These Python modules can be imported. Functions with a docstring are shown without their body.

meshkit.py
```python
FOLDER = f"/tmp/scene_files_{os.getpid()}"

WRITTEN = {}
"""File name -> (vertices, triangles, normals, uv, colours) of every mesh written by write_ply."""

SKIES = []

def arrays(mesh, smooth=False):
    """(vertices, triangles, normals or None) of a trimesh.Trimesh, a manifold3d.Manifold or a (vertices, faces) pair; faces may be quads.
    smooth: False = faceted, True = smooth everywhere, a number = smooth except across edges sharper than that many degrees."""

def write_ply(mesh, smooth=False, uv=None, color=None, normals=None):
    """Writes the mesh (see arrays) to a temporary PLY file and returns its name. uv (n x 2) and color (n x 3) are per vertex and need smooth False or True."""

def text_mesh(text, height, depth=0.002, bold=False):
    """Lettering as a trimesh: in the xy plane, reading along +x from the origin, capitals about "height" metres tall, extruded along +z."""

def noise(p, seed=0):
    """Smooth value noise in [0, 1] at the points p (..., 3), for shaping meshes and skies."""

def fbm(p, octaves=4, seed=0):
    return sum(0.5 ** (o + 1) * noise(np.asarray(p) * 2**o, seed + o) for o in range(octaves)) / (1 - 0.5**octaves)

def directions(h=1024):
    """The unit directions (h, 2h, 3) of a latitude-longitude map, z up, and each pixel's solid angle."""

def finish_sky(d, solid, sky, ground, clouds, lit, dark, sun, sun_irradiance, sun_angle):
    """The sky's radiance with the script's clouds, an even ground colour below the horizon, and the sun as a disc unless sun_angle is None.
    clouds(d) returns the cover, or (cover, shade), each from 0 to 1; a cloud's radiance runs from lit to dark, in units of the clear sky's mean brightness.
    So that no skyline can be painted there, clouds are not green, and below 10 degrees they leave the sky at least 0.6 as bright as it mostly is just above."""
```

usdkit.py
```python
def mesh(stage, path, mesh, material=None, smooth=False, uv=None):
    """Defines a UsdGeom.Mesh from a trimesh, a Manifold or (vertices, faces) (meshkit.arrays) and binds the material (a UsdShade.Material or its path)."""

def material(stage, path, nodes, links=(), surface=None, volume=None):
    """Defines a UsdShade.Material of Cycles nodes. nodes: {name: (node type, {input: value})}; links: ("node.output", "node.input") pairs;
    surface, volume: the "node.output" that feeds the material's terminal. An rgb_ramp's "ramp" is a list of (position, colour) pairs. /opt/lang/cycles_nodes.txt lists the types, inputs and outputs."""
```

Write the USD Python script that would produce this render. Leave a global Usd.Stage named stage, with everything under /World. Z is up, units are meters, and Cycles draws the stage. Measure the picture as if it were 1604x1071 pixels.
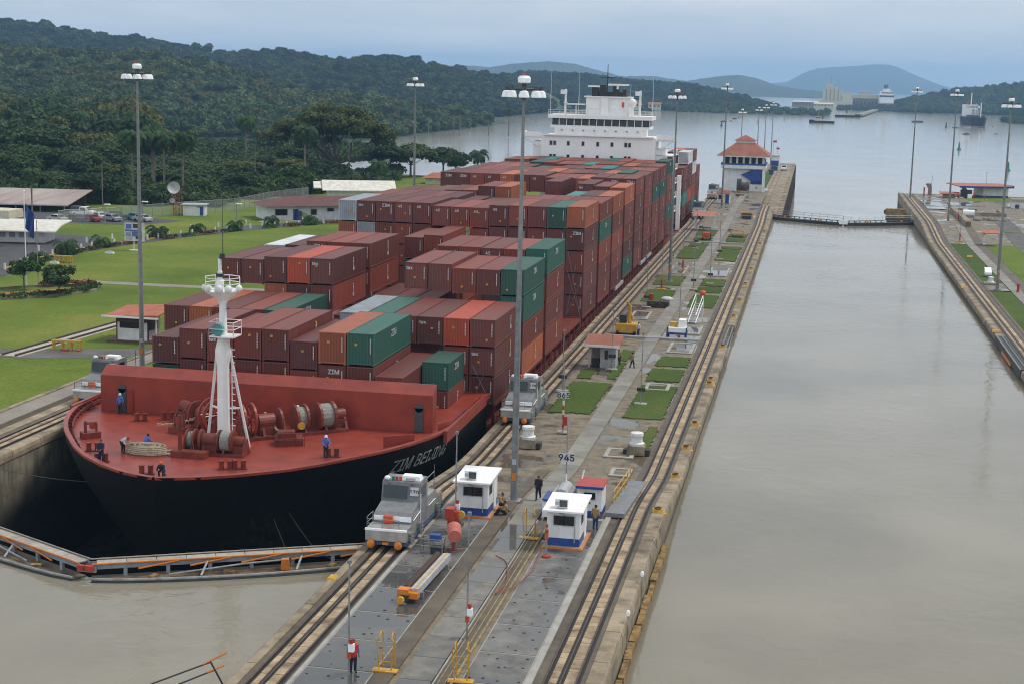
import math, random, numpy as np, trimesh, manifold3d, usdkit, meshkit
from pxr import Usd, UsdGeom, UsdLux, UsdShade, Gf, Sdf, Vt
from shapely.geometry import Polygon
stage = Usd.Stage.CreateInMemory()
UsdGeom.SetStageUpAxis(stage, 'Z'); UsdGeom.SetStageMetersPerUnit(stage, 1.0)
UsdGeom.Xform.Define(stage, '/World'); UsdGeom.Scope.Define(stage, '/World/Looks')
rng = np.random.default_rng(7); random.seed(7)
# ---------------------------------------------------------------- camera, sky, sun
YAW, PITCH, ROLL, EYE = 0.190477, 0.170242, 0.0242016, 31.0
cam = UsdGeom.Camera.Define(stage, '/World/camera')
cy, sy = math.cos(YAW), math.sin(YAW)
Fw = np.array([-sy*math.cos(PITCH), cy*math.cos(PITCH), -math.sin(PITCH)])
R0 = np.array([cy, sy, 0.0]); U0 = np.cross(R0, Fw)
Rt = math.cos(ROLL)*R0 + math.sin(ROLL)*U0; Up = -math.sin(ROLL)*R0 + math.cos(ROLL)*U0
M4 = np.eye(4); M4[0, :3], M4[1, :3], M4[2, :3], M4[3, :3] = Rt, Up, -Fw, (0, 0, EYE)
cam.AddTransformOp().Set(Gf.Matrix4d(M4.tolist()))
cam.CreateHorizontalApertureAttr(36.0); cam.CreateFocalLengthAttr(53.696); cam.CreateClippingRangeAttr((0.5, 60000.0))
cam.CreateExposureAttr(0.66)
SUN_EL, SUN_AZ = math.radians(58), math.radians(62)     # azimuth = atan2(x, y) of the direction to the sun
sun = UsdLux.DistantLight.Define(stage, '/World/sun')
sun.CreateIntensityAttr(0.4); sun.CreateAngleAttr(14.0); sun.CreateColorAttr(Gf.Vec3f(1, 0.94, 0.84))
sun.GetPrim().CreateAttribute('inputs:normalize', Sdf.ValueTypeNames.Bool).Set(True)
sun.AddRotateXYZOp().Set((90 - math.degrees(SUN_EL), 0, -math.degrees(SUN_AZ)+180))
dome = UsdLux.DomeLight.Define(stage, '/World/sky')
skymat = usdkit.material(stage, '/World/Looks/sky', {
    's': ('sky_texture', {'sky_type': 'single_scattering', 'sun_disc': False, 'sun_elevation': SUN_EL, 'sun_rotation': SUN_AZ, 'altitude': 50.0, 'air_density': 1.0, 'aerosol_density': 2.0}),
    't': ('texture_coordinate', {}), 'mp': ('mapping', {'scale': (2.2, 2.2, 11.0)}),
    'n': ('noise_texture', {'scale': 1.6, 'detail': 6.0, 'roughness': 0.55, 'distortion': 0.3}),
    'r': ('rgb_ramp', {'ramp': [(0.34, (5.6, 6.3, 7.1)), (0.5, (6.9, 7.35, 7.9)), (0.68, (8.6, 8.7, 8.9))]}),
    'm': ('mix', {'fac': 0.92}), 'b': ('background_shader', {'strength': 0.067})},
    [('t.generated', 'mp.vector'), ('mp.vector', 'n.vector'), ('n.fac', 'r.fac'), ('s.color', 'm.color1'), ('r.color', 'm.color2'), ('m.color', 'b.color')], surface='b.background')
UsdShade.MaterialBindingAPI.Apply(dome.GetPrim()).Bind(skymat)
# ---------------------------------------------------------------- helpers
used = {}
def pathof(parent, name):
    base = (parent or '/World') + '/' + name
    n = used.get(base, -1) + 1; used[base] = n
    return base if n == 0 else f'{base}_{n:03d}'
def tag(p, label=None, cat=None, group=None, kind=None):
    p = p if isinstance(p, Usd.Prim) else stage.GetPrimAtPath(p)
    for k, v in (('label', label), ('category', cat), ('group', group), ('kind', kind)):
        if v: p.SetCustomDataByKey(k, v)
def rotz(a):
    c, s = math.cos(a), math.sin(a); return np.array([[c, -s, 0], [s, c, 0], [0, 0, 1.0]])
class MB:
    def __init__(s): s.v, s.f, s.n = [], [], 0
    def add(s, v, f):
        v = np.asarray(v, float); f = np.asarray(f, int)
        if f.shape[1] == 4: f = np.vstack([f[:, [0, 1, 2]], f[:, [0, 2, 3]]])
        s.v.append(v); s.f.append(f + s.n); s.n += len(v); return s
    def tm(s, m, R=None, t=(0, 0, 0)):
        v = np.asarray(m.vertices); v = v if R is None else v @ np.asarray(R).T
        return s.add(v + np.asarray(t, float), m.faces)
    def box(s, c, d, rz=0.0, rx=0.0, top=None):
        x, y, z = np.asarray(d, float)/2; tx, ty = (x, y) if top is None else (x*top[0], y*top[1])
        v = np.array([[-x, -y, -z], [x, -y, -z], [x, y, -z], [-x, y, -z], [-tx, -ty, z], [tx, -ty, z], [tx, ty, z], [-tx, ty, z]])
        if rx: c_, s_ = math.cos(rx), math.sin(rx); v = v @ np.array([[1, 0, 0], [0, c_, -s_], [0, s_, c_]]).T
        if rz: v = v @ rotz(rz).T
        return s.add(v + np.asarray(c, float), [[0, 3, 2, 1], [4, 5, 6, 7], [0, 1, 5, 4], [1, 2, 6, 5], [2, 3, 7, 6], [3, 0, 4, 7]])
    def b2(s, x0, x1, y0, y1, z0, z1): return s.box(((x0+x1)/2, (y0+y1)/2, (z0+z1)/2), (x1-x0, y1-y0, z1-z0))
    def cyl(s, p0, p1, r0, r1=None, n=8):
        r1 = r0 if r1 is None else r1
        p0, p1 = np.asarray(p0, float), np.asarray(p1, float); d = p1-p0; d = d/(np.linalg.norm(d)+1e-9)
        a = np.cross(d, [0, 0, 1.0] if abs(d[2]) < .9 else [1.0, 0, 0]); a /= np.linalg.norm(a); b = np.cross(d, a)
        t = np.arange(n)*2*math.pi/n; ring = np.cos(t)[:, None]*a + np.sin(t)[:, None]*b
        v = np.vstack([p0+ring*r0, p1+ring*r1, [p0], [p1]]); i = np.arange(n); j = (i+1) % n
        f = np.vstack([np.stack([i, j, n+j], 1), np.stack([i, n+j, n+i], 1), np.stack([j, i, np.full(n, 2*n)], 1), np.stack([n+i, n+j, np.full(n, 2*n+1)], 1)])
        return s.add(v, f[:, ::-1])
    def path(s, pts, r, n=5):
        for a, b in zip(pts[:-1], pts[1:]): s.cyl(a, b, r, r, n)
        return s
    def lathe(s, prof, c=(0, 0, 0), n=14):
        t = np.arange(n)*2*math.pi/n; v = np.vstack([np.stack([r*np.cos(t), r*np.sin(t), np.full(n, z)], 1) for r, z in prof])+np.asarray(c, float)
        f = []; i = np.arange(n); j = (i+1) % n
        for k in range(len(prof)-1): f.append(np.stack([k*n+i, k*n+j, (k+1)*n+j, (k+1)*n+i], 1))
        return s.add(v, np.vstack(f))
    def prism(s, poly, z0, z1):
        m = trimesh.creation.extrude_polygon(Polygon(poly), z1-z0, engine='earcut'); return s.tm(m, None, (0, 0, z0))
    def xprof(s, prof, x0, x1):            # profile in (y, z), extruded along x
        m = trimesh.creation.extrude_polygon(Polygon(prof), x1-x0, engine='earcut'); v = m.vertices
        return s.add(np.stack([v[:, 2]+x0, v[:, 0], v[:, 1]], 1), m.faces)
    def yprof(s, prof, y0, y1):            # profile in (x, z), extruded along y
        m = trimesh.creation.extrude_polygon(Polygon(prof), y1-y0, engine='earcut'); v = m.vertices
        return s.add(np.stack([v[:, 0], v[:, 2]+y0, v[:, 1]], 1), m.faces[:, ::-1])
    def ell(s, c, r, sub=2): return s.tm(trimesh.creation.icosphere(sub), np.diag(r), c)
    def quad(s, a, b, c, d): return s.add([a, b, c, d], [[0, 1, 2, 3]])
    def mesh(s): return np.vstack(s.v), np.vstack(s.f)
    def move(s, R=None, t=(0, 0, 0)):
        v = np.vstack(s.v); v = v if R is None else v @ np.asarray(R).T
        s.v = [v+np.asarray(t, float)]; s.f = [np.vstack(s.f)]; return s
def ob(parent, name, mb, mat, smooth=False, label=None):
    p = pathof(parent, name); m = usdkit.mesh(stage, p, mb.mesh() if isinstance(mb, MB) else mb, mat, smooth=smooth)
    if label: tag(m.GetPrim(), label)
    return p
def top(name, mb, mat, label=None, cat=None, group=None, kind=None, smooth=False):
    p = ob(None, name, mb, mat, smooth); tag(p, label, cat, group, kind); return p
def thing(name, label, cat, loc=(0, 0, 0), rz=0.0, group=None, kind=None, scale=None):
    p = pathof(None, name); x = UsdGeom.Xform.Define(stage, p); x.AddTranslateOp().Set(Gf.Vec3d(*map(float, loc))); x.AddRotateZOp().Set(math.degrees(rz))
    if scale is not None: x.AddScaleOp().Set(Gf.Vec3f(*([scale]*3 if np.ndim(scale) == 0 else scale)))
    tag(x.GetPrim(), label, cat, group, kind); return p
def copy(src, name, label, cat, loc, rz=0.0, group=None, scale=None, inst=True):
    p = thing(name, label, cat, loc, rz, group, None, scale); q = stage.GetPrimAtPath(p)
    q.GetReferences().AddInternalReference(src); q.SetInstanceable(inst)
    return p
def klass(name):
    p = '/World/shape_'+name; stage.CreateClassPrim(p); return p
# ---------------------------------------------------------------- materials
L = {}
def pm(name, col, rough=0.6, col2=None, scale=1.0, amt=(0.35, 0.65), bump=0.0, bscale=None, metal=0.0, spec=0.5, stretch=(1, 1, 1), streak=0.0, streakcol=None, rnd=0.0, coat=0.0, detail=5.0, coords='position'):
    """principled; colour mottled to col2 by noise, vertical streaks, a bit of variation from object to object."""
    N = {'p': ('principled_bsdf', {'roughness': rough, 'metallic': metal, 'specular_ior_level': spec, 'coat_weight': coat}), 'g': ('geometry', {}), 'mp': ('mapping', {'scale': stretch}),
         'n': ('noise_texture', {'scale': scale, 'detail': detail, 'roughness': 0.6})}
    K = [('g.position', 'mp.vector'), ('mp.vector', 'n.vector')]
    col2 = tuple(0.72*c for c in col) if col2 is None else col2
    N['r'] = ('rgb_ramp', {'ramp': [(amt[0], col2), (amt[1], col)]}); K.append(('n.fac', 'r.fac')); out = 'r.color'
    if streak:
        N['ms'] = ('mapping', {'scale': (2.6, 2.6, 0.16)}); N['ns'] = ('noise_texture', {'scale': 1.0, 'detail': 5.0, 'roughness': 0.7})
        N['rs'] = ('rgb_ramp', {'ramp': [(0.47, (0, 0, 0)), (0.72, (streak,)*3)]}); N['mx'] = ('mix', {'color2': streakcol or tuple(0.45*c for c in col)})
        K += [('g.position', 'ms.vector'), ('ms.vector', 'ns.vector'), ('ns.fac', 'rs.fac'), ('rs.color', 'mx.fac'), (out, 'mx.color1')]; out = 'mx.color'
    if rnd:
        N['oi'] = ('object_info', {}); N['mr'] = ('map_range', {'to_min': 1-rnd, 'to_max': 1+rnd}); N['h'] = ('hsv', {})
        K += [('oi.random', 'mr.value'), ('mr.result', 'h.value'), (out, 'h.color')]; out = 'h.color'
    K.append((out, 'p.base_color'))
    if bump:
        N['nb'] = ('noise_texture', {'scale': bscale or scale*4, 'detail': 4.0}); N['b'] = ('bump', {'strength': bump, 'distance': 0.05})
        K += [('mp.vector', 'nb.vector'), ('nb.fac', 'b.height'), ('b.normal', 'p.normal')]
    L[name] = usdkit.material(stage, '/World/Looks/'+name, N, K, surface='p.BSDF'); return L[name]
pm('white_paint', (.74, .75, .75), .45, (.60, .61, .60), .7, streak=.35, streakcol=(.42, .38, .32))
pm('ship_white', (.82, .82, .81), .4, (.76, .76, .74), .3, streak=.12, streakcol=(.45, .36, .28))
pm('light_grey', (.42, .43, .44), .5, None, 1.5); pm('mid_grey', (.2, .21, .22), .55, None, 2.0); pm('dark_grey', (.06, .062, .066), .6, None, 2.0)
pm('galv', (.33, .34, .34), .45, (.2, .2, .2), 1.4, metal=.35, streak=.5, streakcol=(.16, .15, .13)); pm('silver', (.42, .42, .4), .38, (.30, .30, .28), .9, metal=.55, streak=.35, streakcol=(.16, .15, .13))
pm('pole_grey', (.19, .2, .2), .5, (.12, .125, .125), 2.0, streak=.55, streakcol=(.34, .35, .36)); pm('black_steel', (.022, .022, .023), .5); pm('rubber', (.025, .025, .025), .8)
pm('red_paint', (.42, .045, .025), .45); pm('orange_paint', (.62, .2, .015), .5, (.5, .15, .02), 2.0); pm('yellow_paint', (.58, .33, .03), .5, (.42, .22, .03), 3.0); pm('blue_paint', (.02, .06, .26), .4)
pm('green_paint', (.02, .2, .12), .4); pm('orange_red', (.62, .09, .02), .5); pm('teal_glass', (.1, .3, .3), .12)
pm('deck_red', (.27, .04, .02), .4, (.19, .027, .016), .55, bump=.05, streak=.0); pm('machine_red', (.19, .03, .015), .5, (.09, .017, .01), 1.2); pm('hull_black', (.004, .004, .0045), .5, (.003, .003, .003), .4, spec=.1)
pm('scuff', (.34, .36, .33), .7, (.04, .04, .04), 1.6, (.36, .6)); pm('mast_white', (.8, .8, .79), .4, (.72, .72, .7), .6); pm('rust', (.16, .06, .025), .85, (.08, .03, .015), 3.0); pm('window_dark', (.012, .015, .016), .08); pm('window_tint', (.03, .05, .05), .1)
pm('rope', (.5, .43, .31), .9, (.33, .27, .18), 6.0); pm('rope_grey', (.3, .3, .27), .9, (.16, .16, .14), 8.0); pm('lampshade', (.85, .87, .88), .35, (.8, .82, .84), 1.0)
pm('cream', (.62, .58, .42), .6); pm('skin', (.2, .1, .06), .6); pm('navy', (.012, .016, .04), .85); pm('jeans', (.03, .06, .15), .85); pm('tan_cloth', (.36, .24, .12), .9); pm('shirt_blue', (.09, .16, .5), .85); pm('helmet_white', (.8, .8, .8), .35); pm('helmet_orange', (.7, .09, .02), .4); pm('dark_cloth', (.015, .015, .018), .9); pm('white_cloth', (.6, .6, .6), .9); pm('vest_red', (.55, .04, .03), .8); pm('hair', (.012, .01, .009), .8); pm('teal_cloth', (.05, .25, .26), .9)
C1 = dict(stretch=(1, 1, 1)); 
pm('concrete_old', (.34, .275, .19), .85, (.1, .078, .05), .5, (.33, .66), bump=.8, bscale=5.0, detail=9.0); pm('concrete_bed', (.42, .32, .205), .9, (.15, .1, .06), .9, (.3, .66), bump=.5, bscale=6.0, rnd=.14, detail=9.0)
pm('concrete_brown', (.14, .112, .08), .75, (.06, .048, .036), .5, (.3, .7), bump=.3, detail=8.0); pm('walk', (.25, .238, .21), .8, (.16, .15, .13), .35, bump=.2, rnd=.05); pm('kerb_light', (.36, .35, .32), .8, (.25, .24, .21), .8, bump=.3)
pm('asphalt', (.06, .06, .065), .75, (.04, .04, .042), .3, bump=.3, bscale=4.0); pm('path_tan', (.26, .235, .2), .9, (.2, .18, .15), .4); pm('gravel_white', (.48, .45, .4), .9, (.3, .28, .23), 3.0, bump=.6); pm('soil', (.085, .06, .04), .95, (.05, .05, .025), .8); pm('paving_grey', (.12, .118, .11), .85, (.075, .075, .065), .3)
pm('rail_steel', (.1, .075, .06), .42, (.05, .036, .03), 2.0, metal=.5); pm('slot_black', (.018, .016, .014), .7); pm('tile_roof', (.3, .105, .065), .75, (.22, .075, .045), .5, bump=.5, bscale=7.0); pm('orange_roof', (.42, .13, .07), .7, (.3, .09, .05), .8); pm('maroon_roof', (.13, .04, .035), .7, (.08, .03, .03), .5); pm('shed_roof', (.36, .31, .28), .7, (.26, .2, .18), .4, stretch=(1, .12, 1)); pm('white_roof', (.7, .68, .6), .6); pm('brown_dark', (.06, .045, .035), .8)
pm('gate_grey', (.3, .33, .37), .55, (.2, .22, .24), 1.5); pm('gate_dark', (.03, .034, .03), .6, (.018, .02, .018), 1.0); pm('gate_deck', (.17, .125, .075), .5, (.06, .04, .02), .7, (.35, .6)); pm('timber', (.3, .19, .06), .8, (.12, .07, .03), 1.6, (.38, .6), bump=.6); pm('plank', (.36, .33, .28), .8, (.25, .23, .2), 2.0, rnd=.12)
pm('hose_red', (.3, .06, .05), .6); pm('hazard_white', (.7, .7, .68), .5); pm('cyl_pink', (.5, .14, .1), .5, (.36, .1, .07), 2.0); pm('brown_log', (.06, .03, .02), .8); pm('trunk', (.16, .13, .1), .9, (.09, .07, .05), 2.0, rnd=.2); pm('palm_trunk', (.2, .175, .145), .9, (.12, .1, .08), 1.0)
pm('sign_white', (.6, .62, .64), .5); pm('sign_blue', (.1, .15, .4), .5); pm('lettering_black', (.015, .015, .015), .6); pm('lettering_white', (.62, .62, .6), .6); pm('lettering_yellow', (.6, .33, .05), .6); pm('stone', (.27, .24, .2), .9, (.2, .17, .14), .6)
# containers: base, dirt, per-box variation
for nm, c in dict(box_brown=(.16, .034, .022), box_red=(.215, .04, .021), box_maroon=(.12, .028, .02), box_orange=(.36, .095, .035), box_green=(.014, .085, .058), box_grey=(.34, .38, .42), box_white=(.58, .6, .62), box_bright=(.38, .055, .022), box_teal=(.03, .17, .15)).items():
    d = tuple(.62*a+.025 for a in c)
    pm(nm, c, .55, d, .55, (.28, .6), rnd=.3, streak=.45, streakcol=tuple(.55*a+.02 for a in c), detail=8.0)
def wet(name, col, col2, scale=.25, puddle=(.47, .56)):
    """worn concrete with puddles: where the puddle noise is high the surface is dark and smooth."""
    L[name] = usdkit.material(stage, '/World/Looks/'+name, {
        'g': ('geometry', {}), 'n': ('noise_texture', {'scale': .9, 'detail': 9.0, 'roughness': .62}), 'r': ('rgb_ramp', {'ramp': [(.3, col2), (.52, col), (.72, tuple(c*k for c, k in zip(col, (1.35, 1.25, 1.1))))]}),
        'w': ('noise_texture', {'scale': scale, 'detail': 3.0, 'roughness': .5}), 'wr': ('rgb_ramp', {'ramp': [(puddle[0], (0, 0, 0)), (puddle[1], (1, 1, 1))]}),
        'mx': ('mix', {'color2': tuple(.5*c for c in col)}), 'ro': ('map_range', {'to_min': .75, 'to_max': .04}), 'nb': ('noise_texture', {'scale': 9.0, 'detail': 3.0}), 'st': ('map_range', {'to_min': .35, 'to_max': .0}),
        'b': ('bump', {'distance': .03}), 'oi': ('object_info', {}), 'mr': ('map_range', {'to_min': .88, 'to_max': 1.12}), 'h': ('hsv', {}), 'p': ('principled_bsdf', {})},
        [('g.position', 'n.vector'), ('n.fac', 'r.fac'), ('g.position', 'w.vector'), ('w.fac', 'wr.fac'), ('r.color', 'mx.color1'), ('wr.color', 'mx.fac'), ('mx.color', 'h.color'), ('oi.random', 'mr.value'), ('mr.result', 'h.value'), ('h.color', 'p.base_color'),
         ('wr.color', 'ro.value'), ('ro.result', 'p.roughness'), ('g.position', 'nb.vector'), ('nb.fac', 'b.height'), ('wr.color', 'st.value'), ('st.result', 'b.strength'), ('b.normal', 'p.normal')], surface='p.BSDF')
wet('wet_pad', (.155, .152, .145), (.085, .08, .07), .16, (.40, .5)); wet('wet_walk', (.17, .162, .145), (.1, .094, .08), .2, (.42, .5)); wet('wet_brown', (.175, .143, .1), (.07, .056, .04), .2, (.53, .6))
def water(name, col, amp, s, stretch=(1, 1, 1), rough=.04):
    L[name] = usdkit.material(stage, '/World/Looks/'+name, {
        'g': ('geometry', {}), 'mp': ('mapping', {'scale': stretch}), 'n': ('noise_texture', {'scale': s, 'detail': 4.0, 'roughness': .55, 'distortion': .6}),
        'n2': ('noise_texture', {'scale': .03, 'detail': 4.0, 'distortion': 1.0}), 'r2': ('map_range', {'from_min': .4, 'from_max': .62, 'to_min': .2, 'to_max': 1.0}), 'ml': ('math', {'math_type': 'multiply', 'value2': amp}),
        'c': ('noise_texture', {'scale': .05, 'detail': 4.0}), 'cr': ('rgb_ramp', {'ramp': [(.35, tuple(.74*x for x in col)), (.65, col)]}),
        'b': ('bump', {'distance': .25}), 'p': ('principled_bsdf', {'roughness': rough, 'ior': 1.333})},
        [('g.position', 'mp.vector'), ('mp.vector', 'n.vector'), ('g.position', 'n2.vector'), ('n2.fac', 'r2.value'), ('r2.result', 'ml.value1'), ('ml.value', 'b.strength'), ('n.fac', 'b.height'), ('b.normal', 'p.normal'), ('g.position', 'c.vector'), ('c.fac', 'cr.fac'), ('cr.color', 'p.base_color')], surface='p.BSDF')
water('water_lock', (.235, .215, .165), .34, .5); water('water_chamber', (.06, .055, .04), .10, .5); water('water_lake', (.30, .285, .25), .30, .09, (1, .35, 1), .10)
def leafmat(name, col, col2, tr=.25, s=.35):
    L[name] = usdkit.material(stage, '/World/Looks/'+name, {
        'g': ('geometry', {}), 'n': ('noise_texture', {'scale': s, 'detail': 3.0}), 'oi': ('object_info', {}), 'ad': ('math', {'math_type': 'multiply_add', 'value2': .35, 'value3': -.17}), 'sm': ('math', {'math_type': 'add'}),
        'r': ('rgb_ramp', {'ramp': [(.3, col2), (.7, col)]}), 'd': ('principled_bsdf', {'roughness': .65, 'specular_ior_level': .25}), 't': ('translucent_bsdf', {}), 'm': ('mix_closure', {'fac': tr})},
        [('g.position', 'n.vector'), ('oi.random', 'ad.value1'), ('n.fac', 'sm.value1'), ('ad.value', 'sm.value2'), ('sm.value', 'r.fac'), ('r.color', 'd.base_color'), ('r.color', 't.color'), ('d.BSDF', 'm.closure1'), ('t.BSDF', 'm.closure2')], surface='m.closure')
leafmat('leaf_dark', (.05, .094, .022), (.016, .04, .01)); leafmat('leaf_olive', (.125, .12, .022), (.042, .07, .014)); leafmat('leaf_bright', (.085, .15, .03), (.035, .07, .015)); leafmat('leaf_palm', (.065, .13, .035), (.025, .06, .018))
leafmat('leaf_forest', (.062, .1, .026), (.02, .044, .013), .2, .02); leafmat('leaf_ridge', (.026, .048, .02), (.01, .022, .01), .15, .02); leafmat('leaf_shrub', (.06, .11, .03), (.03, .05, .012)); leafmat('leaf_redtip', (.22, .05, .02), (.06, .06, .015), .2, 1.2)
leafmat('canopy_near', (.05, .082, .024), (.014, .03, .01), .0, .03); leafmat('canopy_far', (.04, .065, .032), (.018, .032, .018), .0, .02)
def grassmat(name, a, b, c):
    L[name] = usdkit.material(stage, '/World/Looks/'+name, {
        'g': ('geometry', {}), 'n': ('noise_texture', {'scale': .05, 'detail': 6.0, 'roughness': .6}), 'r': ('rgb_ramp', {'ramp': [(.34, a), (.52, b), (.68, c)]}), 'n2': ('noise_texture', {'scale': 3.0, 'detail': 5.0, 'roughness': .7}),
        'mr': ('map_range', {'from_min': .3, 'from_max': .7, 'to_min': .72, 'to_max': 1.25}), 'h': ('hsv', {}), 'b': ('bump', {'strength': .7, 'distance': .06}), 'p': ('principled_bsdf', {'roughness': .9, 'specular_ior_level': .15})},
        [('g.position', 'n.vector'), ('n.fac', 'r.fac'), ('r.color', 'h.color'), ('g.position', 'n2.vector'), ('n2.fac', 'mr.value'), ('mr.result', 'h.value'), ('h.color', 'p.base_color'), ('n2.fac', 'b.height'), ('b.normal', 'p.normal')], surface='p.BSDF')
grassmat('grass', (.078, .122, .014), (.115, .16, .02), (.165, .182, .032)); grassmat('grass_green', (.045, .078, .012), (.062, .1, .018), (.1, .105, .03))
# lock wall face: pale dry concrete above, slimy and nearly black below a soft uneven line
def wallmat(name, z0, z1, dry, dry2, slime):
    L[name] = usdkit.material(stage, '/World/Looks/'+name, {
        'g': ('geometry', {}), 'x': ('separate_xyz', {}), 'n': ('noise_texture', {'scale': .7, 'detail': 9.0, 'roughness': .65}), 'mp': ('mapping', {'scale': (1.2, 1.2, .12)}), 'v': ('noise_texture', {'scale': 1.0, 'detail': 6.0, 'roughness': .7}),
        'r': ('rgb_ramp', {'ramp': [(.32, dry2), (.66, dry)]}), 'rv': ('rgb_ramp', {'ramp': [(.42, (0, 0, 0)), (.7, (.75,)*3)]}), 'm1': ('mix', {'color2': tuple(.3*c for c in dry2)}),
        'md': ('math', {'math_type': 'multiply_add', 'value2': (z1-z0)*.9, 'value3': -(z1-z0)*.45}), 'ad': ('math', {'math_type': 'add'}), 'mr': ('map_range', {'from_min': z0, 'from_max': z1, 'clamp': True}), 'm2': ('mix', {'color1': slime}),
        'b': ('bump', {'strength': .6, 'distance': .08}), 'p': ('principled_bsdf', {'roughness': .8})},
        [('g.position', 'x.vector'), ('g.position', 'n.vector'), ('g.position', 'mp.vector'), ('mp.vector', 'v.vector'), ('n.fac', 'r.fac'), ('v.fac', 'rv.fac'), ('r.color', 'm1.color1'), ('rv.color', 'm1.fac'), ('v.fac', 'md.value1'), ('md.value', 'ad.value1'), ('x.z', 'ad.value2'),
         ('ad.value', 'mr.value'), ('mr.result', 'm2.fac'), ('m1.color', 'm2.color2'), ('m2.color', 'p.base_color'), ('n.fac', 'b.height'), ('b.normal', 'p.normal')], surface='p.BSDF')
wallmat('wall_face', -1.35, -.5, (.34, .29, .2), (.19, .155, .105), (.05, .04, .025)); wallmat('wall_deep', -4.6, -1.8, (.3, .27, .2), (.15, .13, .095), (.012, .013, .01)); wallmat('wall_lake', -9.0, -5.0, (.3, .26, .19), (.17, .14, .1), (.05, .042, .03))
# ---------------------------------------------------------------- setting: waters, land, lock walls
XR, XL, XS, XB = -8.87, -27.2, -61.5, 24.66           # centre wall right / left face, west wall face, east wall face
def sm(t): t = min(1, max(0, t)); return t*t*(3-2*t)
def zc(y): return 1.2*(1-sm((y-103)/18)) + 1.2*sm((y-343)/30)
def ze(y): return -.3 + 1.7*sm((y-322)/40)
def zw(y): return .9
def ysamp(y0, y1, zf):
    ys = {y0, y1}
    for a, b in ((100, 124), (318, 376)):
        for y in np.arange(a, b, 2.0):
            if y0 < y < y1: ys.add(float(y))
    return sorted(ys)
def ribbon(x0, x1, y0, y1, dz, th, zf=zc, mb=None, zb=None):
    """A long slab following the wall's level, its top dz above it and th thick (or down to zb)."""
    mb = mb or MB(); ys = ysamp(y0, y1, zf); v = []
    for y in ys:
        z = zf(y)+dz; b = zb if zb is not None else z-th
        v += [[x0, y, b], [x0, y, z], [x1, y, z], [x1, y, b]]
    f = []
    for i in range(len(ys)-1):
        o = 4*i
        for a, b in ((0, 1), (1, 2), (2, 3), (3, 0)): f.append([o+a, o+b, o+4+b, o+4+a])
    n = 4*(len(ys)-1); f += [[0, 3, 2, 1], [n, n+1, n+2, n+3]]
    return mb.add(v, np.array(f)[:, ::-1])
def sheet(poly, z):
    m = trimesh.creation.extrude_polygon(Polygon(poly), .02, engine='earcut'); mb = MB().tm(m, None, (0, 0, z-.02)); return mb
top('lake', MB().quad([-7800, 400, -10.4], [7800, 400, -10.4], [7800, 17000, -10.4], [-7800, 17000, -10.4]), L['water_lake'], kind='structure')
top('water', MB().quad([XS-.5, 84, -10.4], [XL+.5, 84, -10.4], [XL+.5, 400, -10.4], [XS-.5, 400, -10.4]), L['water_chamber'], kind='structure')
def poly(pts, z): return MB().tm(trimesh.Trimesh(*trimesh.creation.triangulate_polygon(Polygon(pts), engine='earcut')[:2], process=False), None, (0, 0, 0)) if 0 else sheet(pts, z)
top('water', sheet([(XS-.4, 20), (XL+.4, 20), (XL+.4, 96.8), (-44.5, 88.0), (XS-.4, 96.8)], -1.4), L['water_lock'], kind='structure')
top('water', sheet([(XR-.3, 20), (XB+.3, 20), (XB+.3, 381.5), (7.9, 370.8), (XR-.3, 381.5)], -1.4), L['water_lock'], kind='structure')
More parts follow.
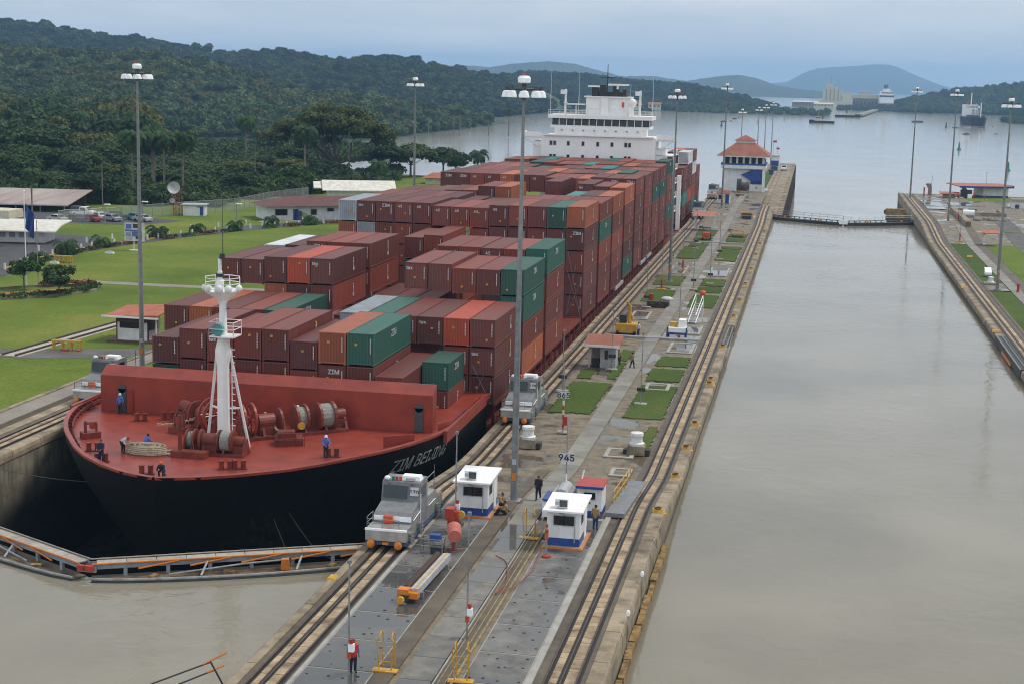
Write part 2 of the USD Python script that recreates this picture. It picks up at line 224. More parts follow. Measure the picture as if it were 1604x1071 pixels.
# centre wall: body, faces, and the long strips of its surface
cw = thing('lock_wall', None, None, kind='structure'); pm('yellow_worn', (.3, .225, .1), .8, (.16, .13, .08), 3.0, (.35, .6))
ribbon(XL, -14.0, 20, 455, -.25, 0, mb=(m := MB()), zb=-11.2); ribbon(-14.0, XR-.62, 20, 388, -.25, 0, mb=m, zb=-11.2)
ob(cw, 'wall_core', m, L['wall_deep'])
ob(cw, 'wall_front', ribbon(XR-.6, XR, 199, 388, -.04, 0, mb=ribbon(XR-.6, XR, 20, 182.6, -.04, 0, zb=-11.2), zb=-11.2), L['wall_face'])
def coping(x0, x1, y0, y1, out, name, zf=zc, par=cw):
    """rounded concrete edge blocks, some 4.6 m each, a little uneven"""
    y = y0
    while y < y1-1:
        ln = min(4.6, y1-y); n = 5; v = []; j = rng.uniform(-.025, .025, 2)
        prof = [(x0, -.3), (x0, 0.0), (x1-out*.38, 0.0), (x1-out*.12, -.1), (x1, -.36), (x1, -.75), (x0, -.75)]
        ys = [y+.03]+[q for q in ysamp(y, y+ln, zf)[1:-1]]+[y+ln-.03]; k = len(prof)
        for yy in ys: v += [[px+(j[0] if abs(px-x1) < .5 else 0), yy, zf(yy)+pz+.02+j[1]*.5] for px, pz in prof]
        f = [[i*k+a, i*k+(a+1) % k, (i+1)*k+(a+1) % k, (i+1)*k+a] for i in range(len(ys)-1) for a in range(k)]
        mb = MB().add(v, f)
        mb.add([v[0+a] for a in range(k)], [[0, a, a+1] for a in range(1, k-1)]).add([v[-k+a] for a in range(k)], [[0, a+1, a] for a in range(1, k-1)])
        ob(par, name, mb, L['concrete_old']); y += ln
coping(-9.75, XR+.08, 20, 182.5, .5, 'coping_block'); coping(-9.75, XR+.08, 199.2, 388, .5, 'coping_block'); coping(-26.55, XL-.06, 20, 440, -.5, 'coping_block')
def track(xa, xs, xb, x0, x1, y0, y1, ys, zf=zc, par=cw, far=True):
    """two rails with a toothed rack slot between them, set in concrete slabs"""
    ob(par, 'track_bed', ribbon(x0, x1, y0, y1, -.06, .3, zf), L['concrete_brown'])
    for x in (xa, xb):
        ob(par, 'rail', ribbon(x-.05, x+.05, y0, y1, .05, .16, zf), L['rail_steel']); ob(par, 'rail_gutter', ribbon(x+.06, x+.2, y0, y1, -.052, .05, zf), L['slot_black'])
    ob(par, 'rack_slot', ribbon(xs-.17, xs+.17, y0, y1, -.045, .05, zf), L['slot_black']); ob(par, 'rack', ribbon(xs-.05, xs+.05, y0, y1, .01, .1, zf), L['rail_steel'])
    ya = max(y0, 60.0)
    while ya < ys:
        ln = (.85 if ya < 98 else 1.75)+rng.uniform(-.1, .12)
        for a, b in ((xa+.22, xs-.19), (xs+.19, xb-.06)):
            h = rng.uniform(-.012, .012); ob(par, 'track_slab', ribbon(a, b, ya+.02, ya+ln-.02, -.005+h, .12, zf), L['concrete_bed'])
        ya += ln
    for a, b in ((xa+.22, xs-.19), (xs+.19, xb-.06)): ob(par, 'slab_row', ribbon(a, b, ya, y1, -.005, .12, zf), L['concrete_bed'])
track(-26.12, -25.38, -24.6, -26.6, -24.15, 20, 440, 140); track(-11.8, -11.0, -10.22, -12.35, -9.72, 20, 388, 140)
ob(cw, 'apron', ribbon(-24.16, -12.3, 20, 455, -.07, .2), L['wet_brown'])
# near part: wet pads of square panels with lighter joints and rows of dark lifting holes
for x0, x1, y1 in ((-24.0, -20.4, 104.5), (-15.9, -12.75, 101.5)):
    ob(cw, 'pad_base', ribbon(x0, x1, 56, y1, -.012, .06), L['kerb_light'])
    y = 58.0
    while y < y1-2:
        ln = min(4.3, y1-y-.2); hl = MB(); ob(cw, 'panel', ribbon(x0+.07, x1-.07, y+.07, y+ln-.07, .012+rng.uniform(-.004, .004), .05), L['wet_pad'])
        for i in range(4):
            for k in range(3):
                if rng.random() < .6: r_ = rng.uniform(.06, .11); hl.lathe([(0, zc(y)+.021), (r_, zc(y)+.021), (r_, zc(y)-.02)], (x0+.5+i*(x1-x0-1)/3+rng.uniform(-.3, .3), y+.7+k*1.4+rng.uniform(-.4, .4), 0), 7)
        ob(cw, 'panel_hole', hl, L['slot_black']); y += ln
ob(cw, 'kerb', ribbon(-24.22, -24.0, 20, 108, .03, .2), L['kerb_light']); ob(cw, 'kerb', ribbon(-12.72, -12.36, 20, 104, .04, .2), L['kerb_light'])
y = 58.0
while y < 428:                                          # the walkway, slab by slab
    ln = 3.1; ob(cw, 'walk_slab', ribbon(-18.95, -17.25, y+.02, y+ln-.02, .075+rng.uniform(-.006, .006), .2), L['wet_walk' if y < 97 else 'walk']); y += ln
    if y > 330: ob(cw, 'walk_slab', ribbon(-18.95, -17.25, y+.02, 428, .075, .2), L['walk']); break
ob(cw, 'walk_edge', ribbon(-20.35, -19.35, 20, 118, .02, .1), L['concrete_brown'])
ob(cw, 'cable_trench', ribbon(-17.1, -16.3, 20, 100, -.03, .1), L['concrete_brown']); ob(cw, 'trench_edge', ribbon(-17.2, -17.12, 20, 100, .03, .12), L['kerb_light']); ob(cw, 'trench_edge', ribbon(-16.32, -16.2, 20, 100, .05, .12), L['yellow_worn'])
for x in (-16.95, -16.6): ob(cw, 'cable', ribbon(x-.03, x+.03, 56, 98, .0, .07), L['yellow_worn'])
def ragged(x0, x1, a, b, z):
    P = [(x, a) for x in np.arange(x0, x1, .35)]+[(x1, y) for y in np.arange(a, b, .35)]+[(x, b) for x in np.arange(x1, x0, -.35)]+[(x0, y) for y in np.arange(b, a, -.35)]
    P = [(x+rng.normal()*.09, y+rng.normal()*.13) for x, y in P]; return MB().prism(Polygon(P).buffer(0).exterior.coords if Polygon(P).buffer(0).geom_type == 'Polygon' else [(x0, a), (x1, a), (x1, b), (x0, b)], z-.12, z)
GR = [(-23.4, -19.35, 140.2, 155.6), (-23.3, -21.9, 157.5, 162.5), (-20.2, -19.3, 158, 168), (-20.6, -19.3, 169, 176), (-23.2, -19.3, 217, 230), (-23.4, -19.3, 236, 248), (-23.2, -19.3, 274.5, 294), (-22.6, -19.3, 296, 301), (-22.8, -19.3, 305.5, 314), (-23, -19.3, 317.5, 330),
      (-16.1, -12.5, 139.6, 155.8), (-13.4, -12.5, 127.5, 136.5), (-16.1, -12.5, 158.4, 165.5), (-15.9, -12.5, 167.2, 173.2), (-16.2, -12.6, 213.5, 226.5), (-16.2, -12.6, 229.5, 236), (-16.1, -12.6, 237.5, 246), (-16.2, -12.6, 273, 291.5), (-16.2, -12.6, 293, 297.5), (-16.2, -12.6, 307, 315), (-16.2, -12.6, 317, 323)]
for x0, x1, a, b in GR: ob(cw, 'grass_square', ragged(x0, x1, a, b, zc((a+b)/2)+.035), L['grass_green'])
for y in (185.0, 303.0): top('pipe', MB().cyl((-24, y, zc(y)+.14), (-12.4, y, zc(y)+.14), .14, n=8), L['light_grey'], 'pale grey pipe lying straight across the centre wall by the %s' % ('blue and white cart' if y < 200 else 'orange tractor'), 'pipe')
for x0, x1, a, b in ((-15.9, -13.4, 124.0, 127.2), (-14.6, -12.9, 117.5, 120), (-15.7, -13.2, 153.5, 157), (-15.6, -12.6, 176, 183), (-15.5, -12.7, 190, 197), (-22.9, -20.4, 200, 207), (-22.6, -19.8, 251, 262), (-16, -12.8, 250, 262)):
    p = thing('access_hatch', 'concrete framed flush hatch ' + {124: 'left of the right bollard', 117.5: 'above the sign 945', 153.5: 'at the upper end of the right lawn', 176: 'right of the walkway before the blue cart', 190: 'behind the blue and white cart', 200: 'beyond the mobile crane', 251: 'beside the second lamp mast', 250: 'with wet covers right of the walkway'}[a], 'hatch', (0, 0, zc(a)), group='flush hatches in the centre wall')
    mb = MB().b2(x0, x1, a, a+.35, -.04, .06).b2(x0, x1, b-.35, b, -.04, .06).b2(x0, x0+.35, a+.35, b-.35, -.04, .06).b2(x1-.35, x1, a+.35, b-.35, -.04, .06); ob(p, 'hatch_frame', mb, L['kerb_light'])
    ob(p, 'hatch_cover', MB().b2(x0+.35, x1-.35, a+.35, b-.35, -.05, .02), L['wet_pad'] if a > 170 else L['wet_brown'])
# far lower approach wall of the centre wall with its timber fender slats
aw = thing('approach_wall', None, None, kind='structure')
def za(y): return -1.0
ob(aw, 'wall_core', ribbon(-14.2, -6.9, 388, 652, -.02, 0, za, zb=-11.2), L['wall_lake']); ob(aw, 'wall_core', ribbon(-27.2, -14.2, 455, 652, -.6, 0, za, zb=-11.2), L['wall_lake'])
ob(aw, 'road_strip', ribbon(-13.9, -8.2, 388, 650, .05, .1, za), L['concrete_old']); ob(aw, 'grass_strip', ribbon(-16.6, -14.4, 455, 640, .02, .5, za), L['grass_green']); ob(aw, 'rail', ribbon(-12.9, -12.8, 388, 640, .12, .1, za), L['rail_steel']); ob(aw, 'rail', ribbon(-11.4, -11.3, 388, 640, .12, .1, za), L['rail_steel'])
for i, y in enumerate(np.arange(392, 640, 5.5)): ob(aw, 'fender_slat', MB().b2(-6.92, -6.6, y, y+1.6, -10.6, -1.3), L['brown_dark']); ob(aw, 'coping_block', MB().b2(-8.1, -6.85, y+1.0, y+5.3, -1.3, -.9), L['concrete_old'])
# timber fender along the near waterline
fd = thing('timber_fender', 'long yellow brown timber rubbing strip along the near right waterline', 'fender', (XR+.3, 0, -.72))
for y in np.arange(58, 100, 2.8): ob(fd, 'timber', MB().box((rng.uniform(-.05, .05), y+1.38, rng.uniform(-.1, .06)), (.3+.12*rng.random(), 2.6, .36+.14*rng.random()), rz=rng.uniform(-.03, .03)), L['timber'])
# east wall
ew = thing('east_wall', None, None, kind='structure')
ob(ew, 'wall_core', ribbon(XB+.05, XB+30, 60, 455, -.25, 0, ze, zb=-11.2), L['wall_face']); ob(ew, 'wall_front', ribbon(XB, XB+.6, 60, 455, -.04, 0, ze, zb=-11.2), L['wall_face'])
coping(XB+.85, XB-.08, 120, 455, -.5, 'coping_block', ze, ew); track(26.0, 26.75, 27.5, XB+.84, 28.3, 100, 452, 100, ze, ew)
ob(ew, 'kerb', ribbon(28.3, 28.7, 100, 452, .0, .2, ze), L['concrete_brown'])
ob(ew, 'apron', ribbon(28.6, 60, 320, 455, -.05, .2, ze), L['wet_brown'])
ob(ew, 'ramp_wall', ribbon(33.9, 35.2, 352, 392, 1.1, 2, ze), L['concrete_old'])
for a in np.arange(190, 352, 3.1): ob(ew, 'walk_slab', ribbon(32.0, 33.7, a+.02, a+3.08, .05, .2, ze), L['walk'])
ob(ew, 'grass_square', ribbon(28.7, 31.9, 262, 326, -.02, .2, ze), L['grass_green']); ob(ew, 'grass_square', ribbon(28.7, 31.9, 180, 250, -.02, .2, ze), L['grass_green']); ob(ew, 'hatch_slab', ribbon(28.7, 31.8, 251, 261, .02, .2, ze), L['wet_brown'])
ob(ew, 'soil_edge', ribbon(33.8, 35.6, 190, 352, -.03, .2, ze), L['concrete_brown'])
top('ground', sheet([(35.6, 150), (200, 150), (200, 335), (35.6, 335)], -.3).tm(trimesh.creation.box((164.4, 185, 10.6)), None, (117.8, 242.5, -5.7)), L['grass'], kind='structure')
top('ground', sheet([(60, 335), (200, 335), (200, 452), (60, 452)], .3).tm(trimesh.creation.box((140, 117, 11)), None, (130, 393.5, -5.4)), L['grass'], kind='structure')
top('grass', MB().add([[42, 345, ze(345)+.1], [60, 345, .33], [60, 452, 1.48], [42, 452, 1.48]], [[0, 1, 2, 3]]), L['grass'], 'mown grass behind the right hand lock wall', 'grass', kind='stuff')
top('path', ribbon(41.6, 45.5, 150, 390, .03, .1, lambda y: ze(y)+.004*(y > 335)), L['paving_grey'], kind='structure')
# west bank
gw = [(-63.2, 20), (-63.2, 300), (-64, 452), (-100, 462), (-150, 474), (-220, 515), (-300, 560), (-340, 700), (-400, 850), (-480, 930), (-480, 20)]
m = trimesh.creation.extrude_polygon(Polygon(gw), 11.6, engine='earcut'); top('ground', MB().tm(m, None, (0, 0, -11.1)), L['grass'], kind='structure')
ww = thing('west_wall', None, None, kind='structure')
ob(ww, 'wall_core', MB().b2(-63.3, XS, 20, 452, -11.2, .68), L['wall_deep']); coping(XS-.8, XS+.08, 40, 330, .5, 'coping_block', zw, ww)
track(-64.3, -63.55, -62.75, -65.0, -62.28, 60, 452, 60, zw, ww)
ob(ww, 'retaining_edge', ribbon(-66.0, -65.0, 60, 452, .0, .5, zw), L['concrete_old'])
top('path', ribbon(-69.8, -67.6, 60, 300, .0, .25, lambda y: .62), L['path_tan'], kind='structure'); top('path', ribbon(-70.3, -69.8, 60, 300, .0, .3, lambda y: .72), L['concrete_old'], kind='structure')
top('path', sheet([(-106, 203), (-82, 203.6), (-66.5, 204), (-66.5, 206.3), (-82, 206), (-106, 205.6)], .52), L['path_tan'], kind='structure')
top('path', sheet([(-89, 146), (-80, 147.5), (-72, 150), (-69.9, 154), (-69.9, 159), (-74, 155.5), (-82, 152.5), (-90, 150.5)], .52), L['paving_grey'], kind='structure')
top('soil', sheet([(-69.9, 116), (-66.0, 116), (-66.0, 134), (-68.5, 128)], .53), L['soil'], kind='structure')
# disused siding: two rails on white ballast
sd = thing('siding', 'short disused pair of dark rails on white ballast across the lawn', 'rails', (-83.4, 147.8, .5), math.atan2(1.8, 24)*-1)
ob(sd, 'ballast', MB().b2(-1.3, 1.3, 0, 25, 0, .06), L['gravel_white']); ob(sd, 'rail', MB().b2(-.9, -.72, 0, 25, .06, .26), L['rail_steel']); ob(sd, 'rail', MB().b2(.72, .9, 0, 25, .06, .26), L['rail_steel'])
# access road with its car park
road = [(-118.6, 205), (-121.5, 224), (-122.6, 236), (-121, 250), (-116.5, 270), (-110.5, 288), (-104.5, 300), (-96, 315), (-86, 330), (-83, 326), (-93, 309), (-100, 296), (-106, 283), (-111.8, 266), (-116.2, 248), (-118, 236), (-117, 224), (-114, 205)]
road = [(x-2.2, y) for x, y in road]
top('road', sheet(road, .53), L['asphalt'], kind='structure'); top('road', sheet([(-116.2, 203), (-170, 203), (-170, 262), (-128, 262), (-122.5, 252), (-124.6, 236), (-123.6, 224)], .526), L['asphalt'], kind='structure')
top('road', sheet([(-158, 281), (-131, 284), (-127, 296), (-152, 304), (-172, 300)], .53), L['asphalt'], kind='structure')
top('path', sheet([(-112, 300), (-94, 316), (-97, 320), (-113, 304.5)], .534), L['path_tan'], kind='structure')
# ---------------------------------------------------------------- hills (built, bumpy with tree crowns)
def hill(name, crest, y0, depth, back, base, bump, cell, mat, seed, nv=40, nu=None, low=0, k=1.0):
    """crest: (x, z) along the ridge at depth y0; foot `depth` metres nearer; canopy bumps of about `cell` metres."""
    xs = np.array([c[0] for c in crest], float); zs = np.array([c[1] for c in crest], float)-low; xs, zs, y0, depth, back = xs*k, 31+(zs-31)*k, y0*k, depth*k, back*k
    nu = nu or int((xs[-1]-xs[0])/cell*1.6); X = np.linspace(xs[0], xs[-1], nu); Zc = np.interp(X, xs, zs)
    kk = np.hanning(9); kk /= kk.sum(); Zc = np.convolve(np.pad(Zc, 4, 'edge'), kk, 'valid')
    t = np.concatenate([np.linspace(0, 1, nv), 1+np.linspace(.08, 1, 8)])
    v = np.zeros((len(t), nu, 3))
    for i, tt in enumerate(t):
        yy = y0-depth*(1-tt) if tt <= 1 else y0+back*(tt-1); s = sm(tt)**.8 if tt <= 1 else 1-sm(tt-1)
        wob = depth*.18*(meshkit.fbm(np.stack([X/cell/22, np.full(nu, seed), np.zeros(nu)], 1), 3, seed)-.5)*(1-tt if tt < 1 else 0)
        v[i, :, 0] = X; v[i, :, 1] = yy+wob; v[i, :, 2] = base+(Zc-base)*s
    P = v.reshape(-1, 3); g = meshkit.fbm(P*[1/cell/7, 1/cell/7, 1/cell/4], 3, seed)-.5
    h = 1-np.abs(2*meshkit.noise(P*[1/cell, .35/cell, 1.0/cell], seed+3)-1); h2 = 1-np.abs(2*meshkit.noise(P*[2.1/cell, .8/cell, 2.1/cell], seed+5)-1)
    w = np.clip((P[:, 2]-base)/(2*bump), .25, 1)
    P[:, 2] += w*(bump*(1.2*h+.7*h2-.9)+(np.repeat(np.ones(len(t)), nu))*g*bump*2.5); P[:, 2] = np.maximum(P[:, 2], base)
    a = np.arange(len(t)*nu).reshape(len(t), nu); f = np.stack([a[:-1, :-1], a[:-1, 1:], a[1:, 1:], a[1:, :-1]], -1).reshape(-1, 4)
    return top(name, MB().add(P, f), mat, kind='structure', smooth=False), P.reshape(len(t), nu, 3)
L2c = [(-1500, 96), (-1184, 90), (-1123, 91), (-1068, 88), (-1002, 80), (-942, 69), (-893, 69), (-861, 65), (-818, 52), (-781, 50), (-742, 54), (-691, 56), (-660, 53), (-629, 42), (-605, 46), (-552, 53), (-517, 48), (-491, 40), (-430, 33), (-380, 20), (-340, -5)]
_, H2 = hill('hills', L2c, 2000, 620, 500, -10.6, 5, 13, L['canopy_near'], 11, 60, None, 6)
L1c = [(-700, 48), (-560, 44), (-507, 40), (-498, 38), (-477, 33), (-462, 29), (-464+6, 25), (-452, 22), (-440, 18), (-420, 15), (-390, 15), (-360, 14), (-320, 10), (-290, 2), (-268, -8)]
_, H1 = hill('hills', [(x, z-9) for x, z in L1c], 1210, 330, 300, -10.6, 4, 11, L['canopy_near'], 21, 40)
_, H3 = hill('hills', [(-800, 20), (-651, 33), (-582, 31), (-551, 38), (-484, 43), (-388, 41), (-350, 35), (-311, 30), (-251, 27), (-218, 29), (-184, 22), (-140, 12), (-96, 2), (-41, -5), (0, -10)], 2700, 420, 400, -10.6, 4, 13, L['canopy_near'], 31, 40, None, 9)
hill('hills', [(-1500, 30), (-1123, 45), (-1013, 60), (-928, 62), (-881, 56), (-800, 72), (-713, 80), (-661, 75), (-590, 59), (-518, 42), (-462, 46), (-386, 38), (-339, 32), (-271, 48), (-203, 56), (-152, 44), (-109, 29), (-40, 18), (60, 10)], 4200, 900, 700, -10.6, 6, 26, L['canopy_far'], 41, 36, k=7000/4200)
hill('hills', [(-700, 5), (-420, 8), (-259, 13), (-182, 37), (-125, 39), (-42, 91), (9, 105), (114, 113), (198, 120), (289, 122), (325, 107), (398, 76), (468, 47), (526, 33), (610, 9), (900, 0)], 6500, 1500, 900, -10.6, 8, 40, L['canopy_far'], 51, 36, k=14000/6500)
_, H5 = hill('hills', [(150, 0), (200, 14), (239, 20), (293, 28), (316, 33), (339, 34), (358, 38), (377, 43), (400, 46), (468, 56), (700, 70), (900, 60)], 3200, 520, 500, -10.6, 5, 20, L['canopy_near'], 61, 36, None, 9)
_, H6 = hill('hills', [(250, -9), (275, -6), (330, -2), (500, 6)], 2140, 60, 120, -10.6, 3, 10, L['canopy_near'], 71, 12)
_, H7 = hill('hills', [(-900, -4), (-460, -4), (-380, -3), (-250, -4), (-170, -5), (-60, -6), (20, -8)], 2300, 50, 300, -10.6, 2, 9, L['canopy_near'], 81, 12)
_, H8 = hill('hills', [(40, -9), (100, -6), (200, -5), (330, -4)], 2950, 140, 250, -10.6, 2, 12, L['canopy_near'], 91, 12)
# ---------------------------------------------------------------- haze
top('haze', MB().b2(-8000, 8000, -60, 17500, -12.4, 270), usdkit.material(stage, '/World/Looks/haze', {'v': ('principled_volume', {'color': (.38, .66, 1.0), 'density': 1.05e-4, 'anisotropy': .2})}, [], volume='v.volume'), kind='stuff')
# ---------------------------------------------------------------- the container ship
XC = -44.67; Xs0, PK = -28.13, 2.545
ship = thing('container_ship', 'huge black hulled container ship with red deck filling the left lock chamber', 'ship')
HB = [(98.4, 0.0), (98.7, 1.2), (99.5, 3.0), (101, 5.2), (103.3, 7.7), (106, 10.0), (110.6, 13.1), (113.2, 14.5), (116, 15.6), (118.7, 16.3), (122, 16.6), (140, 16.6)]
def hb(y): return float(np.interp(y, *zip(*HB)))
def hbw(y): return float(np.interp(y, [104.5, 107, 112, 120, 130, 142, 158], [0, .6, 2.6, 6.6, 11, 14.6, 16.6]))
def rim(y): return float(np.interp(y, [98.4, 104, 112, 119, 126, 134], [2.55, 2.4, 2.45, 2.5, 2.3, 2.2]))
def hull_side(s):
    st = [98.4, 98.7, 99.5, 101, 103.3, 106, 110.6, 113.2, 116, 118.7, 122, 126, 130, 134.0]
    fr = [0, .08, .2, .38, .58, .78, 1.0]; rows = []
    for i, y in enumerate(st):
        zt = rim(y); col = []
        for f in fr:
            z = zt+(-11.0-zt)*f; yy = y+6.1*(f**1.6)*(1 if y < 104.5 else max(0, 1-(y-104.5)/30))
            w = f**1.7; b = hb(y)*(1-w)+hbw(max(yy, 104.5))*w
            col.append([XC+s*b, yy, z])
        rows.append(col)
    for y in (134.02, 142, 150, 158, 250, 330, 378):
        zt = -1.25; b0 = 16.6; col = []
        for f in fr: z = zt+(-11.0-zt)*f; col.append([XC+s*(b0*(1-f)**.8+hbw(y)*(1-(1-f)**.8)), y, z])
        rows.append(col)
    n = len(fr); v = np.array(rows).reshape(-1, 3); f = []
    for i in range(len(rows)-1):
        for k in range(n-1):
            a = i*n+k; q = [a, a+1, a+n+1, a+n]; f.append(q if s > 0 else q[::-1])
    return v, np.array(f)
hm = MB().add(*hull_side(1)).add(*hull_side(-1)); hm.b2(XC-15, XC+15, 378, 391, -11, -1.25)
ob(ship, 'hull', hm, L['hull_black'], smooth=40)
# red rim on the bulwark, deck, inner bulwark with stiffeners
pl = [(XC+hb(y), y) for y, _ in HB[1:]]+[(XC+16.6, 137)]; out = [(XC-hb(y), y) for y, _ in HB[1:]][::-1]
deck = [(XC-16.4, 137)]+[(x+.45*(1 if x < XC else -1), y+.35) for x, y in out[:-1]+pl[1:-1]]+[(XC+16.4, 137)]
ob(ship, 'fore_deck', MB().prism(deck, 1.5, 1.9), L['deck_red'])
rm = MB(); ys = np.concatenate([np.linspace(98.42, 104, 14), np.linspace(104.5, 134, 24)])
for s in (-1, 1):
    v = []
    for y in ys:
        b = hb(y); z = rim(y); i = .34 if y > 100 else min(.34, b*.5)
        v += [[XC+s*(b+.03), y, z-.16], [XC+s*(b+.03), y, z+.03], [XC+s*max(b-i, 0), y+(.3 if y < 104 else .1), z+.03], [XC+s*max(b-i*.5, 0), y+.2, 1.85]]
    f = [[4*i+a, 4*i+a+1, 4*i+5+a, 4*i+4+a] for i in range(len(ys)-1) for a in range(3)]
    rm.add(v, np.array(f) if s < 0 else np.array(f)[:, ::-1])
ob(ship, 'bulwark_rim', rm, L['deck_red'])
bs = MB()
for s in (-1, 1):
    for y in np.arange(107, 134, 1.1):
        b = hb(y); ob(ship, 'bulwark_stiffener', MB().box((XC+s*(b-.45), y+.15, 2.12), (.7, .06, .5), top=(.35, 1)), L['machine_red'])
    for y0, y1, dz in ((110, 133, .25), (112, 130, .42)): ob(ship, 'bulwark_rail', MB().path([(XC+s*(hb(y)-.7), y+.2, 1.9+dz) for y in np.arange(y0, y1, 1.5)], .06), L['machine_red'])

for s in (1, -1): ob(ship, 'bulwark_wing', MB().prism([(XC+s*16.62, 118.5), (XC+s*16.62, 134), (XC+s*16.45, 134), (XC+s*16.3, 118.5)][::s], 1.6, 2.6), L['deck_red'])
ob(ship, 'bulwark_plate', MB().box((XC+13.6, 114.6, 2.45), (2.6, .12, .95), rz=.62), L['deck_red']); ob(ship, 'bulwark_plate', MB().box((XC+15.9, 120.2, 2.5), (1.6, .12, .9), rz=1.2), L['deck_red'])
# breakwater: tall plate with a sloping lighter top, door recesses and brackets behind
bw = MB(); x0, x1 = -59.3, -29.75
bw.xprof([(120.3, 1.85), (120.3, 5.05), (121.5, 5.75), (121.65, 5.75), (121.65, 1.85)], x0, x1); bwp = ob(ship, 'breakwater', bw, L['deck_red'])
for x in (-57.3, -30.9): ob(bwp, 'doorway', MB().box((x, 120.27, 2.95), (.75, .1, 2.0)).cyl((x, 120.22, 3.95), (x, 120.33, 3.95), .37, n=12), L['dark_grey'])
ob(bwp, 'door_leaf', MB().box((-56.5, 120.0, 2.9), (.5, .06, 1.9), rz=.5), L['deck_red'])
# hatch deck under the boxes, side passage with posts and rails
ob(ship, 'hatch_deck', MB().b2(XC-15.6, XC+15.6, 122, 330, -.2, .66), L['machine_red']); ob(ship, 'hatch_deck', MB().b2(XC-15.6, XC+15.6, 343, 391, -.2, .66), L['machine_red'])
ob(ship, 'side_deck', MB().b2(XC-16.55, XC+16.55, 137, 391, -1.6, -1.25), L['machine_red'])
bays = [123.8, 137.9, 152.0, 165.8, 179.8, 193.9, 208.0, 221.8, 236.1, 250.3, 264.4, 277.9, 291.3, 304.6, 344.0, 356.4, 368.9, 381.4]
for i, y in enumerate(bays[1:]):
    if i == 12: continue
    for k in range(4): ob(ship, 'deck_post', MB().b2(XC+16.17, XC+16.43, y+.4+k*3.75, y+.75+k*3.75, -1.25, .5), L['machine_red'])
    ob(ship, 'deck_beam', MB().b2(XC+16.05, XC+16.5, y+.2, y+12.2, .5, .74), L['machine_red'])
    rl = MB()
    for h in (.35, .7, 1.05): rl.cyl((XC+16.5, y, -1.25+h), (XC+16.5, y+13.6, -1.25+h), .025, n=4)
    for k in range(9): rl.cyl((XC+16.5, y+k*1.55, -1.25), (XC+16.5, y+k*1.55, -.15), .03, n=4)
    ob(ship, 'side_rail', rl, L['machine_red'])
# lashing frame and mooring deck in the open bay
ob(ship, 'lashing_frame', MB().b2(XC+12, XC+16.4, 192.7, 193.3, -1.2, .9).b2(XC+12, XC+16.4, 180, 180.5, -1.2, .9).b2(XC+12, XC+16.4, 180, 193, .7, .78), L['machine_red'])
lr = MB()
for b, zt in ((1, 4.5), (5, 9.4)):
    y = bays[b]-.12; xx = Xs0
    for z0, z1 in ((.9, zt), (.9, zt-2.6)): lr.cyl((xx-.35, y, z0), (xx-2.2, y-.02, z1), .025, n=4); lr.cyl((xx-2.2, y, z0), (xx-.35 if z1 < zt else xx-1.1, y-.02, z1*.8), .025, n=4)
ob(ship, 'lashing_rod', lr, L['galv'])
for y in (228.0, 262.0, 270): ob(ship, 'gangway', MB().box((XC+16.35, y+4, .15), (.45, 9.5, .5)), L['light_grey'])
# ---- bridge house
bh = thing('bridge_house', 'white ship superstructure with long row of wheelhouse windows above the boxes', 'superstructure')
W = L['ship_white']
ob(bh, 'house', MB().b2(-56.3, -32.2, 319, 331, -1, 19.55), W); ob(bh, 'upper_house', MB().b2(-53.6, -35.0, 319.3, 330, 19.55, 21.2), W)
ob(bh, 'house_step', MB().b2(-58.2, -56.3, 320, 329, 12, 18.2), W); ob(bh, 'house_step', MB().b2(-32.2, -30.6, 320, 329, 12, 17.2), W)
wg = MB().b2(-60.8, -28.4, 319.6, 326, 18.85, 19.15).b2(-60.8, -60.65, 319.6, 326, 19.15, 20.2).b2(-28.55, -28.4, 319.6, 326, 19.15, 20.2).b2(-60.65, -56.4, 319.5, 319.62, 19.15, 20.15).b2(-32.1, -28.5, 319.5, 319.62, 19.15, 20.15).b2(-55.8, -32.6, 318.5, 319.0, 19.55, 19.8)
wg.cyl((-60.5, 319.8, 19), (-57, 319.6, 17.2), .12, n=5).cyl((-28.6, 319.8, 19), (-31.4, 319.6, 17.2), .12, n=5); ob(bh, 'bridge_wing', wg, W)
ob(bh, 'wheelhouse', MB().b2(-54.6, -33.6, 319.8, 327, 21.2, 21.75).b2(-55.0, -33.2, 319.2, 328, 23.15, 23.9), W)
for i in range(13):
    a = -54.3+i*1.59; ob(bh, 'wheelhouse_window', MB().box((a+.79, 319.85, 22.45), (1.36, .08, 1.36), rx=-.1), L['window_tint' if i in (1, 10, 11) else 'window_dark']); ob(bh, 'mullion', MB().box((a+1.59, 319.82, 22.45), (.16, .14, 1.45), rx=-.1), W)
ob(bh, 'wheelhouse_core', MB().b2(-54.2, -34, 320.2, 326.6, 21.7, 23.2), L['dark_grey'])
for z in (18.0, 15.2, 12.6):
    for x in (-54.2, -53.4, -50.5, -47.4, -44.3, -41.3, -38.4, -37.6):
        w = ob(bh, 'window_frame', MB().b2(x-.32, x+.32, 318.93, 319.02, z-.48, z+.48), L['light_grey']); ob(bh, 'porthole_window', MB().b2(x-.24, x+.24, 318.9, 318.95, z-.4, z+.4), L['window_dark'])
for x in np.linspace(-52, -36, 8): ob(bh, 'deck_light', MB().ell((x, 319.0, 20.75), (.22, .2, .14), 1), L['mid_grey'])
mb = MB().b2(-47.4, -38.2, 321.5, 327, 23.9, 27.6).b2(-44.1, -42.6, 321.0, 321.5, 23.9, 27.5).b2(-47.8, -38.0, 321.2, 327.3, 27.6, 27.85).xprof([(320.9, 23.9), (321.5, 25.4), (321.5, 23.9)], -47, -38.6); ob(bh, 'radar_house', mb, W)
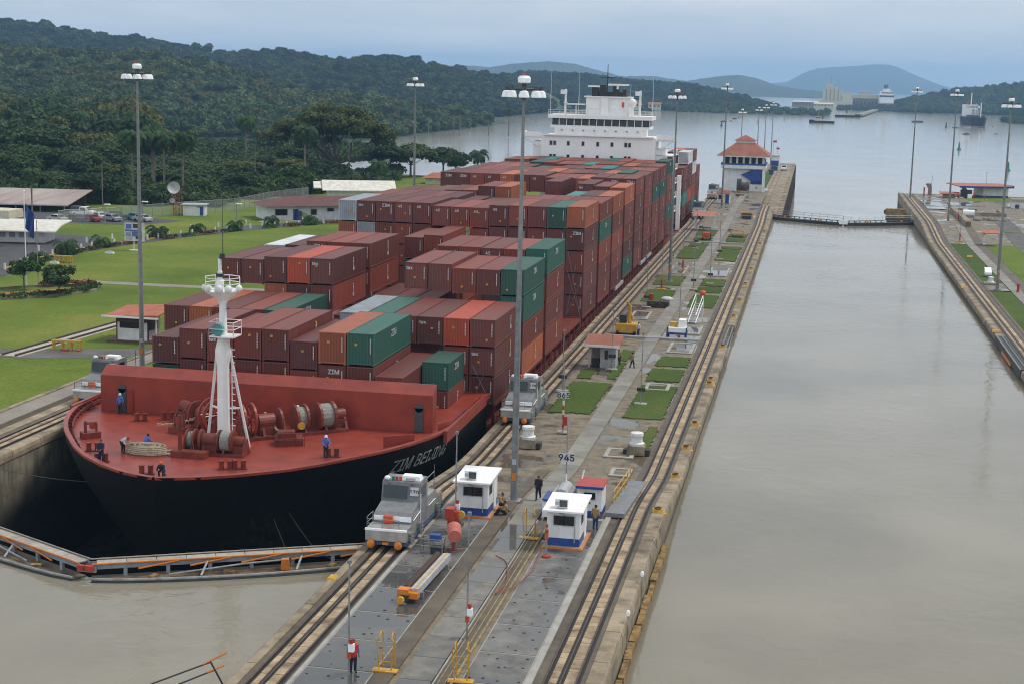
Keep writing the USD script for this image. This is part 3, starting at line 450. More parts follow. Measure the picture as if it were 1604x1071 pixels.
ob(bh, 'exhaust', MB().b2(-46.3, -45, 322, 325, 27.8, 29.8).b2(-44.6, -43.3, 322, 325, 27.8, 30.2).b2(-41.9, -40.6, 322, 325, 27.8, 30).b2(-39.8, -39, 322, 325, 27.8, 29.4).b2(-46, -40, 322.3, 324.5, 27.8, 28.8), L['black_steel'])
mb = MB().cyl((-43, 321.6, 27.8), (-43, 321.6, 34.5), .16, .07, 6).cyl((-44.6, 321.6, 31.8), (-41.4, 321.6, 31.8), .07, n=5).cyl((-44.2, 321.6, 32.4), (-41.8, 321.6, 31.5), .05, n=5); ob(bh, 'signal_mast', mb, L['black_steel'])
ob(bh, 'radar_scanner', MB().box((-40.6, 321.3, 30.3), (4.4, .35, .4), rz=.15).b2(-41.0, -40.6, 321.2, 321.5, 29.4, 30.2), W); ob(bh, 'radar_scanner', MB().box((-45.8, 321.3, 29.9), (2.4, .3, .35)), W)
for x in (-51.6, -35.9): ob(bh, 'light_mast', MB().cyl((x, 320.6, 23.9), (x, 320.6, 29.2), .24, .2, 8).box((x-.4, 320.5, 28.6), (1.3, .4, .9)).box((x, 320.5, 26.4), (.8, .6, .1)), W)
ob(bh, 'satellite_dome', MB().ell((-37.6, 321.5, 26.6), (.85, .85, .95)).cyl((-37.6, 321.5, 23.9), (-37.6, 321.5, 26), .3, n=8), W); ob(bh, 'roof_awning', MB().box((-49.4, 321, 26.1), (3.8, 1.2, .25), rz=.05).cyl((-49.4, 321, 24), (-49.4, 321, 26), .1), W)
rl = MB()
for z in (24.4, 24.9): rl.cyl((-55, 319.3, z), (-33.2, 319.3, z), .03, n=4)
for x in np.arange(-55, -33, 1.2): rl.cyl((x, 319.3, 23.9), (x, 319.3, 24.9), .03, n=4)
ob(bh, 'roof_rail', rl, W); ob(bh, 'flag', MB().box((-39.5, 320.9, 26.2), (.5, .05, 1.1), rz=.4), L['orange_red']); ob(bh, 'whip_antenna', MB().cyl((-38.1, 322, 24), (-38.1, 322, 30.4), .05, .02, 5).cyl((-49, 322, 24), (-49, 322, 32.5), .05, .02, 5).cyl((-55, 322, 24), (-55, 322, 33), .05, .02, 5).cyl((-33.4, 322, 24), (-33.4, 322, 33), .05, .02, 5), W)
st = MB()
for i, z in enumerate((4, 7, 10, 13, 16)):
    st.b2(-32.2, -28.4, 320, 330, z-.12, z).box((-30.2, 320.3, z+1.5), (3.4, .6, .15)).cyl((-28.5, 320, z+1), (-28.5, 330, z+1), .05, n=4); st.b2(-28.6, -28.4, 320, 320.2, z-3, z)
    for k in range(6): st.cyl((-28.5, 320+k*2, z), (-28.5, 320+k*2, z+1), .04, n=4)
ob(bh, 'side_stair', st, W); ob(bh, 'accommodation_ladder', MB().box((-28.6, 338, 5), (.8, 1.5, 12)), W)
# ---- foremast and deck machinery
fm = thing('foremast', 'white tripod foremast with railed lookout and blue green lamp on the bow', 'mast', (-44.2, 110.6, 1.9))
mb = MB().lathe([(.85, 0), (.62, .7), (.5, 1.4), (.47, 6.6), (.62, 7.4), (.62, 7.8), (.34, 9.0), (.27, 11.4), (.5, 11.8), (1.35, 12.35), (1.4, 12.5), (0, 12.5)], n=18).xprof([(-.9, 0), (-.5, 1.2), (.5, 1.2), (.9, 0)], -.6, .6); ob(fm, 'column', mb, L['mast_white'], smooth=40)
for s in (1, -1): ob(fm, 'stay_leg', MB().cyl((s*1.75, .9, 0), (s*.55, .1, 7.6), .12, n=8).cyl((s*1.3, .6, 3.2), (s*.4, .0, 3.2), .09, n=6), L['white_paint'])
rl = MB()
for z in (13.05, 13.5):
    for a in range(8): t0, t1 = a*math.pi/4, (a+1)*math.pi/4; rl.cyl((1.4*math.cos(t0), 1.4*math.sin(t0), z), (1.4*math.cos(t1), 1.4*math.sin(t1), z), .035, n=5)
for a in range(8): rl.cyl((1.4*math.cos(a*math.pi/4), 1.4*math.sin(a*math.pi/4), 12.5), (1.4*math.cos(a*math.pi/4), 1.4*math.sin(a*math.pi/4), 13.5), .035, n=5)
ob(fm, 'railing', rl, L['white_paint'])
for x, y, r in ((-1.3, -.5, .22), (.2, -1.3, .34), (.85, -1.0, .3), (1.45, -.3, .26), (-.7, -1.1, .26)): ob(fm, 'floodlight', MB().ell((x, y, 12.72), (r, r, r*1.1), 2), L['white_paint'])
ob(fm, 'top_post', MB().lathe([(.3, 12.5), (.34, 13.2), (.2, 13.3), (.2, 13.9), (.14, 14.0), (.14, 14.9), (0, 14.9)], (-.3, .2, 0), 10), L['white_paint']); ob(fm, 'top_light', MB().lathe([(.3, 13.5), (.3, 13.75)], (-.3, .2, 0)).lathe([(.22, 14.9), (.2, 15.3), (0, 15.3)], (-.1, .2, 0)), L['black_steel']); ob(fm, 'whip_antenna', MB().cyl((-.05, .2, 15.2), (-.02, .2, 20.4), .035, .015, 5), L['black_steel'])
bx = MB().b2(-.8, 1.2, -.9, .8, 8.9, 9.0)
for x0, y0, x1, y1 in ((-.8, -.9, 1.2, -.9), (1.2, -.9, 1.2, .8), (-.8, -.9, -.8, .8), (-.8, .8, 1.2, .8)):
    for z in (9.55, 10.1): bx.cyl((x0, y0, z), (x1, y1, z), .035, n=4)
    bx.cyl((x0, y0, 9), (x0, y0, 10.1), .035, n=4)
bx.cyl((1.2, .8, 9), (1.2, .8, 10.1), .035, n=4); ob(fm, 'lamp_platform', bx, L['white_paint']); ob(fm, 'signal_lamp', MB().cyl((-.15, -.85, 9.5), (-.15, -.45, 9.5), .48, n=14), L['teal_glass']); ob(fm, 'ladder', MB().path([(.75, -.1, z) for z in np.linspace(0, 8, 4)], .04).tm(trimesh.util.concatenate([trimesh.creation.box((.3, .06, .06), trimesh.transformations.translation_matrix((.85, -.1, z))) for z in np.arange(.4, 8, .5)])), L['white_paint'])
def drum(mb, x0, x1, r, y=0, z=1.0): mb.cyl((x0, y, z), (x1, y, z), r, n=18)
def winch(name, label, loc, rz, parts, scale=None):
    p = thing(name, label, 'winch', loc, rz, 'winches on the fore deck', None, scale); red = L['machine_red']
    for kind, x0, x1, r in parts:
        mb = MB()
        if kind == 'wheel':
            for xx in (x0, x1):
                t = trimesh.creation.annulus(r*.84, r, .14, sections=28); mb.tm(t, [[0, 0, 1], [0, 1, 0], [-1, 0, 0]], (xx, 0, r+.25))
                for a in range(4): c_, s_ = math.cos(a*math.pi/4), math.sin(a*math.pi/4); mb.cyl((xx, c_*r*.9, r+.25+s_*r*.9), (xx, -c_*r*.9, r+.25-s_*r*.9), .06, n=4)
            ob(p, 'gear_wheel', mb, L['deck_red'])
        elif kind == 'flange': drum(mb, x0, x1, r, z=1.05); ob(p, 'flange', mb, red)
        elif kind == 'rope': drum(mb, x0, x1, r, z=1.05); ob(p, 'rope_drum', mb, L['rope_grey'])
        elif kind == 'motor': drum(mb, x0, x1, r, z=1.05); mb.b2(x0, x1, -.5, .5, 0, .8); ob(p, 'motor', mb, red)
        elif kind == 'frame':
            mb.b2(x0, x1, -.9, .9, 0, .22)
            for xx in np.linspace(x0+.1, x1-.1, max(2, int((x1-x0)/1.1))): mb.xprof([(-.75, .2), (-.2, 1.3), (.2, 1.3), (.75, .2)], xx-.09, xx+.09)
            ob(p, 'bed_frame', mb, red)
    return p
winch('mooring_winch', 'red double drum mooring winch with grey rope just in front of the mast foot', (-44.2, 108.7, 1.9), .05, [('frame', -2.4, 2.6, 0), ('flange', -2.2, -2.05, .82), ('rope', -2.05, -1.6, .62), ('flange', -1.6, -1.45, .82), ('flange', -1.1, -.95, .85), ('motor', -.9, .3, .55), ('flange', .35, .5, .85), ('rope', .6, 1.35, .78), ('flange', 1.4, 1.6, .88), ('motor', 1.6, 2.4, .42)])
winch('windlass', 'red anchor windlass with spoked gear wheels right of the mast', (-42.1, 115.4, 1.9), .72, [('frame', -2.2, 5.2, 0), ('wheel', -2.0, -1.3, 1.05), ('motor', -.9, .2, .5), ('flange', .5, .65, .8), ('flange', 1.6, 1.75, .9), ('rope', 1.75, 2.3, .72), ('flange', 2.3, 2.45, .9), ('flange', 3.2, 3.35, .95), ('rope', 3.4, 4.2, .8), ('flange', 4.2, 4.4, .95), ('motor', 4.4, 5.2, .4)], 1.25)
winch('windlass', 'red anchor windlass with spoked gear wheel left of the mast', (-47.9, 115.9, 1.9), -.72, [('frame', -3.4, 2.0, 0), ('wheel', 1.1, 1.8, 1.1), ('motor', -.6, .7, .5), ('flange', -1.2, -1.0, .75), ('motor', -3.2, -2.0, .42)], 1.25)
def chain(name, label, p0, p1):
    mb = MB(); n = 14
    for i in range(n): t = (i+.5)/n; q = np.array(p0)*(1-t)+np.array(p1)*t; q[2] -= .35*math.sin(math.pi*t); mb.box(q, (.34, .16, .1) if i % 2 else (.34, .1, .2), rz=math.atan2(p1[1]-p0[1], p1[0]-p0[0]))
    top(name, mb, L['rope'], label, 'chain', 'anchor chains on the fore deck')
chain('anchor_chain', 'pale anchor chain running left from the left windlass', (-51.6, 114.6, 2.4), (-47.5, 116.6, 3.5)); chain('anchor_chain', 'pale anchor chain running from the right windlass to the deck', (-42.9, 116.2, 3.7), (-40.0, 113.6, 2.4))
chs = thing('chain_stopper', 'red chain stopper frame with railing below the right windlass', 'stopper', (-39.7, 113.3, 1.9), .4); ob(chs, 'base', MB().b2(-1.2, 1, -.8, .8, 0, .6).b2(-1, .4, -.5, .5, .6, 1.1), L['machine_red']); ob(chs, 'valve_wheel', MB().cyl((.9, -.2, 1.5), (.9, -.1, 1.5), .3, n=12), L['yellow_paint'])
def rails(mb, pts, h=1.0, r=.03):
    for a, b in zip(pts[:-1], pts[1:]):
        for k in (.5, 1.0): mb.cyl((a[0], a[1], a[2]+h*k), (b[0], b[1], b[2]+h*k), r, n=4)
    for a in pts: mb.cyl(a, (a[0], a[1], a[2]+h), r, n=4)
    return mb
ob(chs, 'guard_rail', rails(MB(), [(-1.2, -1.0, 0), (-.4, -1.0, 0), (.4, -1.0, 0), (1.1, -1, 0)], 1.1), L['machine_red'])
bo = [(-51.3, 103.9, 'near the kneeling sailor on the left bow'), (-53.4, 106.8, 'furthest left by the bulwark'), (-46.6, 101.5, 'by the orange helmeted sailor'), (-41.6, 104.4, 'below the mooring winch'), (-40.7, 104.8, 'just right of its twin below the winch'), (-54.3, 117.4, 'before the left doorway'), (-52.4, 118.6, 'beside its twin before the breakwater'), (-35.2, 110.3, 'beside the sailor on the right bow'), (-31.6, 115.6, 'on the far right of the deck')]
for x, y, w in bo:
    p = thing('mooring_bitts', 'red mooring posts on the fore deck ' + w, 'bollard', (x, y, 1.9), .3, 'mooring posts on the fore deck', None, .8); ob(p, 'base_plate', MB().b2(-.75, .75, -.3, .3, 0, .1), L['machine_red'])
    for s in (-.4, .4): ob(p, 'post', MB().lathe([(.24, .1), (.24, .75), (.3, .78), (.3, .86), (0, .86)], (s, 0, 0), 12), L['machine_red'])
p = thing('deck_ventilator', 'red mushroom ventilator by the breakwater behind the left windlass', 'ventilator', (-49.3, 119.0, 1.9)); ob(p, 'stem', MB().cyl((0, 0, 0), (0, 0, 1.3), .22, n=10), L['machine_red']); ob(p, 'cowl', MB().lathe([(.42, 1.2), (.42, 1.45), (.1, 1.6), (0, 1.6)], n=12), L['machine_red'])
p = thing('deck_crane', 'thin red davit post with stays beside the mooring winch', 'davit', (-46.4, 107.2, 1.9)); ob(p, 'post', MB().cyl((0, 0, 0), (0, 0, 3.2), .18, n=8), L['machine_red']); ob(p, 'stay', MB().cyl((0, 0, 3.2), (1.0, -1.2, 4.0), .05).cyl((1.0, -1.2, 4.0), (2.1, -1.8, .1), .03).cyl((0, 0, 3.2), (.9, -1.1, 3.9), .04), L['machine_red']); ob(p, 'base', MB().b2(-.6, 2.2, -.5, .4, 0, .5), L['machine_red'])
for x, y, rz, lb in ((-49.6, 114.4, -.3, 'red valve and pipe stand at the left chain end'), (-38.6, 121 - 2.2, .5, 'red control stand behind the right windlass'), (-55.6, 110.8, .8, 'red roller fairlead by the left bulwark')):
    p = thing('deck_fitting', lb, 'fitting', (x, y, 1.9), rz); ob(p, 'base', MB().b2(-.7, .7, -.5, .5, 0, .5), L['machine_red']); ob(p, 'pipe', MB().cyl((-.4, 0, .5), (-.4, 0, 1.4), .12).cyl((-.4, 0, 1.2), (.5, 0, 1.2), .1).cyl((.5, 0, .5), (.5, 0, 1.2), .1), L['machine_red']); ob(p, 'hand_wheel', MB().cyl((.1, -.3, 1.0), (.1, -.24, 1.0), .28, n=12), L['deck_red'])
cl = MB()
for k in range(5):
    for r, zo in ((1.25, 0), (.95, .02), (.65, .03)):
        pts = [((r-.04*k)*1.35*math.cos(t)+rng.uniform(-.05, .05), (r-.04*k)*.75*math.sin(t)+rng.uniform(-.05, .05), .09+.13*k+zo) for t in np.linspace(0, 2*math.pi, 17)]; cl.path(pts, .075, 5)
cl.path([(1.6, 0, .3), (2.1, .3, .3), (2.5, .1, .2), (2.3, -.3, .1), (1.8, -.2, .1)], .09, 5).move(None, (-49.2, 107.4, 1.9)); top('rope_coil', cl, L['rope'], 'big flaked coil of beige mooring rope on the left fore deck', 'rope')
# ship's name on the bow flare, worn white letters
def lettering(parent, text, h, R, t, mat, name='lettering', bold=True, depth=.02):
    m = meshkit.text_mesh(text, h, depth, bold); v = np.asarray(m.vertices)-[m.bounds[0][0]/2+m.bounds[1][0]/2, 0, 0]
    return ob(parent, name, MB().add(v @ np.asarray(R, float).T+np.asarray(t, float), m.faces), mat)
RF = np.array([[1, 0, 0], [0, 0, -1], [0, 1, 0]]); RS = np.array([[0, 0, 1], [1, 0, 0], [0, 1, 0]])      # facing -y; facing +x
m = meshkit.text_mesh('ZIM BEIJING', .85, .02, False); v = np.asarray(m.vertices); v = trimesh.Trimesh(v, m.faces).subdivide_to_size(.6); V = np.asarray(v.vertices).copy(); Ln = V[:, 0].max()
def flare(y, f):
    zt = rim(y); z = zt+(-11-zt)*f; yy = y+6.1*(f**1.6)*(1 if y < 104.5 else max(0, 1-(y-104.5)/30)); w = f**1.7; b = hb(y)*(1-w)+hbw(max(yy, 104.5))*w; return np.array([XC+b, yy, z])
o = []
for x, yv, zz in V:
    s = 112.0+(x/Ln)*7.6+.3*yv; f = .155-.075*(yv/.85); a = flare(s, f); b = flare(s+.3, f); c = flare(s, f+.02); nrm = np.cross(b-a, a-c); nrm /= np.linalg.norm(nrm)
    if nrm[0] < 0: nrm = -nrm
    o.append(a+nrm*(.05+zz))
lm = trimesh.Trimesh(np.array(o), v.faces); ob(ship, 'bow_lettering', MB().tm(lm), L['scuff'])
for p0, p1, s in (((XC+7.0, 106, -.8), (-26.6, 95, 1.2), 3.2), ((XC+6.0, 105.4, -.8), (-26.8, 91, 1.0), 4.5), ((-47.5, 106.0, .2), (-63, 104, 1.3), .8)):
    pts = [tuple(np.array(p0)*(1-t)+np.array(p1)*t-np.array([0, 0, s*math.sin(math.pi*t)])) for t in np.linspace(0, 1, 13)]
    top('mooring_line', MB().path(pts, .025, 4), L['dark_grey'], 'thin dark steel hawser hanging from the bow to the %s' % ('left bank' if p1[0] < -50 else 'near locomotive, the %s one' % ('upper' if s < 4 else 'lower')), 'cable')
ob(ship, 'fairlead', MB().box((XC+5.3, 104.2, 1.0), (.9, .3, .5), rz=.5), L['mid_grey']); ob(ship, 'fairlead', MB().box((XC-1.6, 99.9, 1.2), (.9, .3, .5)), L['mid_grey'])
# ---------------------------------------------------------------- containers
def corrug(w, h, amp, pitch, flip=1):
    n = max(3, int(w/pitch)); p = w/n; xs, ds = [], []
    for i in range(n):
        for fr, d in ((0, 0), (.3, 0), (.5, 1), (.8, 1)): xs.append((i+fr)*p); ds.append(-d*amp)
    xs.append(w); ds.append(0); xs, ds = np.array(xs), np.array(ds); k = len(xs)
    v = np.vstack([np.stack([xs, ds, np.zeros(k)], 1), np.stack([xs, ds, np.full(k, h)], 1)]); i = np.arange(k-1)
    return v, np.stack([i, i+1, k+i+1, k+i], 1)
def container_class(name, ln, h=2.86):
    c = klass(name); w, e = 2.44, .1
    v, f = corrug(w-.2, h-.26, .045, .27); v = v*[1, -1, 1]+[-w/2+.1, .015, .16]; usdkit.mesh(stage, c+'/end_wall', MB().add(v, f).mesh())
    usdkit.mesh(stage, c+'/rear_wall', MB().b2(-w/2+.1, w/2-.1, ln-.05, ln-.02, .16, h-.1).mesh())
    v, f = corrug(ln-.3, h-.26, .045, .3)
    usdkit.mesh(stage, c+'/side_panel', MB().add(np.stack([w/2-.02+v[:, 1], v[:, 0]+.15, v[:, 2]+.16], 1), f).mesh())
    usdkit.mesh(stage, c+'/side_panel_001', MB().add(np.stack([-w/2+.02-v[:, 1], v[:, 0]+.15, v[:, 2]+.16], 1), f[:, ::-1]).mesh())
    v, f = corrug(ln-.3, w-.12, .022, .55); usdkit.mesh(stage, c+'/roof', MB().add(np.stack([v[:, 2]-w/2+.06, v[:, 0]+.15, h-.012+v[:, 1]], 1), f[:, ::-1]).mesh())
    fr = MB()
    for x in (-w/2+.06, w/2-.06):
        for y in (.06, ln-.06): fr.b2(x-.06, x+.06, y-.06, y+.06, .0, h)
        fr.b2(x-.05, x+.05, .12, ln-.12, h-.1, h-.002).b2(x-.05, x+.05, .12, ln-.12, .02, .17)
    for y in (.05, ln-.05): fr.b2(-w/2+.12, w/2-.12, y-.05, y+.05, h-.1, h-.001).b2(-w/2+.12, w/2-.12, y-.05, y+.05, .08, .17)
    for x in (-w/2+.09, w/2-.09):
        for y in (.09, ln-.09): fr.b2(x-.1, x+.1, y-.1, y+.1, h-.12, h+.012).b2(x-.1, x+.1, y-.1, y+.1, -.01, .1)
    usdkit.mesh(stage, c+'/frame', fr.mesh())
    return c
C40, C20 = container_class('container_long', 12.19), container_class('container_short', 6.06)
def textparts(txt, h):
    k = (txt, h)
    if k not in TXT: m = meshkit.text_mesh(txt, h, .012, True); TXT[k] = (np.asarray(m.vertices)-[(m.bounds[0][0]+m.bounds[1][0])/2, 0, 0], m.faces)
    return TXT[k]
TXT = {}
CNAME = dict(box_brown='brown', box_red='red', box_maroon='maroon', box_orange='orange', box_green='green', box_grey='grey', box_white='white', box_bright='scarlet', box_teal='teal')
ORD = 'first second third fourth fifth sixth seventh eighth ninth tenth eleventh twelfth thirteenth fourteenth fifteenth sixteenth seventeenth eighteenth'.split()
def box_marks(p, txt, side, h, ln, color, detail):
    lw, ly = L['lettering_white'], L['lettering_yellow']
    mb = MB()
    for i in range(9): mb.b2(.83, .93, -.03, -.012, h-.55-i*.15, h-.45-i*.15)
    if detail: ob(p, 'number_strip', mb, lw)
    if detail and rng.random() < .7: x = rng.uniform(-.7, .3); z = rng.uniform(.5, h-.7); ob(p, 'placard', MB().b2(x, x+.22, -.035, -.012, z, z+.2), ly)
    if txt:
        v, f = textparts(txt, .34 if txt != 'ZIM' else .4); dx = {'tex': -.7, 'ZIM': .15, '45': -.45}.get(txt, -.1); ob(p, 'lettering', MB().add(v @ RF.T+[dx, -.03, h-.75], f), lw)
    if side:
        vert = color not in ('box_green', 'box_white', 'box_grey', 'box_teal')
        if vert:
            mb = MB()
            for i, ch in enumerate('ZIM'): v, f = textparts(ch, .42); mb.add(v @ RS.T+[1.235, ln*.60, h*.62-i*.5], f)
            ob(p, 'side_lettering', mb, lw)
            if rng.random() < .5:
                mb = MB()
                for i in range(3): mb.tm(trimesh.creation.icosphere(1), np.diag([.02, .16, .12]), (1.24, ln*.6+(.12 if i % 2 else -.1), h*.86-i*.19))
                ob(p, 'side_logo', mb, ly)
        else: v, f = textparts('ZIM' if color == 'box_green' else 'UES', .62); ob(p, 'side_lettering', MB().add(v @ RS.T+[1.235, ln*.5, h*.62], f), L['light_grey'])
B_, R_, M_, O_, G_, Y_, W_, T_, X_ = 'box_brown', 'box_red', 'box_maroon', 'box_orange', 'box_green', 'box_grey', 'box_white', 'box_teal', 'box_bright'
mix = lambda: [B_, B_, B_, M_, R_, R_, R_, O_, M_][rng.integers(9)]
N = None
# per bay: height of the top of each of the 13 stacks from the right, and the colours that the photograph shows
TOP = {0: [N, N, 5.8, 9.4, 9.37, 8.45, 9.35, 9.35, 8.68, 9.0, 8.15, N, N], 1: [8.9]*6+[6.2, 6.2]+[8.7]*5, 2: [11.95, 11.85, 11.85, 12.2, 12.2, 6.3, 6.3, 6.3, 12.15, 12.15, 12.1, 11.75, 11.75],
       3: [12.65, 12.5, 12.5, 12.55, 12.55, 6.4, 6.4, 6.4, 12.4, 12.4, 12.4, 11.85, 11.75], 4: [N]*5+[10.4, 12.2, 11.85]+[N]*5, 5: [15.15, 15.0, 15.0, 15.0, 14.95, 14.55, 14.55, 14.55]+[14.88]*5, 6: [14.6]*4+[14.4, 13.9, 13.9, 14.1]+[14.6]*5,
       7: [14.58, 14.55, 14.3, 12.0, 12.0, 12.0, 15.4, 15.4, 14.72, 14.65, 14.5, 14.3, 14.3], 8: [14.9, 15.0, 15.3, 12.3, 15.5, 12.3, 12.3, 12.3, 12.0, 12.0, 12.0, 12.0, 12.0], 9: [15.45, 15.45, 15.5, 15.2, 15.2, 15.2]+[15.5]*7, 10: [15.25, 15.5, 15.25, 15.25, 15.25, 15.2]+[15.3]*7,
       11: [15.25, 15.2, 15.2, 15.4, 15.4, 15.2, 15.2, 14.9, 14.9, 15.2, 15.2, 15.2, 15.2], 12: [15.35, 15.3, 15.3, 15.5, 15.5, 15.3, 15.3, 15.3, 15.5, 15.5, 14.8, 14.75, 14.75], 13: [15.7, 15.3, 15.3, 15.5, 15.5, 15.3, 15.3, 15.3, 15.3, 15.4, 15.4, 15.3, 15.2],
       14: [12.4, 12.4]+[N]*11, 15: [15.4, 15.3]+[N]*11, 16: [15.3, 15.3]+[N]*11, 17: [10.9, 10.9]+[N]*11}
COL = {(0, 3): [G_, B_], (0, 4): [O_, M_], (0, 2): [B_], (0, 5): [M_], (0, 6): [B_, B_], (0, 7): [R_], (0, 8): [B_], (0, 9): [B_, M_], (0, 10): [M_, G_], (1, 0): [B_, M_, M_], (1, 1): [X_, R_], (1, 2): [M_, G_], (1, 3): [R_], (1, 4): [G_], (1, 5): [Y_], (1, 8): [G_], (1, 9): [R_], (1, 10): [B_], (1, 11): [O_], (1, 12): [B_],
       (2, 0): [G_, G_, R_, O_], (2, 1): [B_, B_], (2, 2): [R_], (2, 3): [B_, G_], (2, 4): [B_], (2, 8): [M_, R_], (2, 9): [X_, M_], (2, 10): [M_], (2, 11): [M_], (2, 12): [M_], (3, 0): [G_, R_, B_, R_], (3, 1): [R_], (3, 2): [B_], (3, 3): [R_], (3, 4): [R_], (3, 8): [B_, R_], (3, 12): [W_], (4, 7): [B_, G_],
       (5, 0): [O_, M_, B_, M_, M_], (5, 1): [G_, B_], (5, 2): [B_, B_], (5, 3): [R_, M_], (5, 4): [B_, M_], (5, 5): [R_], (5, 6): [R_], (5, 7): [B_], (5, 8): [B_], (5, 9): [B_], (5, 10): [M_, R_], (5, 11): [M_, Y_], (5, 12): [Y_, O_], (6, 0): [R_, G_, R_, B_, B_], (7, 0): [O_, B_, R_, B_, B_], (7, 1): [M_], (7, 2): [T_], (7, 6): [O_, B_], (7, 7): [B_],
       (8, 0): [O_, B_, R_, M_, G_], (9, 0): [B_, M_, B_, B_, B_], (10, 0): [B_, R_, B_, R_, M_], (10, 1): [G_], (11, 0): [B_, G_, B_, B_, B_], (12, 0): [R_, G_, B_, B_, B_], (13, 0): [G_, B_, B_, G_, B_], (13, 4): [G_], (12, 5): [T_], (11, 8): [G_], (12, 9): [G_], (13, 9): [T_], (11, 3): [T_], (14, 0): [B_, M_, T_, B_], (15, 0): [W_, B_, B_, X_, B_], (16, 0): [B_, W_, B_, X_, T_], (17, 0): [B_, M_, B_, B_]}
TXTS = {(0, 8, 0): 'tex', (0, 4, 1): 'ZIM', (1, 2, 0): 'tex', (1, 0, 1): 'tex', (2, 4, 0): 'tex', (2, 8, 0): 'tex', (3, 10, 0): 'ZIM', (3, 2, 0): '45', (5, 11, 0): 'tex', (5, 10, 0): 'ZIM', (5, 9, 0): '45', (5, 8, 0): '45', (5, 7, 0): '45', (5, 6, 0): '45', (5, 5, 0): '45', (5, 4, 0): '45', (5, 0, 1): 'ZIM', (7, 8, 0): 'ZIM', (9, 12, 0): 'ZIM', (9, 11, 0): 'ZIM', (9, 10, 0): '45', (9, 9, 0): '45', (9, 8, 0): '45', (9, 6, 0): '45', (9, 3, 0): '45', (9, 2, 0): 'ZIM', (9, 1, 0): 'ZIM', (9, 0, 0): 'ZIM', (8, 2, 0): 'tex', (11, 5, 0): 'ZIM', (13, 2, 0): 'ZIM', (15, 1, 1): 'ZIM'}
NAMES_T = ['top', 'second from top', 'third from top', 'fourth from top', 'fifth from top']
GRP = 'containers stacked on the ship'
def put_container(cls, x, y, z, h, color, label, txt=None, side=False, detail=True, ln=12.19):
    p = copy(cls, 'shipping_container', label, 'container', (x, y, z), 0, GRP, (1, 1, h/2.86), inst=False)
    UsdShade.MaterialBindingAPI.Apply(stage.GetPrimAtPath(p)).Bind(L[color]); box_marks(p, txt, side, 2.86, ln, color, detail)
nbox = 0
for b, tops in TOP.items():
    for k, zt in enumerate(tops):
        if zt is None: continue
        n = max(1, round((zt-.77)/2.9)); h = (zt-.77)/n; cols = COL.get((b, k), [])
        front = max([t for bb in (b-1, b-2) if bb in TOP for t in ([TOP[bb][k]] if TOP[bb][k] else [])] or [.7])
        fr1 = (TOP[b-1][k] or .7) if b-1 in TOP and b != 14 else .7
        right = (tops[k-1] or .7) if k > 0 else .7
        for t in range(n):
            z = zt-(t+1)*h; col = cols[t] if t < len(cols) else mix()
            expf = z+h > fr1+.5 and not (b == 0 and z+h < 5.6 and k not in (2,)); expr = z+h > right+.5
            if t > 0 and not (expf or expr): continue
            if b >= 9 and b < 14 and t > 0 and k > 0 and not (z+h > fr1+1.2): continue
            if fr1 < 1 and b == 5 and t > 2 and 1 <= k <= 4: continue
            txt = TXTS.get((b, k, t)); mk = f' lettered {txt}' if txt else ''
            where = f'{ORD[k]} stack from right, {ORD[b]} row from bow'
            put_container(C40, Xs0-PK*k-PK/2, bays[b], z, h-.11, col, f'{CNAME[col]} container{mk}, {NAMES_T[t]}, {where}', txt, k == 0 or expr and b < 4, b < 8 or k == 0)
            nbox += 1
put_container(C20, Xs0-PK*1.5, 130.0, 3.45, 2.55, G_, 'short green container standing alone at the right end of the front row', None, True, True, 6.06)
put_container(C20, Xs0-PK*1.5, 130.0, .77, 2.66, R_, 'short red container under the short green one beside the breakwater', None, True, True, 6.06)
print('containers', nbox)
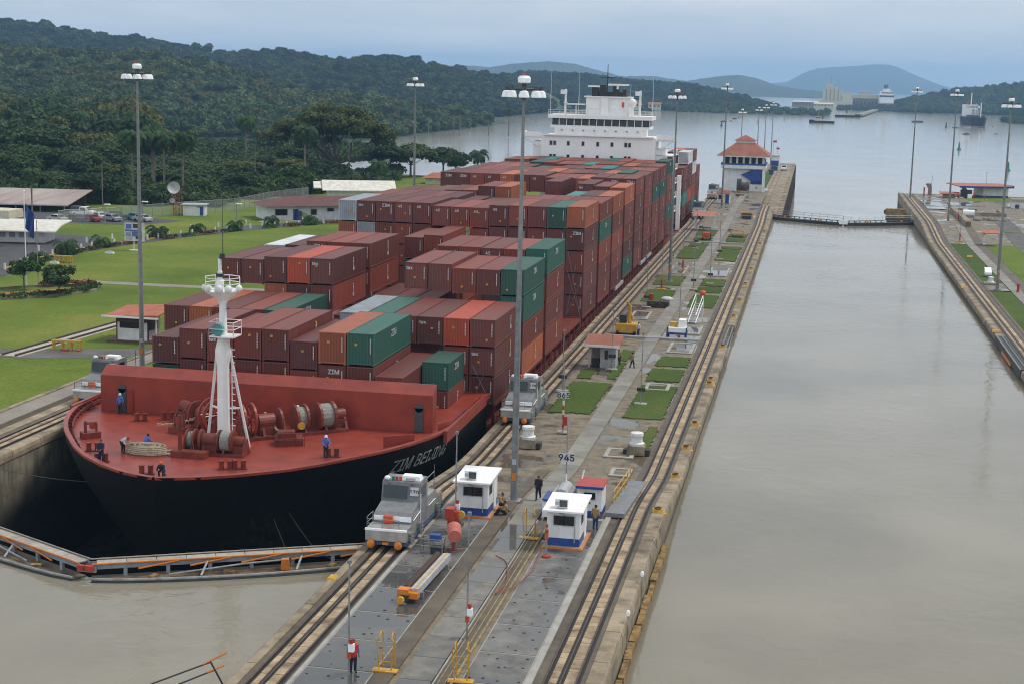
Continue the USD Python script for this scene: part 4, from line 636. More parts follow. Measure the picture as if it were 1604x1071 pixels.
# ---------------------------------------------------------------- people
Mf = manifold3d.Manifold
def limb(ch, grow=0.0, seg=10):
    out = []
    for c in ch:
        for (p, r), (q, s) in zip(c[:-1], c[1:]): out.append(Mf.batch_hull([Mf.sphere(r+grow, seg).translate(p), Mf.sphere(s+grow, seg).translate(q)]))
    return Mf.batch_boolean(out, manifold3d.OpType.Add)
def person(label, loc, face, pose='stand', shirt='navy', legs='navy', hat=None, vest=None, group=None):
    """face: direction looked at (radians, 0 = towards -y)."""
    hip, sh, hd = (0, 0, .94), (0, 0, 1.42), (0, -.03, 1.64); kn = [(s*.11, -.02, .5) for s in (-1, 1)]; an = [(s*.12, .02, .09) for s in (-1, 1)]; el = [(s*.27, .03, 1.15) for s in (-1, 1)]; wr = [(s*.28, -.08, .92) for s in (-1, 1)]
    if pose == 'walk': kn, an, el, wr = [(-.1, -.16, .5), (.1, .06, .5)], [(-.1, -.22, .1), (.11, .3, .16)], [(-.26, .12, 1.16), (.26, -.05, 1.15)], [(-.27, .16, .92), (.25, -.24, .97)]
    if pose == 'sit': hip, sh, hd, kn, an, el, wr = (0, 0, .47), (0, -.1, .95), (0, -.17, 1.18), [(s*.14, -.42, .5) for s in (-1, 1)], [(s*.13, -.46, .09) for s in (-1, 1)], [(s*.26, -.2, .72) for s in (-1, 1)], [(s*.1, -.42, .62) for s in (-1, 1)]
    if pose == 'ground': hip, sh, hd, kn, an, el, wr = (0, 0, .14), (0, .02, .62), (0, -.06, .85), [(s*.18, -.4, .42) for s in (-1, 1)], [(s*.15, -.62, .08) for s in (-1, 1)], [(s*.28, -.12, .42) for s in (-1, 1)], [(s*.12, -.36, .45) for s in (-1, 1)]
    if pose == 'bend': hip, sh, hd, el, wr = (0, .12, .9), (0, -.36, 1.14), (0, -.56, 1.2), [(s*.26, -.4, .86) for s in (-1, 1)], [(s*.16, -.6, .7) for s in (-1, 1)]
    if pose == 'kneel': hip, sh, hd, kn, an, el, wr = (0, .08, .42), (0, -.18, .84), (0, -.3, 1.05), [(-.14, -.3, .46), (.13, -.2, .09)], [(-.14, -.3, .08), (.13, .25, .1)], [(s*.27, -.34, .62) for s in (-1, 1)], [(s*.15, -.55, .5) for s in (-1, 1)]
    if pose == 'lean': el, wr = [(s*.28, -.16, 1.16) for s in (-1, 1)], [(s*.14, -.42, 1.08) for s in (-1, 1)]
    up = np.array(sh)-np.array(hip); up /= np.linalg.norm(up); S = [tuple(np.array(sh)+[s*.19, 0, 0]) for s in (-1, 1)]; Hp = [tuple(np.array(hip)+[s*.09, 0, -.02]) for s in (-1, 1)]; mid = tuple((np.array(hip)+np.array(sh))/2); hd = np.array(hd)
    torso = [[(hip, .15), (mid, .145), (sh, .15)], [(S[0], .085), (S[1], .085)], [(S[0], .08), (hip, .14)], [(S[1], .08), (hip, .14)]]; uarm = [[(S[i], .07), (el[i], .052)] for i in (0, 1)]; farm = [[(el[i], .05), (wr[i], .034)] for i in (0, 1)]
    leg = [[(Hp[i], .105), (kn[i], .07), (an[i], .05)] for i in (0, 1)]; foot = [[(an[i], .05), (tuple(np.array(an[i])+[0, -.17, -.045]), .038)] for i in (0, 1)]
    head = [[(tuple(hd), .095), (tuple(hd+[0, -.02, -.09]), .07)], [(tuple(hd+[0, .015, .02]), .1), (tuple(hd), .095)], [(tuple(hd+[0, -.1, -.02]), .018), (tuple(hd+[0, -.085, .03]), .012)], [(sh, .07), (tuple(hd+[0, .02, -.08]), .058)], [(tuple(hd+[-.1, .01, 0]), .02), (tuple(hd+[.1, .01, 0]), .02)]]
    hand = []
    for i in (0, 1):
        d = np.array(wr[i])-np.array(el[i]); d /= np.linalg.norm(d); w = np.array(wr[i]); sx = np.array([1.0, 0, 0]); sx -= d*(sx@d); sx /= np.linalg.norm(sx); pb = w+d*.085; inn = np.cross(d, sx)
        hand.append([(tuple(w), .03), (tuple(pb+sx*.025), .02)]); hand.append([(tuple(w), .03), (tuple(pb-sx*.025), .02)])
        for k, ln in enumerate((.065, .08, .075, .055)): a = pb+sx*(.033-.022*k); hand.append([(tuple(a), .011), (tuple(a+d*ln*.6+inn*.01), .01), (tuple(a+d*ln+inn*.03), .008)])
        a = w+d*.03+sx*.03*(1 if i else -1); hand.append([(tuple(a), .013), (tuple(a+d*.04+sx*.04*(1 if i else -1)), .01), (tuple(a+d*.075+sx*.045*(1 if i else -1)), .009)])
    p = thing('person', label, 'person', loc, face, group)
    ob(p, 'body', limb(torso+uarm+farm+leg+foot+head+hand, -.004, 8), L['skin'], smooth=50)
    ob(p, 'shirt', limb(torso+uarm+([[(el[i], .052), (tuple((np.array(el[i])+np.array(wr[i]))/2), .045)] for i in (0, 1)]), .012), L[shirt], smooth=50); ob(p, 'trousers', limb(leg+[[(hip, .13), (Hp[0], .11)], [(hip, .13), (Hp[1], .11)]], .014), L[legs], smooth=50); ob(p, 'shoes', limb(foot, .012, 8), L['dark_cloth'])
    if vest: ob(p, 'vest', limb(torso, .035), L[vest], smooth=50)
    c = tuple(hd+[0, .015, .035])
    if hat: ob(p, 'helmet', limb([[(c, .125), (tuple(np.array(c)+[0, -.005, .02]), .12)]], 0, 12)-Mf.cube((.4, .4, .2), True).translate((c[0], c[1], c[2]-.13))+Mf.cylinder(.02, .14, .15, 12).translate((c[0], c[1]-.02, c[2]-.045)), L[hat], smooth=50)
    else: ob(p, 'hair', limb([[(c, .104), (tuple(np.array(c)+[0, .02, .01]), .1)]], 0, 10)-Mf.cube((.4, .2, .3), True).translate((c[0], c[1]-.14, c[2]-.08))-Mf.cube((.4, .4, .2), True).translate((c[0], c[1], c[2]-.16)), L['hair'], smooth=50)
    ob(p, 'eyes', MB().ell(hd+[-.035, -.088, .01], (.012,)*3, 1).ell(hd+[.035, -.088, .01], (.012,)*3, 1), L['dark_cloth'])
PI = math.pi; DZ = 1.9
for a in (('sailor in blue shirt and white helmet standing in the left breakwater doorway', (-57.2, 119.6, DZ), 0, 'stand', 'shirt_blue', 'dark_cloth', 'helmet_white'), ('sailor in white shirt and red cap bending over the rope coil', (-51.0, 107.0, DZ), 1.2, 'bend', 'white_cloth', 'dark_cloth', 'vest_red'),
          ('sailor in blue shirt crouching with his back turned behind the rope coil', (-49.9, 108.6, DZ), 2.6, 'kneel', 'shirt_blue', 'navy', None), ('sailor in dark clothes leaning on the rail at the left bow', (-51.2, 103.7, DZ), 0, 'lean', 'navy', 'navy', None), ('sailor in dark clothes and orange helmet crouching at the very bow', (-45.2, 101.2, DZ), 0, 'kneel', 'navy', 'navy', 'helmet_orange'),
          ('sailor in blue shirt and white helmet standing alone at the right bow edge', (-35.6, 109.9, DZ), .5, 'lean', 'shirt_blue', 'dark_cloth', 'helmet_white'), ('left of two white helmeted sailors behind the right windlass', (-41.2, 119.6, DZ), -.5, 'stand', 'shirt_blue', 'navy', 'helmet_white'), ('right of two white helmeted sailors behind the right windlass', (-40.5, 119.7, DZ), .4, 'stand', 'shirt_blue', 'navy', 'helmet_white'),
          ('bare headed sailor in blue bending at the end of the right windlass', (-39.0, 119.9, DZ), -.9, 'bend', 'shirt_blue', 'navy', None), ('sailor in blue with lowered white helmet bending beside the windlass end', (-38.0, 119.5, DZ), -1.3, 'bend', 'shirt_blue', 'navy', 'helmet_white'), ('sailor with white helmet crouching beside the foot of the mast', (-46.0, 110.6, DZ), 0, 'kneel', 'navy', 'dark_cloth', 'helmet_white'),
          ('man in dark blue overalls walking towards us along the pale walkway', (-18.05, 105.0, zc(105)+.09), 0, 'walk', 'navy', 'navy', None), ('man in tan shirt and blue trousers seated against the left cabin', (-20.1, 101.6, zc(101)+.04), 1.1, 'sit', 'tan_cloth', 'navy', None), ('man in yellowish shirt sitting on the ground beside the left cabin', (-19.6, 100.7, zc(100)+.02), -1.2, 'ground', 'tan_cloth', 'dark_cloth', None),
          ('man in tan shirt and blue jeans standing behind the right cabin', (-13.0, 98.6, 1.24), 2.9, 'stand', 'tan_cloth', 'jeans', None), ('man in blue shirt and red vest at the bottom edge behind the thin mast', (-21.4, 70.6, 1.24), .6, 'stand', 'shirt_blue', 'navy', None, 'vest_red'), ('man in tan shirt standing on the walkway past the red roofed hut', (-18.2, 164.3, .09), 2.6, 'walk', 'tan_cloth', 'dark_cloth', None),
          ('man in teal hat beside the open side of the red roofed hut', (-19.9, 166.2, .03), 0, 'stand', 'tan_cloth', 'dark_cloth', 'teal_cloth'), ('man in white helmet left of the yellow crane', (-23.0, 188.6, .0), .8, 'stand', 'white_cloth', 'jeans', 'helmet_white'), ('man in jeans right of the yellow crane', (-20.0, 186.2, .0), -.8, 'stand', 'white_cloth', 'jeans', None)): person(*a)
# ---------------------------------------------------------------- lamp masts
def lamp_parts(p, h):
    ob(p, 'pole', MB().lathe([(.27, .06), (.25, 3), (.19, h*.5), (.1, h-1.7)], n=10), L['pole_grey'], smooth=40); ob(p, 'base_plate', MB().b2(-.5, .5, -.5, .5, -.02, .06), L['galv'])
    ob(p, 'hatch', MB().b2(-.13, .13, -.29, -.24, 1.5, 2.1), L['orange_paint']); ob(p, 'notice', MB().b2(-.15, .15, -.28, -.24, 2.7, 3.1), L['light_grey'])
    ob(p, 'cap', MB().lathe([(.3, h-.75), (.44, h-.7), (.46, h-.4), (.34, h-.25), (0, h-.22)], n=14), L['lampshade'], smooth=40); ob(p, 'warning_light', MB().cyl((0, 0, h-.24), (0, 0, h+.05), .1, n=8), L['red_paint'])
    rg = MB(); t = [k*PI/4+.2 for k in range(8)]
    for k in range(8): rg.cyl((0, 0, h-1.25), (1.12*math.cos(t[k]), 1.12*math.sin(t[k]), h-1.1), .045, n=5); rg.cyl((.95*math.cos(t[k]), .95*math.sin(t[k]), h-1.12), (.95*math.cos(t[k-1]), .95*math.sin(t[k-1]), h-1.12), .04, n=4)
    rg.cyl((0, 0, h-1.9), (0, 0, h-.7), .17, n=8); ob(p, 'lamp_ring', rg, L['dark_grey'])
    for a in t:
        x, y = 1.18*math.cos(a), 1.18*math.sin(a); q = ob(p, 'lamp_shade', MB().lathe([(.12, h-1.22), (.27, h-1.3), (.36, h-1.6), (.36, h-1.7), (.0, h-1.6)], (x, y, 0), 12), L['lampshade'], smooth=40); ob(q, 'ballast', MB().cyl((x, y, h-1.24), (x, y, h-.98), .15, n=8), L['dark_grey'])
lamp0 = thing('lamp_mast', 'nearest tall grey lamp mast, standing beside the left white cabin', 'lamp post', (-19.75, 104.6, zc(104.6)), 0, 'tall lamp masts along the locks'); lamp_parts(lamp0, 30.3)
for loc, lb, sc in (((-21.2, 240.7, 0), 'second lamp mast on the centre wall, beside the ship', 1), ((-21.5, 381.4, 1.1), 'lamp mast on the centre wall just before the red roofed control house', 1), ((-67.1, 145.6, .5), 'lamp mast on the left lawn behind the breakwater', 1.035), ((-67.0, 255.2, .5), 'lamp mast on the left bank rising behind the containers by the round trees', 1.01), ((29.9, 251.6, -.15), 'nearest lamp mast on the right wall, at the right picture edge', 1), ((31.3, 364.2, 1.0), 'middle lamp mast of the three on the right wall', 1), ((26.9, 436, 1.4), 'furthest lamp mast of the three on the right wall', 1),
                    ((-21, 457.5, -1), 'lamp mast rising straight behind the red roof of the control house', .83), ((-18, 508.3, -1), 'first lamp mast right behind the control house roof', .83), ((-17, 549, -1), 'second lamp mast beyond the control house on the approach wall', .84), ((-15.4, 580, -1), 'furthest lamp mast out on the approach wall', .86)):
    copy(lamp0, 'lamp_mast', lb, 'lamp post', loc, .3, 'tall lamp masts along the locks', sc)
# ---------------------------------------------------------------- towing locomotives
def mule(p):
    S, W = L['silver'], 1.35; blu = pm('loco_blue', (.07, .1, .17), .5) if 'loco_blue' not in L else L['loco_blue']
    ob(p, 'underframe', MB().b2(-W, W, .15, 10.6, .38, .78), blu)
    ob(p, 'nose', MB().xprof([(0, .78), (0, 1.62), (.12, 1.72), (1.75, 1.72), (1.75, .78)], -W, W), S); ob(p, 'nose_edge', MB().b2(-W-.02, W+.02, -.03, .16, 1.6, 1.76), L['lampshade'])
    ob(p, 'hood', MB().xprof([(1.75, .78), (1.75, 2.25), (2.05, 2.55), (3.9, 3.0), (3.9, .78)], -W+.1, W-.1), L['mid_grey']); ob(p, 'hood_band', MB().box((0, 1.74, 2.08), (2.5, .06, .4)), L['lampshade']); ob(p, 'hood_side', MB().b2(-W+.06, -W+.1, 1.9, 3.9, .8, 2.4).b2(W-.1, W-.06, 1.9, 3.9, .8, 2.4), S)
    ob(p, 'cab', MB().xprof([(3.9, .78), (3.75, 3.0), (4.05, 4.45), (4.2, 4.55), (5.9, 4.55), (6.0, 4.45), (6.0, .78)], -W+.05, W-.05), L['mid_grey']); ob(p, 'windscreen', MB().box((-.38, 3.82, 3.68), (1.6, .06, 1.05), rx=-.2), L['window_tint']); ob(p, 'side_window', MB().b2(W-.06, W-.03, 4.3, 5.5, 3.1, 4.1).b2(-W+.03, -W+.06, 4.3, 5.5, 3.1, 4.1), L['window_dark'])
    ob(p, 'engine_cover', MB().xprof([(6.0, .78), (6.0, 2.7), (8.3, 2.7), (8.9, 2.1), (10.6, 1.75), (10.6, .78)], -W+.05, W-.05), S)
    pl = ob(p, 'number_plate', MB().box((.92, 3.84, 3.78), (.56, .05, .7), rx=-.2), L['sign_white']); v, f = textparts('170', .32); ob(pl, 'digits', MB().add(v*[.75, 1, 1] @ RF.T+[.92, 3.80, 3.6], f), L['lettering_black'])
    ac = ob(p, 'roof_box', MB().box((.55, 4.7, 4.75), (1.35, .95, .36), top=(.85, .8)), L['lampshade']); ob(ac, 'grille', MB().b2(.25, .9, 4.2, 4.24, 4.62, 4.8), L['light_grey'])
    for x, c in ((-.62, 'green_paint'), (-.38, 'red_paint'), (-.12, 'orange_red')): ob(p, 'signal_lamp', MB().cyl((x, 4.25, 4.55), (x, 4.25, 4.86), .1, n=10), L[c])
    ob(p, 'searchlight', MB().ell((-1.0, 4.2, 4.72), (.2, .18, .18)).cyl((-.95, 4.2, 4.5), (-.95, 4.2, 4.7), .05), L['lampshade']); ob(p, 'marker_light', MB().ell((-.8, 3.99, 4.35), (.1, .06, .07), 1).ell((.75, 3.99, 4.35), (.12, .06, .09), 1), L['red_paint'])
    ob(p, 'red_box', MB().b2(-.55, .05, 1.45, 1.72, 1.75, 2.35), L['orange_red'])
    rl = MB(); rails(rl, [(-W+.05, .25, 1.72), (-.3, .25, 1.72), (W-.55, .25, 1.72)], .75, .028); rails(rl, [(-W+.05, .25, 1.72), (-W+.05, 1.7, 1.72)], .9, .028); ob(p, 'front_rail', rl, L['galv']); ob(p, 'rear_rail', rails(MB(), [(W-.1, 6.1, 2.7), (W-.1, 8.2, 2.7), (W-.1, 8.2, 3.3)], 1.6, .03), L['galv'])
    for x in (-.95, .85): ob(p, 'fender', MB().ell((x, -.12, .52), (.26, .24, .38)).b2(x-.2, x+.2, -.15, .2, .3, .78), L['orange_paint'])
    ob(p, 'coupler', MB().b2(-.2, .2, -.12, .2, .5, .68), L['orange_paint'])
    for y in (1.6, 3.6, 7.2, 9.2):
        for x in (-.76, .76): ob(p, 'wheel', MB().cyl((x-.07, y, .42), (x+.07, y, .42), .4, n=16), L['rail_steel'])
    for y in (.9, 3.5, 8.6):
        st = MB()
        for k in range(4): st.b2(W-.02, W+.26, y-.28, y+.28, .42+k*.3, .47+k*.3)
        st.b2(W+.2, W+.26, y-.3, y-.25, .4, 2.2).b2(W+.2, W+.26, y+.25, y+.3, .4, 2.2); ob(p, 'step', st, S)
    ob(p, 'handrail', MB().cyl((W, 1.9, 2.0), (W, 3.8, 2.2), .03, n=4).cyl((W, 6.2, 1.9), (W, 8.2, 1.9), .03, n=4).cyl((W-.02, 3.95, 1.2), (W-.02, 3.95, 3.6), .035, n=4), L['lampshade'])
mg = 'silver towing locomotives on the rack tracks'
mule0 = thing('towing_locomotive', 'nearest silver towing locomotive, on the left track beside the bow', 'locomotive', (-25.36, 90.6, 1.22), 0, mg, None, (1, .93, .79)); mule(mule0)
for loc, lb in (((-25.3, 133.6, .02), 'silver towing locomotive next to the foremost containers on the centre wall'), ((-63.5, 126, .9), 'silver towing locomotive half hidden behind the breakwater on the left bank'), ((-25.36, 404, 1.2), 'small far towing locomotive left of the white kiosk'), ((-25.36, 353, .35), 'far towing locomotive behind the orange roofed shelter')): copy(mule0, 'towing_locomotive', lb, 'locomotive', loc, 0, mg, (1, .93, .79))
# ---------------------------------------------------------------- white cabins on the near wall
def cabin(p, w, d, h):
    W = L['white_paint']
    ob(p, 'plinth', MB().b2(-w/2-.12, w/2+.12, -.18, d+.1, 0, .14), L['kerb_light']); ob(p, 'plinth_edge', MB().b2(-w/2-.26, w/2+.26, -.32, -.18, 0, .1).b2(w/2+.12, w/2+.26, -.18, d+.3, 0, .1).b2(-w/2-.26, -w/2-.12, -.18, d+.3, 0, .1), L['orange_paint'])
    ob(p, 'wall', MB().b2(-w/2, w/2, 0, d, .65, h), W); ob(p, 'base_band', MB().b2(-w/2-.015, w/2+.015, -.015, d+.015, .14, .66), L['blue_paint'])
    ob(p, 'roof', MB().xprof([(-.42, h+.02), (-.42, h+.13), (d+.25, h+.28), (d+.25, h+.16)], -w/2-.25, w/2+.25), L['ship_white'])
    for x0, x1, in ((-.62, .02), (.06, .7)):
        q = ob(p, 'window', MB().b2(x0-.05, x1+.05, -.05, 0, 1.5, 2.2), L['light_grey']); ob(q, 'pane', MB().b2(x0, x1, -.07, -.03, 1.55, 2.15), L['window_dark'])
    q = ob(p, 'side_window', MB().b2(w/2, w/2+.04, .45, 1.3, 1.5, 2.3), L['light_grey']); ob(q, 'pane', MB().b2(w/2+.03, w/2+.06, .5, 1.25, 1.55, 2.25), L['window_dark']); ob(p, 'door', MB().b2(w/2, w/2+.05, 1.9, 2.75, .2, 2.25), L['ship_white'])
    a = ob(p, 'air_conditioner', MB().b2(-.6, .25, .1, .6, h+.2, h+.78), L['lampshade']); ob(a, 'grille', MB().b2(-.3, .2, .07, .1, h+.26, h+.72), L['dark_grey']); ob(a, 'fan', MB().cyl((-.46, .1, h+.5), (-.46, .04, h+.5), .13, n=12), L['light_grey'])
    ob(p, 'conduit', MB().path([(-.4, .1, h+.3), (-.3, -.1, h-.1), (.2, -.06, h-.25), (.75, -.05, h-.25), (.75, -.05, .4)], .03, 5), L['light_grey'])
for loc, lb, rz in (((-21.7, 99.5, 1.2), 'white cabin with blue base band beside the nearest tall lamp mast', .0), ((-14.5, 94.2, 1.2), 'white cabin with blue base band in the middle of the right wet pad', .0)): p = thing('control_cabin', lb, 'cabin', loc, rz, 'white cabins on the centre wall'); cabin(p, 2.15, 3.3, 2.45)
p = thing('control_cabin', 'white cabin with dark red flat roof behind the right white cabin', 'cabin', (-13.9, 101.9, 1.15)); W = L['white_paint']
ob(p, 'wall', MB().b2(-.85, .85, 0, 2.1, .45, 2.1), W); ob(p, 'base_band', MB().b2(-.87, .87, -.02, 2.12, .0, .45), L['blue_paint']); ob(p, 'roof', MB().b2(-.97, .97, -.2, 2.3, 2.12, 2.24), L['red_paint']); ob(p, 'roof_edge', MB().b2(-.98, .98, -.24, -.2, 2.06, 2.24), L['blue_paint']); q = ob(p, 'window', MB().b2(-.42, .42, -.04, 0, 1.25, 1.8), L['light_grey']); ob(q, 'pane', MB().b2(-.38, .38, -.06, -.03, 1.29, 1.76), L['window_dark']); ob(p, 'bulkhead_lamp', MB().ell((.0, -.08, 1.05), (.08, .08, .08), 1), L['dark_grey'])
p = thing('gangway_ramp', 'grey ramp with yellow handrails beside the red roofed cabin', 'ramp', (-12.0, 102, 1.24), -.05); ob(p, 'deck', MB().xprof([(0, 0), (10, .0), (10, .08), (0, .3)], -.75, .55), L['mid_grey']); ob(p, 'handrail', rails(MB(), [(-.7, y, .1) for y in np.arange(2.5, 10, 1.2)], 1.05, .04), L['yellow_paint'])
p = thing('winch_machine', 'grey and white machine with blue lid beyond the right white cabin', 'machine', (-16.0, 100.8, 1.2)); ob(p, 'body', MB().b2(-.5, .9, 0, 3.2, 0, 1.5).cyl((.2, .4, 1.5), (.2, 2.8, 1.5), .5, n=12), L['light_grey']); ob(p, 'blue_lid', MB().box((-.75, .8, 1.35), (.5, 2.2, .1), rx=0), L['blue_paint']); ob(p, 'arm', MB().cyl((1.1, .3, .4), (1.3, 3.6, 2.6), .07).cyl((.6, .3, .4), (.1, 3.0, 2.4), .06), L['light_grey']); ob(p, 'side_panel', MB().b2(-1.0, -.55, -.2, 2, .1, 1.2), L['ship_white'])
# signs with numbers
def number_sign(num, label, loc, stripe):
    p = thing('number_sign', label, 'sign', loc); ob(p, 'post', MB().cyl((0, 0, 0), (0, 0, 6.4), .05, n=6), L['galv']); b = ob(p, 'number_board', MB().b2(-.55, .55, -.08, -.04, 3.15, 3.75), L['sign_white']); v, f = textparts(num, .46); ob(b, 'digits', MB().add(v @ RF.T+[0, -.09, 3.22], f), L['lettering_black'])
    if stripe:
        for k in range(6): ob(p, 'stripe', MB().cyl((0, 0, .4+k*.42), (0, 0, .82+k*.42), .09, n=8), L['red_paint' if k % 2 == 0 else 'hazard_white'])
        ob(p, 'call_box', MB().b2(-.02, .4, -.2, .1, .7, 1.5), L['red_paint']); ob(p, 'foot', MB().b2(-.5, .5, -.4, .4, 0, .12), L['kerb_light'])
number_sign('865', 'sign reading 865 on a red and white striped post beside the lawn', (-20.6, 131.8, 0), True); number_sign('945', 'sign reading 945 on a thin post above the red roofed cabin', (-16.0, 104.6, zc(104.6)), False)
# bollards
def bollard(label, loc, g):
    p = thing('mooring_bollard', label, 'bollard', loc, 0, g); ob(p, 'plinth', MB().b2(-.75, .75, -.7, .7, 0, .75), L['concrete_old']); ob(p, 'bollard_body', MB().lathe([(.62, .75), (.66, .95), (.5, 1.05), (.46, 1.5), (.56, 1.6), (.54, 1.82), (0, 1.9)], n=18), L['white_paint'], smooth=40); ob(p, 'fairlead_roller', MB().box((.95, -.1, .25), (.4, .9, .45)).box((-.95, -.1, .2), (.3, .8, .4)), L['black_steel'])
bollard('white mushroom bollard on a plinth left of the walkway, near the lamp mast', (-22.6, 125.6, 0), 'white mooring bollards'); bollard('white mushroom bollard on a plinth right of the walkway by the small lawn', (-13.3, 125.9, 0), 'white mooring bollards')
for i, y in enumerate((104.3, 118.6, 128.6, 138.4, 158, 160.5, 181.5, 206, 222, 241, 262, 284, 305, 330)):
    p = thing('mooring_ring', 'yellow iron ring bracket on the right coping, %s from the near end' % ORD[i], 'ring', (-9.35, y, zc(y)), 0, 'yellow brackets on the coping'); ob(p, 'bracket', MB().xprof([(-.35, 0), (-.2, .28), (.2, .28), (.35, 0)], -.35, .35).xprof([(-.3, -.25), (-.2, -.02), (.2, -.02), (.3, -.25)], .35, .6), L['yellow_paint']); ob(p, 'ring', MB().tm(trimesh.creation.torus(.22, .05, 12, 6), None, (0, 0, .32)), L['rust'])
for i, y in enumerate((84.5, 152.0, 199)): p = thing('coping_cleat', ('yellow cleat plate on the left coping in front of the nearest locomotive', 'yellow cleat plate on the left coping beyond the second locomotive', 'yellow cleat plate on the left coping by the deck ladder')[i], 'cleat', (-26.95, y, zc(y)+.02)); ob(p, 'plate', MB().box((0, 0, .06), (.5, .9, .14), top=(.7, .8)), L['yellow_paint'])
# machinery on the near pads
p = thing('hydrant_stand', 'red pump stand with yellow valve left of the left cabin', 'pump', (-22.1, 95.6, 1.22)); ob(p, 'body', MB().b2(-.35, .35, -.3, .3, .0, 1.5).b2(-.5, .1, -.4, .4, .9, 1.7).cyl((0, -.5, 1), (0, .5, 1), .2), L['red_paint']); ob(p, 'valve', MB().cyl((.5, -.1, 1.25), (.5, .1, 1.25), .28, n=12).cyl((.3, 0, 1.2), (.55, 0, 1.2), .12), L['yellow_paint']); ob(p, 'motor', MB().cyl((.45, -.2, .55), (.45, .35, .55), .2, n=10), L['dark_grey'])
p = thing('buoy_drum', 'faded pinkish red drum lying tilted near the red pump', 'drum', (-21.2, 91.9, 1.22), .5); ob(p, 'drum', MB().cyl((-.1, -.55, 1.05), (.15, .55, 1.25), .42, .5, 16), L['cyl_pink']); ob(p, 'stand', MB().cyl((0, 0, 0), (0, 0, .8), .14, n=8), L['hose_red'])
p = thing('equipment_rack', 'small blue and grey metal rack in the puddle left of the pink drum', 'rack', (-22.2, 91.0, 1.22)); ob(p, 'frame', rails(MB(), [(-.9, -.2, 0), (-.3, -.2, 0), (.5, -.2, 0), (.5, .5, 0), (-.9, .5, 0)], .9, .035), L['galv']); ob(p, 'blue_case', MB().b2(-.35, .35, -.15, .3, .8, 1.2), L['blue_paint']); ob(p, 'black_box', MB().b2(-.3, .5, -.2, .4, .02, .4), L['black_steel'])
p = thing('beam_trolley', 'long grey beam with yellow ends beside a brown log on the left pad', 'beam', (-21.3, 81.4, 1.22), -.035); ob(p, 'beam', MB().b2(-.1, .38, .4, 7.4, .35, .75), L['light_grey']); ob(p, 'yellow_strip', MB().b2(.12, .2, .4, 7.4, .752, .78), L['yellow_paint']); ob(p, 'log', MB().path([(-.42, .6, .62), (-.4, 2.6, .68), (-.44, 4.6, .6), (-.4, 7.2, .66)], .24, 9), L['brown_log']); ob(p, 'end_block', MB().b2(-.75, -.1, -.1, .5, .3, .8).b2(-.1, .45, .0, .45, .25, .6), L['orange_paint']); ob(p, 'end_wheel', MB().cyl((-.45, -.5, .25), (-.45, -.15, .25), .22, n=10), L['yellow_paint']); ob(p, 'shackle', MB().b2(-.5, -.1, -.25, .0, .1, .5), L['black_steel']); ob(p, 'trestle', MB().b2(-.6, .5, 1, 1.2, 0, .36).b2(-.6, .5, 6.4, 6.6, 0, .36), L['mid_grey'])
def hoops(label, loc, rz=0):
    p = thing('ladder_hoop', label, 'ladder rail', loc, rz); mb = MB()
    for x in (-.45, .45): mb.path([(x*.7, -.35, 0), (x, -.35, 1.6)]+[(x*.7, -.35+.35*(1-math.cos(t)), 1.6+.35*math.sin(t)) for t in np.linspace(.3, PI-.3, 5)]+[(x*.7, .35, 1.6), (x*.7, .35, 0)], .035, 6)
    ob(p, 'hoop', mb, L['yellow_paint']); ob(p, 'rung', MB().path([(-.31, -.35, .5), (.31, -.35, .5)], .025).path([(-.31, -.35, .9), (.31, -.35, .9)], .025).path([(-.31, -.35, 1.3), (.31, -.35, 1.3)], .025).b2(-.65, .65, -.6, -.1, 0, .06), L['yellow_paint'])
hoops('yellow ladder hoops at the front end of the left pad', (-19.9, 71.6, 1.22)); hoops('yellow ladder hoops over the cable trench at the bottom edge', (-15.9, 71.2, 1.22), .1); hoops('yellow ladder hoops beyond the right cabin by the trench', (-17.0, 96.0, 1.22))
def thin_pole(label, loc, h=6.0, fit='red', g='thin grey poles along the centre wall'):
    p = thing('thin_pole', label, 'pole', loc, 0, g); ob(p, 'pole', MB().cyl((0, 0, 0), (0, 0, h), .06, .045, 7), L['galv']); ob(p, 'head', MB().box((.02, -.03, h), (.2, .2, .16)), L['mid_grey'])
    if fit == 'red': ob(p, 'beacon', MB().cyl((.15, -.1, 1.75), (.15, -.1, 2.0), .1, n=8), L['red_paint']); ob(p, 'beacon_box', MB().b2(.02, .3, -.22, .02, 1.35, 1.75), L['lampshade']); ob(p, 'collar', MB().cyl((0, 0, .95), (0, 0, 1.25), .12, n=8), L['orange_red'])
    elif fit == 'box': ob(p, 'junction_box', MB().b2(-.4, -.06, -.15, .15, 1.3, 1.65).b2(.06, .4, -.15, .15, 1.3, 1.65), L['black_steel']); ob(p, 'foot', MB().b2(-.6, .6, -.4, .4, -.02, .1), L['kerb_light'])
    else: ob(p, 'foot', MB().b2(-.6, .6, -.4, .4, -.02, .1), L['yellow_paint']); ob(p, 'red_base', MB().cyl((0, 0, .1), (0, 0, 1.5), .14, n=8), L['red_paint'])
thin_pole('thin pole with white and red beacon at the bottom edge by the man in red', (-21.5, 70.2, 1.2)); thin_pole('thin pole with beacon beside the cable trench in the foreground', (-16.9, 76.8, 1.2), 7.0); thin_pole('thin pole with orange collars in front of the left white cabin', (-22.2, 96.6, 1.2), 6.6)
